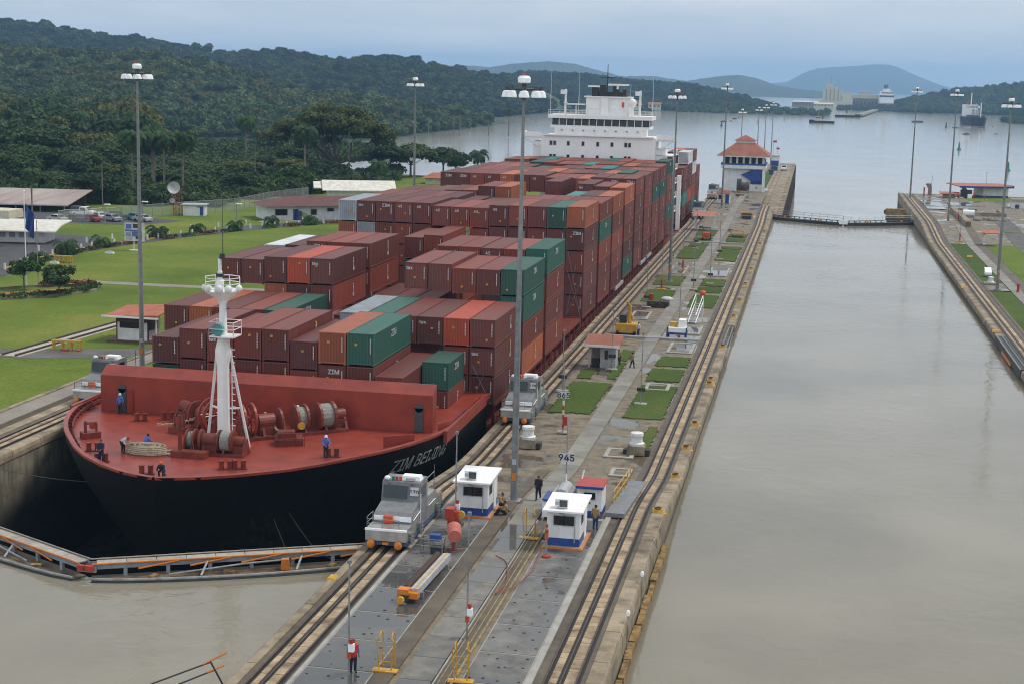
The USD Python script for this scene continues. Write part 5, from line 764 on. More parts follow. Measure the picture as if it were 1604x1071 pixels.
p = thing('marker_post', 'short post with orange band and red foot before the right cabin', 'post', (-15.2, 92.0, 1.22)); ob(p, 'post', MB().cyl((0, 0, 0), (0, 0, 1.9), .05), L['galv']); ob(p, 'orange_band', MB().cyl((0, 0, 1.2), (0, 0, 1.55), .12, n=8), L['orange_red']); ob(p, 'beacon', MB().cyl((0, 0, 1.6), (0, 0, 1.8), .12, n=8).cyl((0, 0, 1.95), (0, 0, 2.15), .08, n=8), L['red_paint']); ob(p, 'foot', MB().lathe([(.3, 0), (.3, .12), (.1, .2)], n=10), L['red_paint'])
for i, (x, y, h, ft, lb) in enumerate(((-20.3, 163.2, 6.5, 'box', 'thin pole standing right in front of the red roofed hut'), (-15.2, 146, 7, 'box', 'thin pole on a pale foot in the right lawn'), (-15.5, 192.5, 6.5, 'foot', 'thin pole with red base beside the blue and white cart'), (-16.8, 232, 6.3, 'box', 'thin pole at the right edge of the walkway before the access hatches'), (-21.7, 211, 6.5, 'box', 'thin pole beside the mobile crane with a grey box'), (-21.5, 230.5, 6.5, 'foot', 'thin pole with yellow foot in front of the second lamp mast'), (-14.8, 240, 6.8, 'box', 'thin pole in the lawn right of the walkway by the second lamp mast'), (-20.5, 257, 6.5, 'foot', 'thin pole with red base just past the second lamp mast'), (-20.9, 291, 6.5, 'box', 'thin pole in the left lawn below the orange tractor'), (-15.5, 275, 6.8, 'box', 'thin pole in the long right lawn'), (-23.6, 150, 6.2, 'box', 'thin pole at the track edge behind the second locomotive'))): thin_pole(lb, (x, y, zc(y)+.03), h, ft)
for i, (y, lb) in enumerate(((81.5, 'white topped thin post on the right coping in the foreground'), (88.6, 'white topped thin post on the right coping below the cabin'))): p = thing('gauge_post', lb, 'post', (-8.72, y, -.4)); ob(p, 'post', MB().cyl((0, 0, 0), (0, 0, 2.1), .04), L['galv']); ob(p, 'top', MB().ell((0, 0, 2.15), (.12, .12, .2), 1), L['lampshade'])
hp = [(-18.3, 91.2, 1.33)]+[(-17.9+1.3*math.sin(t*1.4), 91-4.5*t+.3*math.sin(5*t), 1.33) for t in np.linspace(.2, 1.6, 9)]+[(-15.9, 85.6, 1.33), (-15.5, 89, 1.3), (-15.8, 93.5, 1.3)]
top('hose', MB().path(hp, .03, 5), L['hose_red'], 'long dull red hose looped across the near walkway', 'hose')
# ---------------------------------------------------------------- mid wall: hut, crane, carts
p = thing('hut', 'small grey open fronted hut with red tile roof beside the walkway', 'hut', (-21.4, 163.8, .02)); ob(p, 'wall', MB().b2(-.3, 1.4, 0, .15, 0, 2.5).b2(-.3, -.15, .15, 2.4, 0, 2.5).b2(1.25, 1.4, .15, 2.4, 0, 2.5).b2(-1.6, -1.4, 0, .2, 0, 2.5).b2(-1.6, -1.4, 2.2, 2.4, 0, 2.5).b2(-1.4, -.3, 2.25, 2.4, 0, 2.5), L['light_grey']); ob(p, 'roof', MB().xprof([(-.7, 2.5), (-.7, 2.62), (3.0, 3.25), (3.0, 3.1)], -2.1, 1.9), L['tile_roof']); ob(p, 'fascia', MB().b2(-2.1, 1.9, -.78, -.7, 2.4, 2.64), L['white_paint']); ob(p, 'wall_plate', MB().b2(.2, .55, -.05, 0, 1.0, 2.0), L['black_steel']); ob(p, 'equipment', MB().b2(-1.3, -.5, .6, 1.4, 0, .8), L['black_steel'])
p = thing('mobile_crane', 'small yellow mobile crane with folded boom among working men', 'crane', (-21.6, 187.4, 0)); ob(p, 'chassis', MB().b2(-1.3, 1.3, -.9, 1.6, .35, 1.35), L['yellow_paint']); ob(p, 'cab', MB().b2(-1.0, -.1, .2, 1.4, 1.35, 2.3), L['black_steel']); ob(p, 'boom', MB().cyl((.3, .3, 1.3), (.3, .3, 3.6), .22, n=8).cyl((.3, .3, 3.4), (.0, -.6, 4.2), .16, n=8).cyl((.3, .3, 2.8), (.75, .3, 1.8), .14), L['yellow_paint'])
for x in (-1.05, 1.05):
    for y in (-.5, 1.2): ob(p, 'wheel', MB().cyl((x-.15, y, .42), (x+.15, y, .42), .42, n=14), L['rubber'])
p = thing('timber_stack', 'low stack of dark timbers with a red drum and white sheet by the crane', 'timber', (-20.3, 212, 0)); ob(p, 'timber', MB().b2(-1.4, 1.6, 0, .4, 0, .4).b2(-1.4, 1.6, 1.4, 1.8, 0, .4).b2(-1.4, -.9, -.1, 2, .4, .75).b2(1.0, 1.5, -.1, 2, .4, .75).b2(-.3, .3, -.1, 2, .4, .75), L['brown_dark']); ob(p, 'sheet', MB().ell((1.2, 1.8, .95), (.9, .8, .35), 1), L['white_cloth']); ob(p, 'drum', MB().cyl((-1.0, 1.8, .75), (-1.0, 1.8, 1.6), .35, n=12), L['red_paint'])
p = thing('utility_cart', 'blue and white utility cart with yellow front right of the walkway', 'cart', (-15.3, 186.6, 0)); ob(p, 'frame', MB().b2(-1.2, 1.2, 0, 2.6, .4, .65).b2(-1.25, -1.1, -.05, .1, .1, 1.3).b2(1.1, 1.25, -.05, .1, .1, 1.3), L['blue_paint']); ob(p, 'body', MB().b2(-1.05, 1.05, .1, 2.5, .65, 1.2).b2(.1, 1.0, .8, 2.4, 1.2, 2.1), L['ship_white']); ob(p, 'yellow_box', MB().b2(-.95, -.1, 1, 2, 1.2, 1.75), L['yellow_paint']); ob(p, 'wheel', MB().cyl((-1.1, .5, .35), (-.95, .5, .35), .34, n=12), L['rubber']); ob(p, 'wheel', MB().cyl((.95, .5, .35), (1.1, .5, .35), .34, n=12), L['rubber'])
p = thing('boarding_stair', 'light grey boarding stair frame with an orange float on top', 'stair', (-14.4, 198.6, 0), -.1); st = MB()
for k in range(9): st.b2(-.45, .45, k*.6, k*.6+.45, .15+k*.22, .2+k*.22)
ob(p, 'step', st, L['light_grey']); ob(p, 'side_rail', MB().path([(-.5, 0, .1), (-.5, 5.4, 2.2), (-.5, 5.4, 3.2), (-.5, 0, 1.1)], .06).path([(.5, 0, .1), (.5, 5.4, 2.2), (.5, 5.4, 3.2), (.5, 0, 1.1)], .06).cyl((-.5, 5.4, 0), (-.5, 5.4, 2.2), .06).cyl((.5, 5.4, 0), (.5, 5.4, 2.2), .06), L['lampshade']); ob(p, 'float', MB().ell((.4, 5.3, 3.4), (.45, .45, .35)), L['orange_red'])
p = thing('tractor', 'small orange tractor parked on the lawn before the shelter', 'tractor', (-20.2, 308.8, .04)); ob(p, 'hood', MB().b2(-.65, .65, -1.2, .5, .5, 1.5).box((0, -1.3, .8), (1.6, .4, .8)), L['orange_red']); ob(p, 'canopy', MB().b2(-.8, .8, .3, 1.6, 2.4, 2.5).cyl((-.7, .4, 1), (-.7, .4, 2.4), .05).cyl((.7, .4, 1), (.7, .4, 2.4), .05).cyl((.7, 1.5, 1), (.7, 1.5, 2.4), .05).cyl((-.7, 1.5, 1), (-.7, 1.5, 2.4), .05), L['mid_grey'])
for x in (-.75, .75): ob(p, 'rear_wheel', MB().cyl((x-.15, 1.1, .65), (x+.15, 1.1, .65), .65, n=14), L['rubber']); ob(p, 'front_wheel', MB().cyl((x-.1, -.8, .38), (x+.1, -.8, .38), .38, n=12), L['rubber'])
p = thing('shelter', 'open shelter with thin orange roof on white posts beside the track', 'shelter', (-22.1, 329, .2)); ob(p, 'roof', MB().xprof([(-1.0, 3.0), (-1.0, 3.15), (4, 3.6), (4, 3.45)], -2.4, 2.4), L['orange_roof']); ob(p, 'fascia', MB().b2(-2.4, 2.4, -1.06, -1.0, 2.9, 3.16), L['white_paint'])
for x in (-2, 2):
    for y in (0, 3): ob(p, 'post', MB().b2(x-.14, x+.14, y-.14, y+.14, 0, 3.2), L['white_paint'])
ob(p, 'bench', MB().b2(-1.2, 1.2, 2, 2.5, 0, .5), L['mid_grey'])
p = thing('kiosk', 'small white kiosk with blue door and red roof by the far locomotive', 'kiosk', (-21.7, 390.5, 1.2)); ob(p, 'wall', MB().b2(-1.6, 1.6, 0, 2.6, 0, 2.6), L['white_paint']); ob(p, 'roof', MB().box((0, 1.3, 2.95), (4, 3.4, .7), top=(.7, .3)), L['tile_roof']); ob(p, 'door', MB().b2(.5, 1.4, -.05, 0, .1, 2.3), L['blue_paint']); ob(p, 'window', MB().b2(-1.2, -.2, -.05, 0, 1.1, 2.1), L['window_dark'])
# control house with two tiled roofs
ch = thing('control_house', 'white lock control house with red tiled two tier roof', 'building', (-19.2, 440, .6)); W = L['white_paint']
ob(ch, 'wall', MB().b2(-5.6, 5.6, 0, 12, .5, 7.0), W); ob(ch, 'base_band', MB().b2(-5.62, 5.62, -.02, 12.02, -1.6, .5), L['blue_paint']); ob(ch, 'gallery', MB().b2(-6.3, 6.3, -1.1, 12.6, 6.9, 7.9), W); ob(ch, 'gallery_band', MB().b2(-6.35, 6.35, -1.15, 12.65, 7.9, 8.35), L['blue_paint']); ob(ch, 'upper_core', MB().b2(-5.4, 5.4, -.3, 12, 8.3, 10.2), L['window_dark'])
for x in np.linspace(-5.5, 5.5, 7): ob(ch, 'pillar', MB().b2(x-.28, x+.28, -.45, -.2, 8.35, 10.2), W)
for y in np.linspace(.2, 12, 6): ob(ch, 'pillar', MB().b2(5.4, 5.65, y-.25, y+.25, 8.35, 10.2), W)
ob(ch, 'eaves', MB().b2(-7.4, 7.4, -2.0, 13.6, 10.2, 10.55), W)
for k, (a, b, z0, z1, y0, y1, sy) in enumerate(((7.5, 2.6, 10.55, 14.0, -2.1, 13.7, .36), (3.2, .1, 14.6, 16.2, 3.0, 8.6, .12))):
    cyy = (y0+y1)/2; hy = (y1-y0)/2; v = [[-a, y0, z0], [a, y0, z0], [a, y1, z0], [-a, y1, z0], [-b, cyy-hy*sy, z1], [b, cyy-hy*sy, z1], [b, cyy+hy*sy, z1], [-b, cyy+hy*sy, z1]]
    ob(ch, ('roof', 'upper_roof')[k], MB().add(v, [[0, 1, 5, 4], [1, 2, 6, 5], [2, 3, 7, 6], [3, 0, 4, 7], [4, 5, 6, 7], [3, 2, 1, 0]]), L['tile_roof'])
ob(ch, 'lantern', MB().b2(-2.6, 2.6, 3.4, 8.2, 13.4, 14.6), W)
ob(ch, 'blue_awning', MB().xprof([(-.15, 6.6), (-.7, 6.5), (-.7, 3.6), (-.15, 2.6)], 2.2, 5.4), L['blue_paint']); ob(ch, 'stair_awning', MB().add([[-.6, -.5, 5.2], [2.2, -.6, 6.5], [2.2, -.6, 3.6], [-.6, -.1, 5.2], [2.2, -.1, 6.5], [2.2, -.1, 3.6]], [[0, 2, 1], [3, 4, 5], [0, 1, 4], [0, 4, 3], [0, 3, 5], [0, 5, 2]]), L['blue_paint'])
ob(ch, 'corner_pillar', MB().b2(5.4, 6.2, -1.0, -.3, .2, 6.9), W); ob(ch, 'stair_rail', rails(MB(), [(-.4, -.9, 6.4), (1, -.9, 6.9), (2.2, -.9, 7.0)], .8), L['dark_grey']); ob(ch, 'emblem', MB().cyl((3.9, -.06, 1.6), (3.9, 0, 1.6), .3, n=14), L['orange_paint'])
p = thing('cable_reel', 'large dark reel with brown machinery in front of the control house', 'reel', (-18.9, 432, 1.0)); t = trimesh.creation.annulus(1.5, 2.1, 1.2, sections=22); ob(p, 'rim', MB().tm(t, [[0, 0, 1], [0, 1, 0], [-1, 0, 0]], (-.9, 0, 2.0)), L['black_steel']); ob(p, 'drum', MB().cyl((-.8, 0, 2), (1.5, 0, 2), 1.2, n=16), L['concrete_brown']); ob(p, 'frame', MB().b2(-1.4, 2.0, -1.3, 1.3, 0, .8).b2(1.2, 1.7, -.9, .9, .8, 3.4), L['mid_grey']); ob(p, 'side_wheel', MB().cyl((1.75, 0, 2.2), (1.9, 0, 2.2), 1.2, n=16), L['machine_red'])
for x, y, lb in ((-14.3, 358, 'yellow pipe frame around a dark pit beside the far walkway'), (-14.4, 318, 'low yellow trestle standing on the far right lawn'), (-18.9, 421, 'yellow rail frame right of the cable reel')):
    p = thing('pit_barrier', lb, 'frame', (x, y, zc(y)+.05)); ob(p, 'rail', rails(MB(), [(-1.3, -1, 0), (1.3, -1, 0), (1.3, 1, 0), (-1.3, 1, 0), (-1.3, -1, 0)], 1.1, .06), L['yellow_paint']); ob(p, 'pit_cover', MB().b2(-1.1, 1.1, -.8, .8, 0, .25 if y != 358 else 1.0), L['dark_grey'])
p = thing('approach_kiosk', 'far white kiosk with blue panel at the end of the approach wall', 'kiosk', (-14.2, 592, -1)); ob(p, 'wall', MB().b2(-1.8, 1.8, 0, 3, 0, 5.6), L['white_paint']); ob(p, 'panel', MB().b2(-1.5, 1.5, -.05, 0, 1.8, 3.8), L['blue_paint']); ob(p, 'doorway', MB().b2(-1.2, 1.2, -.08, -.02, .1, 1.7), L['dark_grey']); ob(p, 'roof', MB().b2(-2.2, 2.2, -.5, 3.5, 5.6, 5.85), L['cream']); ob(p, 'flag_pole', MB().cyl((-.6, 0, 5.8), (-.9, 0, 11.5), .06).cyl((1.2, 0, 5.8), (.4, 0, 9), .06), L['galv']); ob(p, 'flag', MB().box((-.2, 0, 11), (1.3, .06, .8)).box((1.0, 0, 8.4), (1.2, .06, .7)), L['red_paint'])
def truck(p, body, cab):
    ob(p, 'cab', MB().xprof([(0, .5), (0, 1.1), (.9, 1.3), (1.4, 2.0), (2.9, 2.0), (3.1, 1.2), (3.1, .5)], -.9, .9), L[body]); ob(p, 'bed', MB().b2(-.9, .9, 3.1, 5, .5, 1.15), L[cab]); ob(p, 'windscreen', MB().box((0, 1.1, 1.68), (1.5, .06, .75), rx=-.62), L['window_dark']); ob(p, 'side_glass', MB().b2(.89, .92, 1.6, 2.8, 1.25, 1.85).b2(-.92, -.89, 1.6, 2.8, 1.25, 1.85), L['window_dark']); ob(p, 'headlight', MB().box((-.65, -.02, .85), (.3, .06, .18)).box((.65, -.02, .85), (.3, .06, .18)), L['lampshade']); ob(p, 'bumper', MB().b2(-.95, .95, -.12, .05, .4, .65), L['mid_grey'])
    for y in (.9, 4.1):
        for x in (-.82, .82): ob(p, 'wheel', MB().cyl((x-.12, y, .36), (x+.12, y, .36), .36, n=14), L['rubber'])
p = thing('pickup_truck', 'white pickup truck on the far approach wall by the kiosk', 'truck', (-10.6, 590, -.9)); truck(p, 'ship_white', 'dark_grey')
p = thing('blue_bin', 'bright blue bin on the grass strip of the approach wall', 'bin', (-14.6, 566, -1)); ob(p, 'bin', MB().box((0, 0, .8), (1.6, 1.6, 1.6)), L['blue_paint']); ob(p, 'lid', MB().box((0, 0, 1.65), (1.7, 1.7, .12)), L['blue_paint'])
p = thing('signal_tower', 'dark equipment tower left of the far kiosk', 'tower', (-17.2, 560, -1)); ob(p, 'base', MB().b2(-.9, .9, 0, 1.8, 0, 1.4), L['concrete_old']); ob(p, 'tower', MB().b2(-.7, .7, .2, 1.6, 1.4, 5.8), L['gate_dark']); ob(p, 'arrow_mast', MB().cyl((-.2, .9, 5.8), (-.2, .9, 9.5), .12), L['dark_grey'])
# ---------------------------------------------------------------- mitre gates
def gate_leaf(name, label, p0, p1, top_z, near, kind):
    """p0 at the wall, p1 at the mitre; near: sign of the side the leaf's curved back faces (local -y)."""
    p0, p1 = np.array(p0, float), np.array(p1, float); ln = np.linalg.norm(p1-p0); a = math.atan2(p1[1]-p0[1], p1[0]-p0[0]); fl = 1 if math.cos(a) > 0 else -1
    p = thing(name, label, 'gate', (p0[0], p0[1], 0), a); s = -fl
    def b(x): return 1.0+1.05*math.sin(PI*min(1, max(0, x/ln)))**.7
    xs = np.linspace(0, ln, 13); pts = [(x, s*b(x)) for x in xs]; poly = [(0, 0)]+pts+[(ln, 0)]
    if kind == 'near':
        ob(p, 'leaf_body', MB().prism(poly if s < 0 else poly, -11, -1.28), L['gate_deck']); ob(p, 'edge_pipe', MB().path([(x, y, -1.2) for x, y in pts], .1, 8), L['galv']); ob(p, 'edge_beam', MB().path([(x, y*1.01, -1.38) for x, y in pts], .12, 6), L['gate_dark'])
        for k in range(int(ln/1.9)): ob(p, 'plank', MB().b2(k*1.9+.02, k*1.9+1.88, min(0, -s*.0)-.4 if s > 0 else -.4, .45, -.46, -.38), L['plank'])
        ob(p, 'walkway_beam', MB().b2(0, ln, -.42, -.34, -.75, -.46).b2(0, ln, .34, .42, -.75, -.46), L['gate_grey'])
        for x in np.arange(1.0, ln, 2.7): ob(p, 'support_post', MB().b2(x-.12, x+.12, s*.38-.1, s*.38+.1, -1.3, -.74), L['gate_grey'])
        for x in np.arange(.6, ln-2.4, 3.3): ob(p, 'folded_handrail', MB().cyl((x, s*.5, -.42), (x+2.6, s*.62, -.78), .06), L['orange_paint'])
        ob(p, 'handrail', MB().cyl((0, s*.48, -.38), (ln, s*.48, -.38), .06), L['orange_paint']); ob(p, 'far_handrail', MB().cyl((0, -s*.44, -.3), (ln, -s*.44, -.3), .05), L['plank'])
        ob(p, 'pipe', MB().path([(ln*.75, s*1.2, -1.1), (ln*.5, s*1.0, -.75), (ln*.36, s*.8, -.7)], .07), L['galv']); ob(p, 'machine_box', MB().box((ln*.36, s*1.1, -.9), (.6, .5, .7), top=(.8, .8)), L['orange_paint'])
        for x in (.2, .55, .8): ob(p, 'debris', MB().box((ln*x, s*1.1, -1.2), (.7, .4, .16), rz=x*5), L['timber'])
        for x in (.3, .62): ob(p, 'strut', MB().cyl((ln*x, s*.5, -.6), (ln*x+.5, s*1.6, -1.2), .08), L['gate_grey'])
    else:
        ob(p, 'leaf_body', MB().prism(poly, -11, -.75), L['gate_dark']); ob(p, 'walkway', MB().b2(0, ln, -.4, .4, -.4, -.3), L['gate_dark']); ob(p, 'handrail', rails(MB(), [(x, -s*.35, -.3) for x in np.linspace(0, ln, 10)], 1.1, .035), L['galv'])
        for x in np.arange(.8, ln, 1.5): ob(p, 'support_post', MB().b2(x-.1, x+.1, s*.35-.1, s*.35+.1, -.76, -.4), L['mid_grey'])
        for k, x in enumerate((.22, .45, .7, .86)): ob(p, 'machine_box', MB().box((ln*x, s*.9, -.5), (.5, .4, .5), top=(.7, .7)), L[('orange_paint', 'lampshade', 'yellow_paint', 'light_grey')[k]])
gate_leaf('lock_gate', 'near lock gate leaf reaching right to the nearest locomotive, grey walkway', (XL+.2, 96.6), (-44.3, 88.0), 0, 1, 'near'); gate_leaf('lock_gate', 'near lock gate leaf at the left edge with grey walkway', (XS-.2, 97.0), (-44.7, 88.0), 0, 1, 'near')
gate_leaf('lock_gate', 'left leaf of the dark far gate across the right lock', (XR-.3, 381.3), (7.8, 370.6), 0, 1, 'far'); gate_leaf('lock_gate', 'right leaf of the dark far gate across the right lock', (XB+.3, 381.3), (8.0, 370.6), 0, 1, 'far')
p = thing('gate_signal', 'red painted block where the two near gate leaves meet', 'block', (-44.5, 87.45, -.62)); ob(p, 'block', MB().b2(-.5, -.05, -.12, .12, -.15, .2).b2(.05, .6, -.12, .12, -.15, .2), L['red_paint']); ob(p, 'bracket', MB().b2(-.6, .7, .12, .3, -.3, .1), L['gate_grey'])
p = thing('end_board', 'small white board on the middle of the far gate', 'board', (7.9, 369.1, -.9)); ob(p, 'board', MB().b2(-1.0, 1.0, -.05, .05, -.1, .8), L['lampshade']); ob(p, 'stand', MB().b2(-.8, .8, .05, .4, -.2, .2), L['gate_dark'])
p = thing('gate_machinery', 'tan coloured gate machinery housing jutting out beside the far right wall', 'machinery', (21.2, 396, 0)); ob(p, 'housing', MB().box((0, 0, .4), (5.4, 2.6, 1.4), top=(.9, .8)), L['timber']); ob(p, 'pier', MB().b2(-2.4, 3.6, -1.5, 1.5, -11, -.3), L['wall_face']); ob(p, 'end_cap', MB().cyl((-2.9, 0, .3), (-2.5, 0, .3), .5, n=10), L['gate_dark'])
p = thing('handrail', 'black handrail with yellow ends at the bottom left corner', 'railing', (-26.5, 68.6, 1.2), .0); ob(p, 'rail', MB().path([(-4.6, -2.0, -.2), (-1.9, .4, .5)], .045).path([(-4.4, -2.0, -.7), (-1.7, .4, .1)], .045).path([(-1.9, .4, .55), (-1.2, .4, -.7)], .05), L['black_steel']); ob(p, 'yellow_end', MB().path([(-2.2, .15, .44), (-1.2, .9, .9)], .05).path([(-2.0, .15, .02), (-1.3, .7, .28)], .05), L['orange_paint'])
# ---------------------------------------------------------------- vegetation
def leaves(centers, radii, n, size, flat=.75, rs=1, hollow=.55, droop=0.0):
    """n leaf-cluster quads spread through ellipsoid lobes, denser towards their shells."""
    r = np.random.default_rng(rs); C = np.array(centers, float); R = np.array(radii, float); w = R.prod(1)**.67; k = r.choice(len(C), n, p=w/w.sum())
    d = r.normal(size=(n, 3)); d /= np.linalg.norm(d, axis=1, keepdims=True); d[:, 2] = np.where(d[:, 2] < -.35, -d[:, 2]*.6, d[:, 2]); rad = hollow+(1-hollow)*r.random(n)**.5
    P = C[k]+d*R[k]*rad[:, None]*(1+.12*r.normal(size=(n, 1))); nrm = d*[1, 1, 1.0]+r.normal(size=(n, 3))*.55; nrm[:, 2] += .35; nrm /= np.linalg.norm(nrm, axis=1, keepdims=True)
    a = np.cross(nrm, r.normal(size=(n, 3))); a /= np.linalg.norm(a, axis=1, keepdims=True); b = np.cross(nrm, a); s = size*(.6+.8*r.random((n, 1)))
    v = np.stack([P-a*s-b*s*flat, P+a*s-b*s*flat*.6, P+a*s*.8+b*s*flat, P-a*s*.7+b*s*flat], 1).reshape(-1, 3); return v, np.arange(4*n).reshape(n, 4)
def lobes(r, rx, ry, rz, zc, n, lr=.45):
    t = r.random(n)*2*PI; q = np.sqrt(r.random(n))*.72; C = np.stack([rx*q*np.cos(t), ry*q*np.sin(t), zc+rz*(1-q**2)*.55*r.random(n)+rz*(r.random(n)-.45)*.5], 1); R = np.stack([np.full(n, rx*lr), np.full(n, ry*lr), np.full(n, rz*lr*.95)], 1)*(.7+.6*r.random((n, 1))); return C, R
def tree_class(name, h, rx, rz, mat, seed, n=2600, size=.42, trunk=.32, nl=11, lr=.45, base=None):
    c = klass(name); r = np.random.default_rng(seed); zc = base or h-rz*1.05; C, R = lobes(r, rx, rx*.95, rz, zc, nl, lr); v, f = leaves(C, R, n, size, rs=seed); usdkit.mesh(stage, c+'/crown', MB().add(v, f).mesh(), L[mat])
    t = MB().lathe([(trunk*1.5, -.3), (trunk, h*.12), (trunk*.75, zc*.75)], n=8)
    for k in range(min(7, nl)): t.cyl((0, 0, zc*(.5+.2*r.random())), C[k]-[0, 0, R[k][2]*.3], trunk*.5, trunk*.14, 6)
    usdkit.mesh(stage, c+'/trunk', t.mesh(), L['trunk']); return c
TC = {'d': [tree_class('tree_dark_a', 12, 6.0, 4.6, 'leaf_dark', 1, 5200, .36, nl=16), tree_class('tree_dark_b', 12, 5.4, 5.4, 'leaf_dark', 2, 5200, .36, nl=18, lr=.4), tree_class('tree_dark_c', 12, 6.6, 4.2, 'leaf_forest', 3, 5200, .36, nl=15)],
      'o': [tree_class('tree_olive_a', 11, 6.6, 3.4, 'leaf_olive', 4, 4600, .35, nl=15, lr=.38), tree_class('tree_olive_b', 11, 5.6, 4, 'leaf_olive', 5, 4600, .35, nl=14)], 'b': [tree_class('tree_bright', 6, 3.6, 2.9, 'leaf_bright', 6, 3200, .3, .16, nl=12)]}
def palm_class(name, h, fr, n, seed, bottle=True, leafw=.34):
    c = klass(name); r = np.random.default_rng(seed); lf = MB()
    for k in range(n):
        a = k*2.399+r.uniform(-.2, .2); el = 1.25-1.55*(k/n)+r.uniform(-.1, .1); p = np.array([0, 0, h]); pts = [p.copy()]; ln = fr*(.85+.3*r.random())
        for i in range(7): p = p+np.array([math.cos(a)*math.cos(el), math.sin(a)*math.cos(el), math.sin(el)])*ln/7; pts.append(p.copy()); el -= .26+.05*i
        side = np.array([-math.sin(a), math.cos(a), 0])
        def tip(i, s): w0 = fr*.24*math.sin(PI*(i+.5)/8.2); return pts[i]+side*s*w0-np.array([0, 0, w0*.75])+(pts[min(7, i+1)]-pts[max(0, i-1)])*.35
        for i in range(7):
            for j in range(3):
                u0, u1 = j/3, (j+.8)/3
                for s in (1, -1):
                    m0, m1 = pts[i]*(1-u0)+pts[i+1]*u0, pts[i]*(1-u1)+pts[i+1]*u1; t0, t1 = tip(i, s)*(1-u0)+tip(i+1, s)*u0, tip(i, s)*(1-u1)+tip(i+1, s)*u1
                    lf.add([m0, m1, t1+r.normal(size=3)*.06, t0+r.normal(size=3)*.06], [[0, 1, 2, 3]])
    usdkit.mesh(stage, c+'/frond', lf.mesh(), L['leaf_palm']); prof = [(.34, -.2), (.26, .6), (.2, h*.3), (.26 if bottle else .2, h*.6), (.17, h*.9), (.15, h)] if h > 5 else [(.2, -.1), (.13, h)]
    usdkit.mesh(stage, c+'/trunk', MB().lathe(prof, n=8).mesh(), L['palm_trunk']); return c
PT = palm_class('palm_tall', 12.5, 3.9, 22, 1); PT2 = palm_class('palm_tall_b', 12.5, 3.6, 20, 2); PC = palm_class('palm_coconut', 6.5, 3.4, 17, 3); PS = palm_class('palm_small', 1.0, 2.2, 14, 4)
TREES = [('d', -221, 400, 13.3), ('d', -227, 430, 14.2), ('d', -289, 520, 13.6), ('d', -266, 520, 15), ('o', -219, 440, 11), ('d', -201, 420, 10.6), ('d', -161.5, 326, 7.0), ('o', -300, 560, 9), ('d', -236, 520, 13), ('d', -198, 390, 9.2), ('d', -197, 360, 8.9), ('d', -185, 400, 8.4), ('b', -177, 378, 6.5), ('d', -186, 430, 9.2), ('d', -176, 404, 8.2), ('d', -216, 470, 10.6), ('o', -226, 500, 11), ('d', -165, 440, 6.9), ('d', -205, 470, 9.4), ('o', -155.6, 400, 7.6), ('d', -161, 390, 7.3), ('b', -143.7, 346, 6.0), ('d', -148.5, 395, 7.4), ('o', -144.4, 412, 8.4), ('d', -133.5, 388, 7.6), ('b', -129.8, 374, 6.9), ('d', -138.3, 420, 8), ('o', -204, 560, 9.5), ('d', -245, 460, 12.5), ('d', -252, 410, 12), ('d', -236, 370, 11), ('d', -215, 350, 9), ('d', -121.4, 458, 10.0), ('d', -114, 470, 8.6), ('d', -108, 462, 8.2), ('d', -133.7, 470, 8.6), ('d', -127, 452, 9.4), ('d', -160, 460, 8.4), ('d', -165, 372, 7.8), ('d', -181, 345, 6.6)]
rt = np.random.default_rng(44)
for k in range(30):
    y = rt.uniform(352, 440); x = -132-(k+.5)/30*118+rt.uniform(-3, 3)-(y-352)*.25; TREES.append(('d' if rt.random() < .75 else 'o', x, y, 6.2+max(0, (-x-165))*.06+rt.uniform(0, 1.5)))
tn = 0
for i, (k, x, y, h) in enumerate(TREES):
    cl = TC[k][i % len(TC[k])]; hh = {'d': 12, 'o': 11, 'b': 6}[k]; h *= .84 if x > -190 and i not in (6, 25) and y < 448 else 1.0; s = h/hh; big = max(s, .7)
    lb = {'d': 'dark green broad crowned tree in the wood behind the left fence', 'o': 'olive brown flat crowned tree in the wood behind the left fence', 'b': 'bright light green bushy tree in front of the dark wood'}[k]
    if (x, y) == (-161.5, 326): lb = 'dark spreading tree right beside the long grey roofed shed'
    if (x, y) == (-143.7, 346): lb = 'bright green round tree behind the small shed with blue door'
    if (x, y) == (-129.8, 374): lb = 'dense green bush tree left behind the red roofed white building'
    if (x, y) == (-177, 378): lb = 'yellowish green small tree left among the tall palm trunks'
    if (x, y) == (-121.4, 458): lb = 'round dark tree directly left of the left bank lamp mast'
    if (x, y) == (-114, 470): lb = 'round dark tree directly right of the left bank lamp mast'
    if (x, y) == (-108, 462): lb = 'round dark tree nearest the coconut palm by the lake'
    copy(cl, 'tree', lb, 'tree', (x, y, .3), i*1.7, 'trees of the wood on the left bank', (big*1.3, big*1.3, s*1.05))
bt = thing('big_rain_tree', 'huge spreading umbrella shaped olive tree towering above the left bank', 'tree', (-140, 440, .3)); r = np.random.default_rng(5)
t = r.random(46)*2*PI; q = np.sqrt(r.random(46)); C = np.stack([-1+16.3*q*np.cos(t), 11*q*np.sin(t), 10.5+10.2*np.sqrt(np.maximum(0, 1-q**2*.96))*(.75+.25*r.random(46))], 1); R = np.stack([np.full(46, 3.4), np.full(46, 3.4), np.full(46, 1.7)], 1)*(.8+.5*r.random((46, 1)))
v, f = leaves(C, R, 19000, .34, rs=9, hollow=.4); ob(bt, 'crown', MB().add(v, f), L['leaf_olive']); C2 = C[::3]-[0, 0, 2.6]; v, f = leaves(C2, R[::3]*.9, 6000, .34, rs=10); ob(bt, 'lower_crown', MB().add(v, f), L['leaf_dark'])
tk = MB().lathe([(1.3, -.5), (.75, 1.5), (.6, 5)], n=10); 
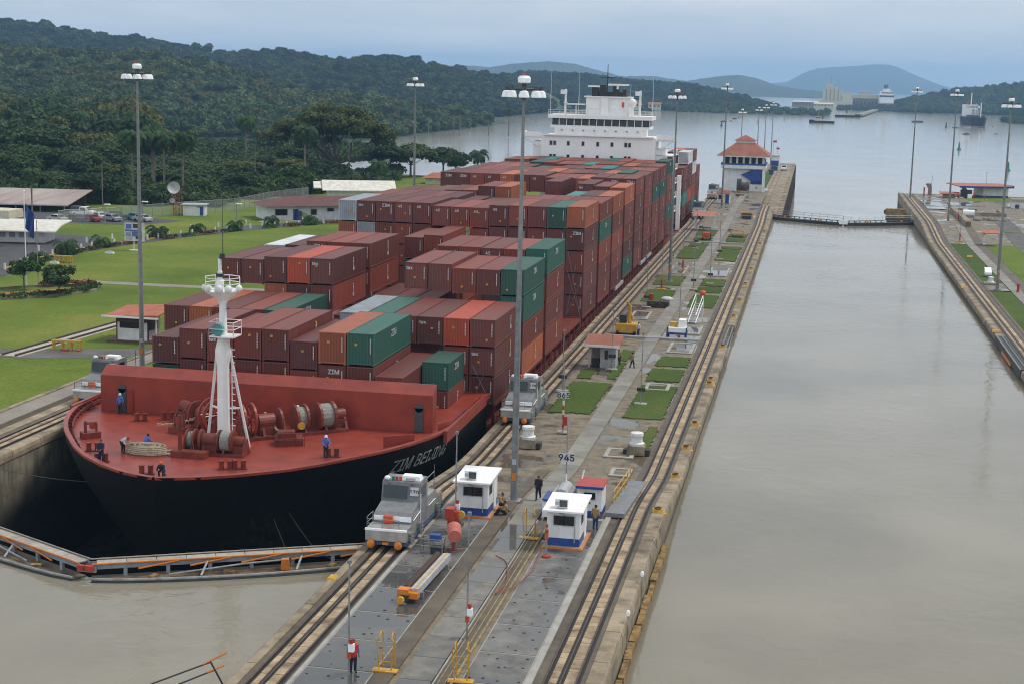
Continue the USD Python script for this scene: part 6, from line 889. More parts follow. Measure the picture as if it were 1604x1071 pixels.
for k in range(0, 46, 3): m = (C[k]*[.35, .35, 0]+[0, 0, 8]); tk.cyl((0, 0, 4.5), m, .34, .22, 6).cyl(m, C[k]-[0, 0, .6], .22, .06, 5)
for dx in (3.5, -4.5): tk.cyl((dx, 1, -.3), (dx*1.4, 1, 11), .4, .2, 7)
ob(bt, 'trunk', tk, L['trunk'])
for i, (x, y, h, cl, lb) in enumerate(((-161.1, 297, 9.0, PT, 'tall palm standing in front of the long grey roofed shed'), (-159.6, 343, 15.0, PT, 'leaning tall palm just behind the left lamp mast'), (-158.2, 352, 15.6, PT2, 'left of two close tall palms right of the left lamp mast'), (-156.9, 348, 14.9, PT, 'right of two close tall palms right of the left lamp mast'), (-151.6, 343, 14.9, PT2, 'tall palm directly left of the satellite dish'), (-148.6, 347, 15.2, PT, 'tall palm directly right of the satellite dish'), (-175.7, 460, 16.0, PT2, 'lone palm rising in front of the cove of water'), (-135.8, 400, 15.4, PT, 'tall palm in front of the huge umbrella shaped tree'), (-116.2, 405, 7.0, PC, 'coconut palm behind the pale roofed building'), (-99.7, 455, 8.0, PC, 'small coconut palm on the lakeside right of the round trees'), (-242, 480, 15, PT, 'far palm in the wood above the long shed'), (-251, 520, 15, PT2, 'far palm deep in the wood near the railway masts'))):
    copy(cl, 'palm_tree', lb, 'palm', (x, y, .2), i*2.1, 'palms on the left bank', h/(12.5 if cl in (PT, PT2) else 6.5))
leafmat('leaf_hill', (.1, .135, .036), (.045, .075, .022), .2, .02)
# forest as mass
def crown_proto(inst, name, seed, mat, n=620, r=4.2):
    p = f'{inst}/{name}'; rr = np.random.default_rng(seed); C, R = lobes(rr, r, r, r*.72, r*.62, 9, .5); v, f = leaves(C, R, n, .5, rs=seed, hollow=.7); mb = MB().add(v, f); core = trimesh.creation.icosphere(1, 1.0); mb.tm(core, np.diag([r*.72, r*.72, r*.6]), (0, 0, r*.55)); usdkit.mesh(stage, p, mb.mesh(), L[mat]); return p
def instancer(name, P, S, mats, seed, label, cat='forest'):
    path = pathof(None, name); pi = UsdGeom.PointInstancer.Define(stage, path); r = np.random.default_rng(seed); protos = [crown_proto(path, f'tree_crown_{k:03d}' if k else 'tree_crown', seed*10+k, m) for k, m in enumerate(mats)]
    pi.CreatePrototypesRel().SetTargets([Sdf.Path(p) for p in protos]); n = len(P); pi.CreatePositionsAttr(Vt.Vec3fArray.FromNumpy(P.astype(np.float32))); pi.CreateProtoIndicesAttr(Vt.IntArray.FromNumpy(r.integers(0, len(protos), n).astype(np.int32)))
    a = r.random(n)*2*PI; pi.CreateOrientationsAttr(Vt.QuathArray([Gf.Quath(float(math.cos(x/2)), 0, 0, float(math.sin(x/2))) for x in a])); sc = np.stack([S, S, S*(.8+.5*r.random(n))], 1); pi.CreateScalesAttr(Vt.Vec3fArray.FromNumpy(sc.astype(np.float32))); tag(pi.GetPrim(), label, cat, kind='stuff')
def on_hill(H, n, seed, zmin=-9.5, xr=None):
    r = np.random.default_rng(seed); a, b, _ = H.shape; i = r.random(n)*(a-4.01); j = r.random(n)*(b-1.01); i0, j0 = i.astype(int), j.astype(int); u, w = (i-i0)[:, None], (j-j0)[:, None]
    P = (H[i0, j0]*(1-u)+H[i0+1, j0]*u)*(1-w)+(H[i0, j0+1]*(1-u)+H[i0+1, j0+1]*u)*w; k = P[:, 2] > zmin
    if xr: k &= (P[:, 0] > xr[0]) & (P[:, 0] < xr[1])
    return P[k]-[0, 0, 1.2]
rr = np.random.default_rng(3)
P = on_hill(H1, 7600, 1); instancer('forest', P, .55+1.25*rr.random(len(P))**1.5, ['leaf_hill', 'leaf_forest', 'leaf_hill', 'leaf_olive', 'leaf_dark'], 1, 'dense forest covering the nearer hill across the cove')
P = on_hill(H2, 15000, 2); instancer('forest', P, .75+1.4*rr.random(len(P))**1.6, ['leaf_ridge', 'leaf_ridge', 'leaf_forest'], 2, 'dense forest covering the long ridge behind on the left')
n = 1500; P = np.stack([-150-330*rr.random(n), 470+430*rr.random(n), np.full(n, .2)], 1); ok = (P[:, 0] < -208-(P[:, 1]-470)*.5) & (P[:, 0] > -450); P = P[ok]; P[:, 2] += 3+4*rr.random(len(P)); instancer('wood', P, 1.0+.7*rr.random(len(P)), ['leaf_dark', 'leaf_forest', 'leaf_dark', 'leaf_olive'], 3, 'dark wood behind the first trees of the left bank')
P = on_hill(H3, 9000, 7); instancer('forest', P, 1.1+.9*rr.random(len(P)), ['leaf_ridge', 'leaf_ridge', 'leaf_forest'], 7, 'forest on the hill behind the ship bridge')
P = on_hill(H5, 4500, 8); instancer('forest', P, 1.3+.9*rr.random(len(P)), ['leaf_forest', 'leaf_dark', 'leaf_hill'], 8, 'forest on the hill at the far right')
for H_, k_, lb_ in ((H6, 11, 'low trees on the spit at the far right edge'), (H7, 12, 'trees along the far shore behind the ship'), (H8, 13, 'trees along the far shore by the silos')):
    P = on_hill(H_, 900, k_, -10.2); instancer('forest', P, .7+.5*rr.random(len(P)), ['leaf_bright', 'leaf_hill'] if k_ == 12 else ['leaf_forest', 'leaf_hill'], k_, lb_)
P = np.stack([-480+92*rr.random(700), 850+230*rr.random(700), np.full(700, -6.0)], 1); instancer('wood', P, 1.1+.8*rr.random(len(P)), ['leaf_dark', 'leaf_forest'], 4, 'low wood along the shore of the cove', 'forest')
for i in range(14):
    x = -395+i*14+rng.uniform(-4, 4); copy(PT2 if i % 2 else PT, 'palm_tree', 'pale stemmed palm standing out of the far shore forest behind the cove', 'palm', (x, 985+i*7+rng.uniform(-10, 30), -9), i, 'far palms behind the cove', 1.1+.35*rng.random())
P = np.stack([-110-310*rr.random(6500), 322+280*rr.random(6500), np.full(6500, -.6)], 1); fx = np.interp(P[:, 1], [279, 322, 365, 420, 600], [-148, -131, -128, -116, -150])
P = P[(P[:, 0] < fx-2) & ~((P[:, 0] > -204) & (P[:, 1] < 326)) & ((P[:, 0] < -165) | (P[:, 1] < 455))]; s = .42+.4*rr.random(len(P)); instancer('undergrowth', P, s, ['leaf_dark', 'leaf_forest', 'leaf_shrub'], 6, 'bushy dark undergrowth beneath the trees behind the left fence', 'bushes')
# hedge, shrubs and small palms along the drive
hed = [(-118.8, 212), (-120.2, 222), (-121, 232), (-120.6, 242), (-118.4, 254), (-115.6, 266), (-111.8, 277), (-107, 288), (-101.6, 297.5), (-96, 306), (-91, 313)]
def on_line(pts, s):
    pts = np.array(pts); d = np.r_[0, np.cumsum(np.linalg.norm(np.diff(pts, axis=0), axis=1))]; return np.array([np.interp(s, d, pts[:, 0]), np.interp(s, d, pts[:, 1])]), d[-1]
total = on_line(hed, 0)[1]
for i, s in enumerate(np.arange(1.5, total-2, 5.6)):
    (x, y), _ = on_line(hed, s); (x2, y2), _ = on_line(hed, s+1); a = math.atan2(y2-y, x2-x)
    if i % 5 == 3: continue
    v, f = leaves([(k*.8, 0, .35) for k in range(-2, 3)], [(.75, .5, .42)]*5, 300, .13, rs=i, hollow=.6); p = copy_h = thing('hedge', 'clipped %s hedge length along the left driveway, %s from the left' % ('reddish' if i % 2 else 'green', ORD[min(i, 17)] if i < 18 else 'last'), 'hedge', (x+.8, y, .5), a, 'hedge pieces along the driveway'); ob(p, 'foliage', MB().add(v, f), L['leaf_redtip' if i % 2 else 'leaf_shrub'])
pw = klass('drive_post'); usdkit.mesh(stage, pw+'/post', MB().box((0, 0, .5), (.28, .28, 1.0), top=(.8, .8)).mesh(), L['hazard_white'])
for i, s in enumerate(np.arange(0, total, 3.2)):
    (x, y), _ = on_line(hed, s); copy(pw, 'drive_post', 'short white wooden post in the row along the left driveway hedge', 'post', (x-1.1, y+.2, .5), 0, 'white posts along the driveway')
    if i % 1 == 0 and s < 62: (x2, y2), _ = on_line(hed, s+1.6); top('kerb_marking', MB().box((x2-1.3, y2+.2, .62), (.3, 2.4, .26), rz=0), L['yellow_paint'], 'yellow painted kerb length between white posts of the left driveway', 'kerb', 'yellow kerbs along the driveway')
for i, s in enumerate(np.arange(20, total, 7.5)):
    (x, y), _ = on_line(hed, s); copy(pw, 'drive_post', 'short white wooden post on the far side of the left driveway', 'post', (x-6.2, y+4.4, .5), 0, 'white posts beyond the driveway')
for i, (x, y, s, lb) in enumerate(((-118.3, 218.5, 1.15, 'by the flag poles'), (-120.8, 234, 1.3, 'right behind the far yellow trestle'), (-120.6, 246, 1.1, 'just left of the blue picture board'), (-118.2, 264, 1.25, 'first right of the left lamp mast'), (-115, 275, 1.0, 'second right of the left lamp mast'), (-110, 282, 1.1, 'in line with the shed with blue door'), (-107.5, 296, 1.0, 'before the white building window'), (-101, 300, 1.2, 'before the blue door boxes of the white building'), (-94.5, 309, 1.0, 'beside the end of the container row'))): copy(PS, 'small_palm', 'small bushy palm along the drive ' + lb, 'palm', (x, y, .5), i*1.3, 'small palms along the drive', s)
# round flower bed with trees and flag poles
fb = thing('flower_bed', 'raised planted bed with low hedges around the flag poles', 'flower bed', (-104.8, 191, .5), .9); ob(fb, 'kerb', MB().lathe([(7.0, 0), (7.0, .3), (6.7, .3), (6.7, 0)], n=20).move(np.diag([1.5, .75, 1])), L['path_tan']); ob(fb, 'brick_path', MB().b2(-5, 6, -1.2, .8, .02, .12), L['orange_roof']); v, f = leaves([(x, y, .45) for x, y in ((-8, -2), (-6, -3.8), (-3, -4.6), (0, -4.8), (3, -4.6), (6, -3.6), (8, -2), (9.4, 0))], [(1.7, .7, .5)]*8, 2200, .13, rs=77); ob(fb, 'low_hedge', MB().add(v, f), L['leaf_shrub']); v, f = leaves([(x, y, .5) for x, y in ((8, 3), (5, 4.2), (9.4, 1.5), (-9.6, -1))], [(1.5, .8, .55)]*4, 900, .13, rs=78); ob(fb, 'red_hedge', MB().add(v, f), L['leaf_redtip'])
SH = tree_class('shrub_tree', 4.2, 2.3, 1.9, 'leaf_dark', 31, 1500, .2, .09, nl=9); SH2 = tree_class('shrub_tree_b', 4.2, 2.0, 1.7, 'leaf_palm', 32, 1300, .2, .09, nl=8)
for i, (x, y, s, lb) in enumerate(((-109.5, 186, 1.1, 'small tree at the left edge of the raised bed'), (-106.8, 194, 1.15, 'small dark tree beside the nearest flag pole'), (-100.5, 192, 1.0, 'small dense tree at the right end of the raised bed'), (-99.2, 189.5, .8, 'small pale stemmed shrub tree in front of the raised bed'))): copy((SH, SH2)[i % 2], 'shrub_tree', lb, 'tree', (x, y, .5), i*2, 'small trees of the raised bed', s)
p = thing('flag_pole', 'white flag pole with hanging dark blue flag in the raised bed', 'flag pole', (-107.5, 196, .5)); ob(p, 'pole', MB().cyl((0, 0, 0), (0, 0, 13.4), .09, .05, 8).ell((0, 0, 13.5), (.14,)*3, 1), L['lampshade']); nf = 12; gx = np.linspace(0, 1.5, 7); gz = np.linspace(0, 1, nf); fv = np.array([[x*(1-.3*t)+.12+.7*t*t*0, .2*math.sin(x*7+t*4), 11.8-3.4*t-x*1.1] for t in gz for x in gx]); a = np.arange(nf*7).reshape(nf, 7); ob(p, 'flag', MB().add(fv, np.stack([a[:-1, :-1], a[:-1, 1:], a[1:, 1:], a[1:, :-1]], -1).reshape(-1, 4)), L['blue_paint'])
p = thing('flag_pole', 'shorter white flag pole without flag beside the tall one', 'flag pole', (-107.6, 199.5, .5)); ob(p, 'pole', MB().cyl((0, 0, 0), (0, 0, 9.2), .08, .05, 8), L['galv'])
# lawn things
def trestle(label, loc, w=3.2): 
    p = thing('trestle', label, 'trestle', loc, .1); ob(p, 'beam', MB().b2(-w/2, w/2, -.15, .15, .95, 1.15).b2(-w/2, w/2, .5, .7, .95, 1.1), L['yellow_paint'])
    for x in np.linspace(-w/2+.1, w/2-.1, 4): ob(p, 'leg', MB().b2(x-.07, x+.07, -.1, .05, 0, .95).b2(x-.07, x+.07, .5, .65, 0, .95), L['yellow_paint'])
    ob(p, 'foot_block', MB().b2(-.5, .2, -.3, .3, 0, .2).b2(w/2-.4, w/2, -.3, .3, 0, .15), L['red_paint'])
trestle('yellow trestle on the lawn beside the disused rails', (-79.2, 152.6, .5)); trestle('far yellow trestle on the lawn near the drive hedge', (-116.2, 223.5, .5), 2.8)
p = thing('guard_booth', 'white booth with brown roof and red sill on the left lawn', 'booth', (-74.8, 160.2, .5)); ob(p, 'base', MB().b2(-3.0, 3.2, -.8, 4, 0, .15), L['maroon_roof']); ob(p, 'wall', MB().b2(-2.0, 1.7, 0, .15, .15, 1.5).b2(-2.0, -1.7, 0, .15, 1.5, 2.6).b2(1.3, 1.7, 0, .15, 1.5, 2.6).b2(-2, -1.85, .15, 3.5, .15, 2.6).b2(1.55, 1.7, .15, 3.5, .15, 1.2).b2(-1.85, 1.55, 3.35, 3.5, .15, 2.9).b2(1.4, 1.7, 3.0, 3.5, 1.2, 2.7), L['white_paint']); ob(p, 'corner_post', MB().b2(-2.1, -1.98, -.06, .16, .15, 2.6).b2(1.68, 1.8, -.06, .16, .15, 2.6), L['maroon_roof']); ob(p, 'lintel', MB().b2(-2.0, 1.7, -.03, .14, 2.2, 2.6), L['maroon_roof']); ob(p, 'window', MB().b2(-1.7, 1.3, .05, .09, 1.5, 2.2), L['window_dark']); ob(p, 'roof', MB().add([[-3.4, -1.0, 2.75], [3.5, -1.0, 3.15], [3.7, 4.4, 3.75], [-2.8, 4.4, 3.3], [-3.4, -1.0, 2.9], [3.5, -1.0, 3.3], [3.7, 4.4, 3.9], [-2.8, 4.4, 3.45]], [[0, 3, 2, 1], [4, 5, 6, 7], [0, 1, 5, 4], [1, 2, 6, 5], [2, 3, 7, 6], [3, 0, 4, 7]]), L['orange_roof']); ob(p, 'fascia', MB().box((.05, -1.05, 2.93), (6.9, .06, .22)), L['ship_white']); ob(p, 'seat', MB().b2(.4, 1.2, 1.5, 2.2, .15, 1.0), L['dark_grey']); ob(p, 'veranda_post', MB().cyl((2.9, 3.6, 0), (2.9, 3.6, 3.6), .08).cyl((2.9, -.3, 0), (2.9, -.3, 3.2), .08), L['ship_white'])
p = thing('picture_board', 'white and blue picture board on a white post by the drive', 'sign', (-113.4, 243.5, .5)); ob(p, 'board', MB().b2(-1.6, 2.0, -.06, .06, 1.6, 4.7), L['sign_white']); ob(p, 'post', MB().cyl((.1, 0, 0), (.1, 0, 1.6), .1).b2(-.7, .9, -.5, .5, 0, .08), L['hazard_white'])
for i, (x, z, w, h, c) in enumerate(((-.8, 4.1, 1.0, .8, 'sign_blue'), (.6, 4.2, 1.3, .7, 'brown_dark'), (-.2, 3.4, 2.6, .3, 'sign_blue'), (-.9, 2.7, 1.0, .7, 'gate_grey'), (.5, 2.8, 1.4, .8, 'sign_blue'), (.9, 2.2, .9, .5, 'brown_dark'), (-.8, 2.0, 1.1, .45, 'light_grey'))): ob(p, 'picture', MB().b2(x-w/2, x+w/2, -.09, -.06, z-h/2, z+h/2), L[c])
for x, y, lb in ((-117, 222.2, 'white slab lying on the lawn beside the far yellow trestle'), (-115.2, 238, 'small white floodlight block on the lawn left of the board')): p = thing('ground_block', lb, 'block', (x, y, .5)); ob(p, 'block', MB().box((0, 0, .12), (1.6, .7, .24), top=(.8, .7)), L['hazard_white']); ob(p, 'lamp', MB().box((0, 0, .35), (.5, .3, .24)), L['light_grey'])
p = thing('path_post', 'lone short white post where the bed meets the path', 'post', (-94.8, 205.8, .5)); ob(p, 'post', MB().box((0, 0, .6), (.2, .2, 1.2)), L['hazard_white'])
# buildings of the left bank
b = thing('office_building', 'long low white building with dark red hipped roof', 'building', (-111.6, 304.4, .5), .62); W = L['white_paint']; ob(b, 'wall', MB().b2(0, 30, 0, 9, 0, 3.0), W); ob(b, 'roof', MB().add([[-1.2, -1.2, 3.0], [31, -1.2, 3.0], [31, 10.2, 3.0], [-1.2, 10.2, 3.0], [6, 4.5, 4.7], [25, 4.5, 4.7]], [[0, 1, 5], [0, 5, 4], [1, 2, 5], [2, 3, 4], [2, 4, 5], [3, 0, 4], [0, 3, 2], [0, 2, 1]]), L['maroon_roof'])
for x0, x1, z0, z1 in ((1.6, 4.4, 1.0, 2.4), (9.4, 10.8, 1.0, 2.3), (13, 14.6, 1.7, 2.5), (16.6, 18, 1.7, 2.5), (19.6, 21.2, 1.8, 2.6), (24, 25.4, 1.5, 2.5)): q = ob(b, 'window', MB().b2(x0, x1, -.06, 0, z0, z1), L['light_grey']); ob(q, 'pane', MB().b2(x0+.1, x1-.1, -.08, -.05, z0+.08, z1-.08), L['window_dark'])
ob(b, 'door', MB().b2(5.6, 6.7, -.06, 0, 0, 2.3), L['blue_paint']); ob(b, 'side_wall', MB().b2(-.02, 0, 0, 9, 0, 3), W)
p = thing('vending_box', 'blue vending machine beside the door of the white building', 'machine', (-106.2, 307.6, .5), .62); ob(p, 'case', MB().b2(0, 1.0, -.4, .4, 0, 1.9), L['blue_paint']); ob(p, 'front_panel', MB().b2(.15, .85, -.42, -.4, .9, 1.7), L['dark_grey'])
b = thing('hall', 'building with pale cream sloped roof behind the dark red roof', 'building', (-105, 350, .5), .35); ob(b, 'wall', MB().b2(-7.5, 7.5, 0, 10, 0, 3.8), W); ob(b, 'roof', MB().xprof([(-1.2, 3.6), (5, 5.6), (11, 3.8), (11, 3.6), (5, 5.4), (-1.2, 3.4)], -9, 8.5), L['white_roof']); ob(b, 'side_roof', MB().xprof([(1, 4.0), (6, 5.2), (6, 5.0), (1, 3.8)], -11, -9), L['white_roof']); ob(b, 'gable', MB().add([[7.5, 0, 3.6], [7.5, 10, 3.6], [7.5, 5, 5.3]], [[0, 1, 2]]), L['light_grey'])
b = thing('waterside_hut', 'small hut with orange roof peeping behind the containers', 'hut', (-106.6, 430, .5)); ob(b, 'wall', MB().b2(-3, 3, 0, 5, 0, 2), L['cream']); ob(b, 'roof', MB().box((0, 2.5, 2.5), (8, 7, 1.4), top=(.3, .3)), L['orange_roof'])
b = thing('long_shed', 'long open shed with weathered grey pink sheet roof', 'shed', (-189.6, 298, -1.0), .17); ob(b, 'roof', MB().xprof([(-1, 3.1), (17, 5.1), (17, 4.9), (-1, 2.9)], -10, 34), L['shed_roof'])
for x in np.linspace(-9, 33, 9): ob(b, 'post', MB().b2(x-.1, x+.1, -.2, .0, 0, 3), L['galv'])
ob(b, 'back_wall', MB().b2(-9, 33, 15, 15.2, 0, 4.6), L['brown_dark']); ob(b, 'fascia', MB().b2(-10, 34, -1.06, -1.0, 2.85, 3.1), L['light_grey'])
b = thing('gate_house', 'white gate house with swept white canopy at the left edge', 'building', (-136.5, 247, .5), .2); ob(b, 'wall', MB().b2(-8, 4.4, 0, 6, 0, 2.2), W); ob(b, 'canopy', MB().xprof([(-2.4, 2.3), (1.5, 3.1), (8, 3.4), (8, 3.2), (1.5, 2.9), (-2.4, 2.1)], -9, 7), L['white_roof'])
for x in np.linspace(-3, 2, 4): ob(b, 'window', MB().b2(x-.5, x+.5, -.05, 0, .9, 1.8), L['gate_grey'])
b = thing('canopy_roof', 'cream flat canopy on a post at the left picture edge', 'canopy', (-137.5, 239, .5)); ob(b, 'beam', MB().b2(-6, 4.0, -1, 4, 5.0, 6.4), L['cream']); ob(b, 'post', MB().cyl((.2, .5, 0), (.2, .5, 5.0), .22, n=10).cyl((.2, .5, 3.6), (-2.0, .5, 5.0), .16), L['cream'])
b = thing('utility_shed', 'small white flat roofed shed with blue door below the satellite dish', 'shed', (-131.6, 307.2, .5), .22); ob(b, 'wall', MB().b2(0, 4.6, 0, 3.2, 0, 2.3), W); ob(b, 'roof', MB().b2(-.4, 5.0, -.5, 3.7, 2.3, 2.45), L['light_grey']); ob(b, 'door', MB().b2(3.6, 4.3, -.05, 0, .1, 2.0), L['blue_paint']); ob(b, 'door_panel', MB().b2(3.0, 3.6, -.04, 0, 1.8, 2.0), L['blue_paint'])
d = thing('satellite_dish', 'large grey dish and small dish on a red lattice tower', 'antenna', (-133.0, 306.6, .5)); tw = MB()
for x in (-.5, .9):
    for y in (0, 1.2): tw.cyl((x, y, 0), (x, y, 5.8), .07, n=5)
for z in np.arange(.4, 5.8, 1.0): tw.cyl((-.5, 0, z), (.9, 0, z+.9), .05, n=4).cyl((.9, 0, z), (-.5, 0, z+.9), .05, n=4).cyl((-.5, 0, z), (.9, 0, z), .05, n=4)
tw.cyl((-.6, 0, 5.7), (1.8, 0, 5.8), .08, n=5); ob(d, 'tower', tw, L['red_paint'])
def dish(c, r): 
    k = [(r*t, .28*r*t*t) for t in np.linspace(0, 1, 7)]+[(r, .34*r)]; mb = MB().lathe(k, n=22).lathe([(a, b-.05) for a, b in k], n=22); a = -1.25; Rm = np.array([[1, 0, 0], [0, math.cos(a), -math.sin(a)], [0, math.sin(a), math.cos(a)]]); return mb.move(rotz(.5) @ np.array([[1, 0, 0], [0, -1, 0], [0, 0, 1]]) @ Rm, c)
ob(d, 'dish', dish((-.2, -.5, 5.9), 1.35), L['light_grey']); ob(d, 'small_dish', dish((-.6, -.4, 3.2), .6), L['light_grey'])
fl = [(-146, 279.5), (-139.5, 291), (-134.6, 304.5), (-126.2, 322), (-125.8, 347), (-123, 365)]
fn = thing('chain_fence', 'tall grey chain link fence running from the car park to the buildings', 'fence'); fp, tot = MB(), on_line(fl, 0)[1]
L['mesh_wire'] = usdkit.material(stage, '/World/Looks/mesh_wire', {'t': ('transparent_bsdf', {}), 'd': ('diffuse_bsdf', {'color': (.3, .31, .31)}), 'm': ('mix_closure', {'fac': .34})}, [('t.BSDF', 'm.closure1'), ('d.BSDF', 'm.closure2')], surface='m.closure')
for s in np.arange(0, tot, 3.0):
    (x, y), _ = on_line(fl, s); ob(fn, 'post', MB().cyl((x, y, .3), (x, y, 3.3), .06, n=5), L['galv']); (x2, y2), _ = on_line(fl, min(tot, s+3)); ob(fn, 'mesh', MB().quad([x, y, .5], [x2, y2, .5], [x2, y2, 3.2], [x, y, 3.2]), L['mesh_wire'])
ob(fn, 'top_rail', MB().path([(x, y, 3.2) for x, y in fl], .04), L['galv'])
for i, (x, y, h, lb) in enumerate(((-152.4, 312, 10.5, 'thin utility pole left of the left lamp mast'), (-144.5, 385, 12, 'tall utility pole behind the red roofed white building'), (-113.6, 292, 4.6, 'short street light pole before the small white shed'), (-136.8, 281, 4.4, 'street light with curved head at the edge of the car park'), (-130, 283.5, 5.0, 'street light with white head by the fence'), (-129.5, 420, 15, 'pale bare pole beside the trunks of the huge tree'))):
    p = thing('utility_pole', lb, 'pole', (x, y, .3)); ob(p, 'pole', MB().cyl((0, 0, 0), (0, 0, h), .13, .08, 7), L['palm_trunk' if h > 9 else 'galv'])
    if h < 6: ob(p, 'lamp_head', MB().box((.5, 0, h), (1.4, .35, .2), top=(.7, .7)), L['lampshade'])
def car(p, body):
    ob(p, 'body', MB().xprof([(0, .3), (0, .75), (.9, .92), (1.5, 1.4), (3.0, 1.42), (3.7, .98), (4.3, .9), (4.3, .3)], -.85, .85), L[body]); ob(p, 'windscreen', MB().box((0, 1.16, 1.18), (1.4, .05, .62), rx=-.85), L['window_dark']); ob(p, 'side_window', MB().b2(.84, .87, 1.4, 3.1, 1.0, 1.34).b2(-.87, -.84, 1.4, 3.1, 1.0, 1.34), L['window_dark'])
    for y in (.85, 3.4):
        for x in (-.78, .78): ob(p, 'wheel', MB().cyl((x-.1, y, .32), (x+.1, y, .32), .32, n=12), L['rubber'])
for i, (x, y, a, c, lb) in enumerate(((-146.5, 283.5, 1.3, 'light_grey', 'silver car at the near left corner of the car park'), (-143.5, 285, 1.2, 'dark_grey', 'dark car beside the silver one in the car park'), (-140.6, 286.2, 1.2, 'box_bright', 'dark red car in the front row of the car park'), (-141.5, 291, 1.0, 'ship_white', 'white car behind the dark red one'), (-137.4, 288.5, 1.1, 'gate_grey', 'pale blue grey car in the middle of the car park'), (-139.4, 294, 1.0, 'navy', 'dark blue car behind the white one'), (-134.2, 293, 1.2, 'teal_cloth', 'turquoise car near the fence'), (-131.6, 290.5, 1.2, 'light_grey', 'grey car at the right end of the car park'))): p = thing('parked_car', lb, 'car', (x, y, .55), a, 'cars in the left car park'); car(p, c)
p = thing('parked_truck', 'white truck with yellow bumper parked in front of the long shed', 'truck', (-146.8, 296.5, .5), 1.5); truck(p, 'ship_white', 'ship_white'); ob(p, 'crate', MB().b2(-.9, .9, 3.1, 5, 1.15, 2.1), L['dark_grey'])
gp = thing('rail_gantry', 'grey railway catenary masts with cross beams in the wood', 'gantry', (-360, 705, 3))
for k, x in enumerate((0, 10.5, 22, 37)): ob(gp, 'mast', MB().b2(x-.22, x+.22, -.2, .2, 0, 11), L['galv'])
ob(gp, 'cross_beam', MB().b2(0, 10.5, -.15, .15, 5.0, 5.35), L['galv']); ob(gp, 'second_beam', MB().b2(22, 31, -.15, .15, 7.2, 7.55), L['galv'])
# ---------------------------------------------------------------- right bank
b = thing('machine_shed', 'white open shed with flat red roof and blue base on the right bank', 'building', (48.6, 446, 1.4), .35); ob(b, 'wall', MB().b2(-1.5, 6, 0, 6, .5, 3.2), W); ob(b, 'base_band', MB().b2(-1.52, 6.02, -.02, 6.02, -.2, .5), L['blue_paint']); ob(b, 'roof', MB().xprof([(-2, 3.05), (-2, 3.3), (7, 3.6), (7, 3.4)], -9.5, 6.6), L['orange_roof']); ob(b, 'fascia', MB().b2(-9.5, 6.6, -2.05, -2.0, 2.8, 3.3).b2(6.6, 6.66, -2, 7, 2.9, 3.5), L['blue_paint'])
p = thing('lock_machinery', 'black and red lock machinery under the red shed roof', 'machinery', (42.2, 441, 1.2)); ob(p, 'engine', MB().b2(-1.4, 1.6, 0, 2, .6, 2.4).cyl((-.5, -.3, 2.4), (-.5, 1.6, 2.4), .7, n=12), L['black_steel']); ob(p, 'red_frame', MB().cyl((-2.0, 0, 0), (-2.0, 0, 1.8), .25).b2(-2.6, -1.4, -.2, .2, .9, 1.2).b2(2.0, 2.3, -.2, .2, 0, 2.0), L['red_paint']); ob(p, 'white_panel', MB().b2(.4, 1.6, -.5, -.4, -.4, 1.4), L['lampshade'])
p = thing('fender_arm', 'crooked grey concrete post near the furthest right lamp mast', 'post', (32.9, 450, 1.4)); ob(p, 'post', MB().box((.2, 0, 1.1), (1.0, .9, 2.6)).box((-.1, 0, 2.6), (.9, .9, 1.2), rz=.2).box((-.7, 0, 2.9), (.6, .6, .5)), L['stone'])
p = thing('low_shelter', 'low shelter with small orange roof on the right wall', 'shelter', (37.5, 440, 1.4)); ob(p, 'wall', MB().b2(-1.5, 1.8, 0, 2, 0, .9), L['stone']); ob(p, 'roof', MB().xprof([(-.6, 1.0), (-.6, 1.15), (3, 1.5), (3, 1.35)], -2.4, 2.6), L['orange_roof'])
p = thing('open_canopy', 'small orange roofed canopy on white posts on the right lawn', 'canopy', (36.9, 325, -.25)); ob(p, 'roof', MB().xprof([(-.8, 2.4), (-.8, 2.55), (2.6, 2.9), (2.6, 2.75)], -2.0, 2.0), L['orange_roof'])
for x in (-1.6, 1.6):
    for y in (0, 2): ob(p, 'post', MB().b2(x-.14, x+.14, y-.14, y+.14, 0, 2.6), L['hazard_white'])
ob(p, 'bench', MB().b2(-.9, .9, .8, 1.3, .4, .5).b2(-.8, -.7, .8, 1.3, 0, .4).b2(.7, .8, .8, 1.3, 0, .4), L['hazard_white'])
p = thing('small_house', 'small white house with grey roof at the right picture edge', 'building', (52.2, 410, .3)); ob(p, 'wall', MB().b2(-1.4, 2.6, 0, 4, 0, 3.0), W); ob(p, 'roof', MB().box((.6, 2, 3.2), (5, 5, .4), top=(.9, .9)), L['stone']); ob(p, 'doorway', MB().b2(-.6, .4, -.05, 0, 0, 2), L['dark_grey'])
p = thing('white_tank', 'white barrel shaped tank beside the right walkway wall', 'tank', (37.0, 376, ze(376))); ob(p, 'barrel', MB().cyl((-1.4, 0, .9), (1.2, 0, .9), .75, n=16), L['lampshade']); ob(p, 'saddle', MB().b2(-1, -.6, -.6, .6, 0, .4).b2(.5, .9, -.6, .6, 0, .4), L['mid_grey'])
mb = MB(); 
for k in range(40): mb.tm(trimesh.creation.icosphere(1), np.diag(.25+.4*rng.random(3)), (rng.uniform(-4, 4), rng.uniform(-2, 2), .15))
p = top('rubble', mb.move(None, (41, 368, ze(368))), L['stone'], 'heap of grey stones and scrap beside the raised wall on the right bank', 'stones', kind='stuff')
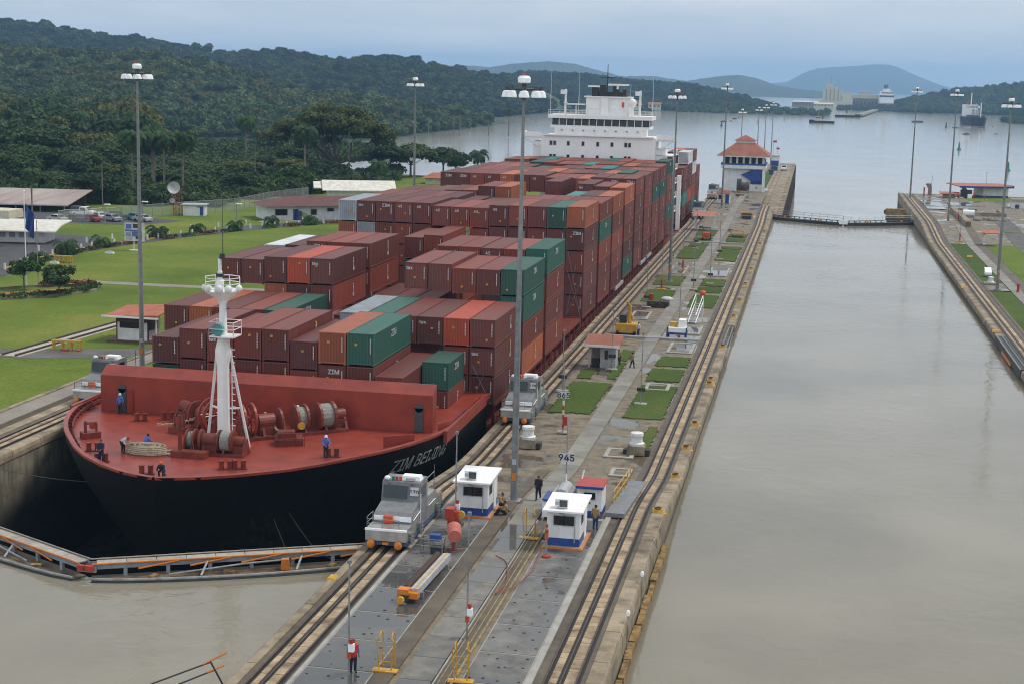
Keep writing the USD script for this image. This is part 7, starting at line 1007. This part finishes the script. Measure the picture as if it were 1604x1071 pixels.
ob(ew, 'pit_wall', MB().b2(37, 46, 380, 381, -.2, 2.2).b2(37, 38, 381, 392, -.2, 2.2).b2(45, 46, 381, 392, -.2, 2.2), L['concrete_old']); ob(ew, 'slab', MB().b2(28.8, 33.5, 395, 425, 1.4, 1.55).b2(35.5, 41, 398, 420, 1.4, 1.7), L['wet_pad'])
for x, y, lb, h in ((34.2, 372, 'red fire hydrant beside the ramp wall on the right bank', 1.0), (32.9, 250, 'red post at the edge of the right walkway', 1.2), (30.9, 441, 'red post near the furthest right lamp mast', 2.4)): p = thing('red_post', lb, 'hydrant', (x, y, ze(y))); ob(p, 'post', MB().lathe([(.3, 0), (.3, .15), (.2, .2), (.2, h), (.26, h), (.2, h+.2), (0, h+.25)], n=10), L['red_paint'])
p = thing('display_case', 'white slanted display case on the right lawn', 'case', (30.4, 269, -.2)); ob(p, 'case', MB().xprof([(0, .3), (0, .7), (1.8, 1.4), (1.8, .3)], -.55, .55), L['lampshade']); ob(p, 'legs', MB().b2(-.5, -.4, 0, .1, 0, .3).b2(.4, .5, 0, .1, 0, .3), L['mid_grey'])
bollard_w = thing('mooring_bollard', 'white bollard beside the nearest right lamp mast', 'bollard', (29.7, 259, -.1), 0, 'white mooring bollards'); ob(bollard_w, 'bollard_body', MB().lathe([(.6, 0), (.6, .3), (.4, .4), (.4, .9), (.52, 1.0), (0, 1.15)], n=16), L['white_paint']); ob(bollard_w, 'plinth', MB().b2(-1.1, .9, -.7, .7, -.1, .1), L['kerb_light'])
for x, y, lb in ((30.2, 300, 'yellow bracket on the right lawn before the walkway'), (24.9, 252, 'yellow bracket on the right coping'), (24.9, 207, 'nearest yellow bracket on the right coping, by the dark recess')): p = thing('yellow_bracket', lb, 'bracket', (x, y, ze(y)+.05)); ob(p, 'bracket', MB().xprof([(-.45, 0), (-.2, .3), (.2, .3), (.45, 0)], -.5, .5), L['yellow_paint'])
p = thing('wall_recess_frame', 'dark steel framed recess with yellow strip in the right wall', 'recess', (XB-.1, 188, 0)); ob(p, 'dark_panel', MB().b2(-.05, .05, -9, 17, -1.2, -.2).b2(.1, 1.2, -9, 15, -.25, -.16), L['gate_dark']); ob(p, 'frame', MB().cyl((0, -9, -.2), (0, 17, -.2), .09).cyl((.6, -9, -.1), (.6, 15, -.1), .06), L['galv']); ob(p, 'yellow_strip', MB().b2(-.18, -.06, -1, 8, -1.25, -.85), L['orange_paint'])
p = thing('access_ladder', 'black steel ladder frame in the dark recess of the centre wall', 'ladder', (XR-.3, 190.5, 0)); ob(p, 'frame', MB().path([(.2, -7.6, -.1), (.2, 8, -.1)], .06).path([(-.3, -7.6, -.1), (-.3, 8, -.1)], .06).path([(.25, -7.6, -.9), (.25, 8, -.9)], .06), L['galv'])
for k in range(12): ob(p, 'rung', MB().cyl((-.3, -7+k*1.25, -.1), (.2, -7+k*1.25, -.1), .05).cyl((.22, -7+k*1.25, -.1), (.25, -7+k*1.25, -1.0), .05), L['mid_grey'])
for i, (x, y, h, lb) in enumerate(((33.6, 365, 6, 'thin pole with red foot at the start of the right walkway'), (31.0, 330, 5.5, 'thin pole in front of the ramp wall on the right'), (33.2, 446, 5.5, 'thin pole beside the crooked concrete post'), (46.8, 436, 7.5, 'thin dark pole in front of the red roofed shed'))): thin_pole(lb, (x, y, ze(y)), h, 'foot' if i == 0 else 'none', 'thin poles on the right bank')
# ---------------------------------------------------------------- lake: ships, buoys, far shore
def hull_mb(ln, w, d, z0=-.6, bow=.25):
    n = 9; P = []
    for t in np.linspace(0, 1, n): P.append((t*ln, w/2*min(1, (t/bow+.02)**.7 if t < bow else 1)*(1 if t < .9 else .9)))
    v = [[x-ln/2, s*b*(1 if z > 0 else .8), z] for z in (z0, d) for s in (1, -1) for x, b in P]; f = []
    for i in range(n-1):
        for s in (0, 1): a = s*n+i; q = [a, a+1, a+1+2*n, a+2*n]; f.append(q if s else q[::-1])
        f.append([2*n+i, 3*n+i, 3*n+i+1, 2*n+i+1])
    f.append([n-1, 2*n-1, 4*n-1, 3*n-1]); return MB().add(v, f)
LZ = -10.4
def tug(label, x, y, s, a, hull='hull_black'):
    p = thing('tug_boat', label, 'boat', (x, y, LZ), a, None, None, s); ob(p, 'hull', hull_mb(30, 9, 2.4), L['navy'] if hull == 'navy' else L[hull]); ob(p, 'deck_house', MB().b2(-8, 4, -3, 3, 2.2, 4.6).b2(-7, -2, -2.2, 2.2, 4.6, 7.4), L['cream']); ob(p, 'wheelhouse_window', MB().b2(-7.1, -1.9, -2.3, 2.3, 5.8, 6.8), L['window_dark']); ob(p, 'funnel', MB().cyl((1, 0, 4.6), (1.3, 0, 8), .8, n=8), L['black_steel']); ob(p, 'mast', MB().cyl((-4, 0, 7.4), (-4, 0, 12), .2), L['cream']); ob(p, 'bulwark', MB().b2(-15, -9, -3, 3, 2.2, 3.6), L[hull])
tug('dark tug with cream wheelhouse crossing the lake', 7.5, 1811, .95, .02); tug('second tug moored at the end of the pier', 44, 2206, 1.15, PI); tug('small distant tug by the left far shore', -171, 2500, .6, .1); tug('white workboat against the far shore left of the silos', -22, 2690, .7, .1, 'white_cloth')
p = thing('barge', 'flat dark barge lying on the lake in front of a lamp mast', 'barge', (125.8, 1994, LZ)); ob(p, 'hull', MB().box((0, 0, .6), (14, 5, 1.6)), L['dark_grey']); ob(p, 'deck_gear', MB().b2(-6, 6, -.6, .6, 1.4, 2), L['brown_dark'])
p = thing('cargo_ship', 'dark hulled cargo ship with white house anchored at the far right', 'ship', (186, 1905, LZ), 1.68); ob(p, 'hull', hull_mb(90, 20, 10, -1, .3), L['hull_black']); ob(p, 'superstructure', MB().b2(24, 38, -8, 8, 10, 24).b2(24, 27, -10, 10, 20, 23), L['ship_white']); ob(p, 'funnel', MB().b2(34, 38, -2, 2, 24, 29), L['machine_red']); ob(p, 'mast', MB().cyl((-30, 0, 10), (-30, 0, 27), .7).cyl((27, 0, 24), (27, 0, 38), .6).cyl((0, 0, 10), (0, 0, 22), .6), L['ship_white']); ob(p, 'hatch', MB().b2(-26, 20, -6, 6, 10, 12), L['brown_dark']); ob(p, 'deck_crane', MB().b2(-13, -10, -2, 2, 10, 19).b2(8, 11, -2, 2, 10, 19), L['light_grey'])
p = thing('cruise_ship', 'white cruise ship seen bow on at the far locks', 'ship', (131, 3010, LZ)); ob(p, 'hull', MB().xprof([(0, 0), (-6, 14), (120, 14), (120, 0)], -13, 13), L['ship_white']); ob(p, 'boot_stripe', MB().b2(-13.2, 13.2, -2, 2, -.5, 3), L['navy']); ob(p, 'deck_block', MB().b2(-13, 13, 4, 110, 14, 27).b2(-10, 10, 8, 100, 29, 35).b2(-6, 6, 12, 60, 35, 40), L['ship_white']); ob(p, 'window_band', MB().b2(-13.2, 13.2, 3.8, 5, 24.5, 27.5).b2(-10.2, 10.2, 7.8, 9, 31, 33), L['window_tint']); ob(p, 'deck_edge', MB().b2(-14.5, 14.5, 4, 100, 27.5, 29), L['ship_white']); ob(p, 'mast', MB().cyl((0, 20, 40), (0, 20, 49), 1.2, .6), L['mid_grey']); ob(p, 'funnel', MB().b2(-4, 4, 60, 72, 40, 47), L['dark_grey'])
p = thing('cement_silos', 'cluster of pale cement silos on the far shore', 'building', (33, 3380, LZ))
for k in range(5): ob(p, 'silo', MB().cyl((-16+k*8, 0, 3), (-16+k*8, 0, 36+(k % 2)*6), 4, n=12), L['cream'])
ob(p, 'elevator', MB().b2(-14, 2, -3, 3, 36, 48), L['cream']); ob(p, 'mill', MB().b2(22, 44, -5, 5, 3, 30), L['cream']); ob(p, 'low_building', MB().b2(-34, 50, -14, -5, 3, 12), L['cream']); ob(p, 'aerial', MB().cyl((-4, 0, 46), (-4, 0, 64), .4), L['galv'])
p = thing('terminal_building', 'long cream lock building left of the cruise ship', 'building', (96, 3080, LZ)); ob(p, 'wall', MB().b2(-26, 22, 0, 14, 4, 20), L['stone']); ob(p, 'upper_wall', MB().b2(-30, 24, -2, 14, 20, 27), L['cream']); ob(p, 'roof', MB().b2(-14, 8, 0, 12, 27, 33).b2(-18, 12, -1, 13, 32, 33.5), L['white_roof'])
for k in range(7): ob(p, 'window', MB().b2(-26+k*7, -22+k*7, -.3, 0, 9, 15), L['dark_grey'])
p = thing('pier', 'long low grey pier leading to the far locks', 'pier', (60, 2245, LZ), -.075); ob(p, 'deck', MB().b2(-5, 6, 0, 650, 1.2, 3.4), L['stone'])
for k in range(30): ob(p, 'pile', MB().cyl((-5, 4+k*21, -1), (-5, 4+k*21, 2.8), 1.0, n=6), L['brown_dark'])
for k, (x, y, w, h, c, lb) in enumerate(((-264, 2250, 26, 9, 'cream', 'pale far shore building with red roof left of the wheelhouse mast'), (-232, 2260, 18, 7, 'cream', 'low far shore house with red roof right of the ship superstructure'), (-369, 2240, 20, 5, 'stone', 'low grey far shore building behind the radar house'), (-405, 2240, 24, 5, 'stone', 'low pale far shore building left of the bridge'), (-500, 2230, 22, 4, 'cream', 'low pale far shore building near the promontory'), (-20, 3000, 50, 8, 'stone', 'pale shed at the water left of the silos'), (14, 2930, 36, 6, 'cream', 'white roofed quay shed in front of the silos'), (165, 3080, 24, 7, 'stone', 'grey low building right of the cruise ship'), (205, 3050, 40, 9, 'cream', 'row of pale sheds on the right far shore'), (262, 3030, 26, 7, 'stone', 'low sheds left of the anchored cargo ship'))):
    p = thing('shore_building', lb, 'building', (x, y, LZ+3.5)); ob(p, 'wall', MB().b2(-w/2, w/2, 0, 8, -3, h), L[c]); ob(p, 'roof', MB().box((0, 4, h+1), (w+2, 10, 2.4), top=(.9, .2)), L['orange_roof' if k < 2 else 'white_roof'])
    for j in range(int(w/6)): ob(p, 'window', MB().b2(-w/2+2+j*6, -w/2+4.5+j*6, -.15, 0, h*.35, h*.7), L['dark_grey'])
for x, z, w, lb in ((-241, 15, 26, 'pale red roofed villa high on the dark hill'), (-194, 10, 22, 'second red roofed villa on the hill right of the lamp mast')): p = thing('hill_house', lb, 'building', (x, 2560, z)); ob(p, 'wall', MB().b2(-w/2, w/2, 0, 10, -8, 3), L['cream']); ob(p, 'roof', MB().box((0, 5, 4), (w+3, 13, 4), top=(.7, .2)), L['orange_roof'])
def buoy(label, x, y, s, c='green_paint'):
    p = thing('channel_buoy', label, 'buoy', (x, y, LZ), 0, 'channel buoys on the lake', None, s); ob(p, 'float', MB().lathe([(1.1, -.4), (1.2, .7), (.5, 1.1)], n=12), L[c]); ob(p, 'cage', MB().lathe([(.7, 1.0), (.45, 3.2), (.5, 3.3), (.5, 4.1), (0, 4.2)], n=8), L[c]); ob(p, 'lantern', MB().cyl((0, 0, 4.2), (0, 0, 4.8), .2), L['dark_grey'])
for a in (('green lit buoy below the far cargo ship', 100, 1118, 1.15), ('nearest green buoy beside the right lamp mast', 101, 843, 1.0), ('dark buoy left of the far cargo ship', 142.7, 1768, 1.2, 'dark_grey'), ('dark buoy pair upper one right of the ship bridge', -92, 1560, 1.1, 'dark_grey'), ('pale buoy near the middle of the far water', -62, 1720, 1.0, 'light_grey'), ('second pale buoy near the middle of the far water', -36, 1900, 1.0, 'light_grey')): buoy(*a)
for k, (x, y, s, lb) in enumerate(((151, 1751, .3, 'small boat at the bow of the cargo ship'), (168, 1790, .3, 'small sailing boat in front of the cargo ship'), (182, 1784, .3, 'small boat right below the cargo ship hull'), (199, 1832, .3, 'small boat right of the cargo ship'), (140.4, 1510, .33, 'small boat left of two in front of the cargo ship'), (168.5, 1519, .33, 'small boat right of two in front of the cargo ship'), (-100, 1730, .33, 'left small launch right of the ship bridge'), (-93, 1745, .33, 'right small launch beyond the ship bridge'), (-96, 1886, .35, 'small launch left of the fourth lamp mast'), (-91, 1890, .35, 'trailing small launch left of the fourth lamp mast'))):
    p = thing('small_boat', lb, 'boat', (x, y, LZ), .1*k, 'small boats on the lake', None, s); ob(p, 'hull', hull_mb(22, 7, 2.4), L['white_cloth' if k % 2 else 'dark_grey']); ob(p, 'cabin', MB().b2(-3, 5, -2, 2, 2.2, 5), L['stone'])
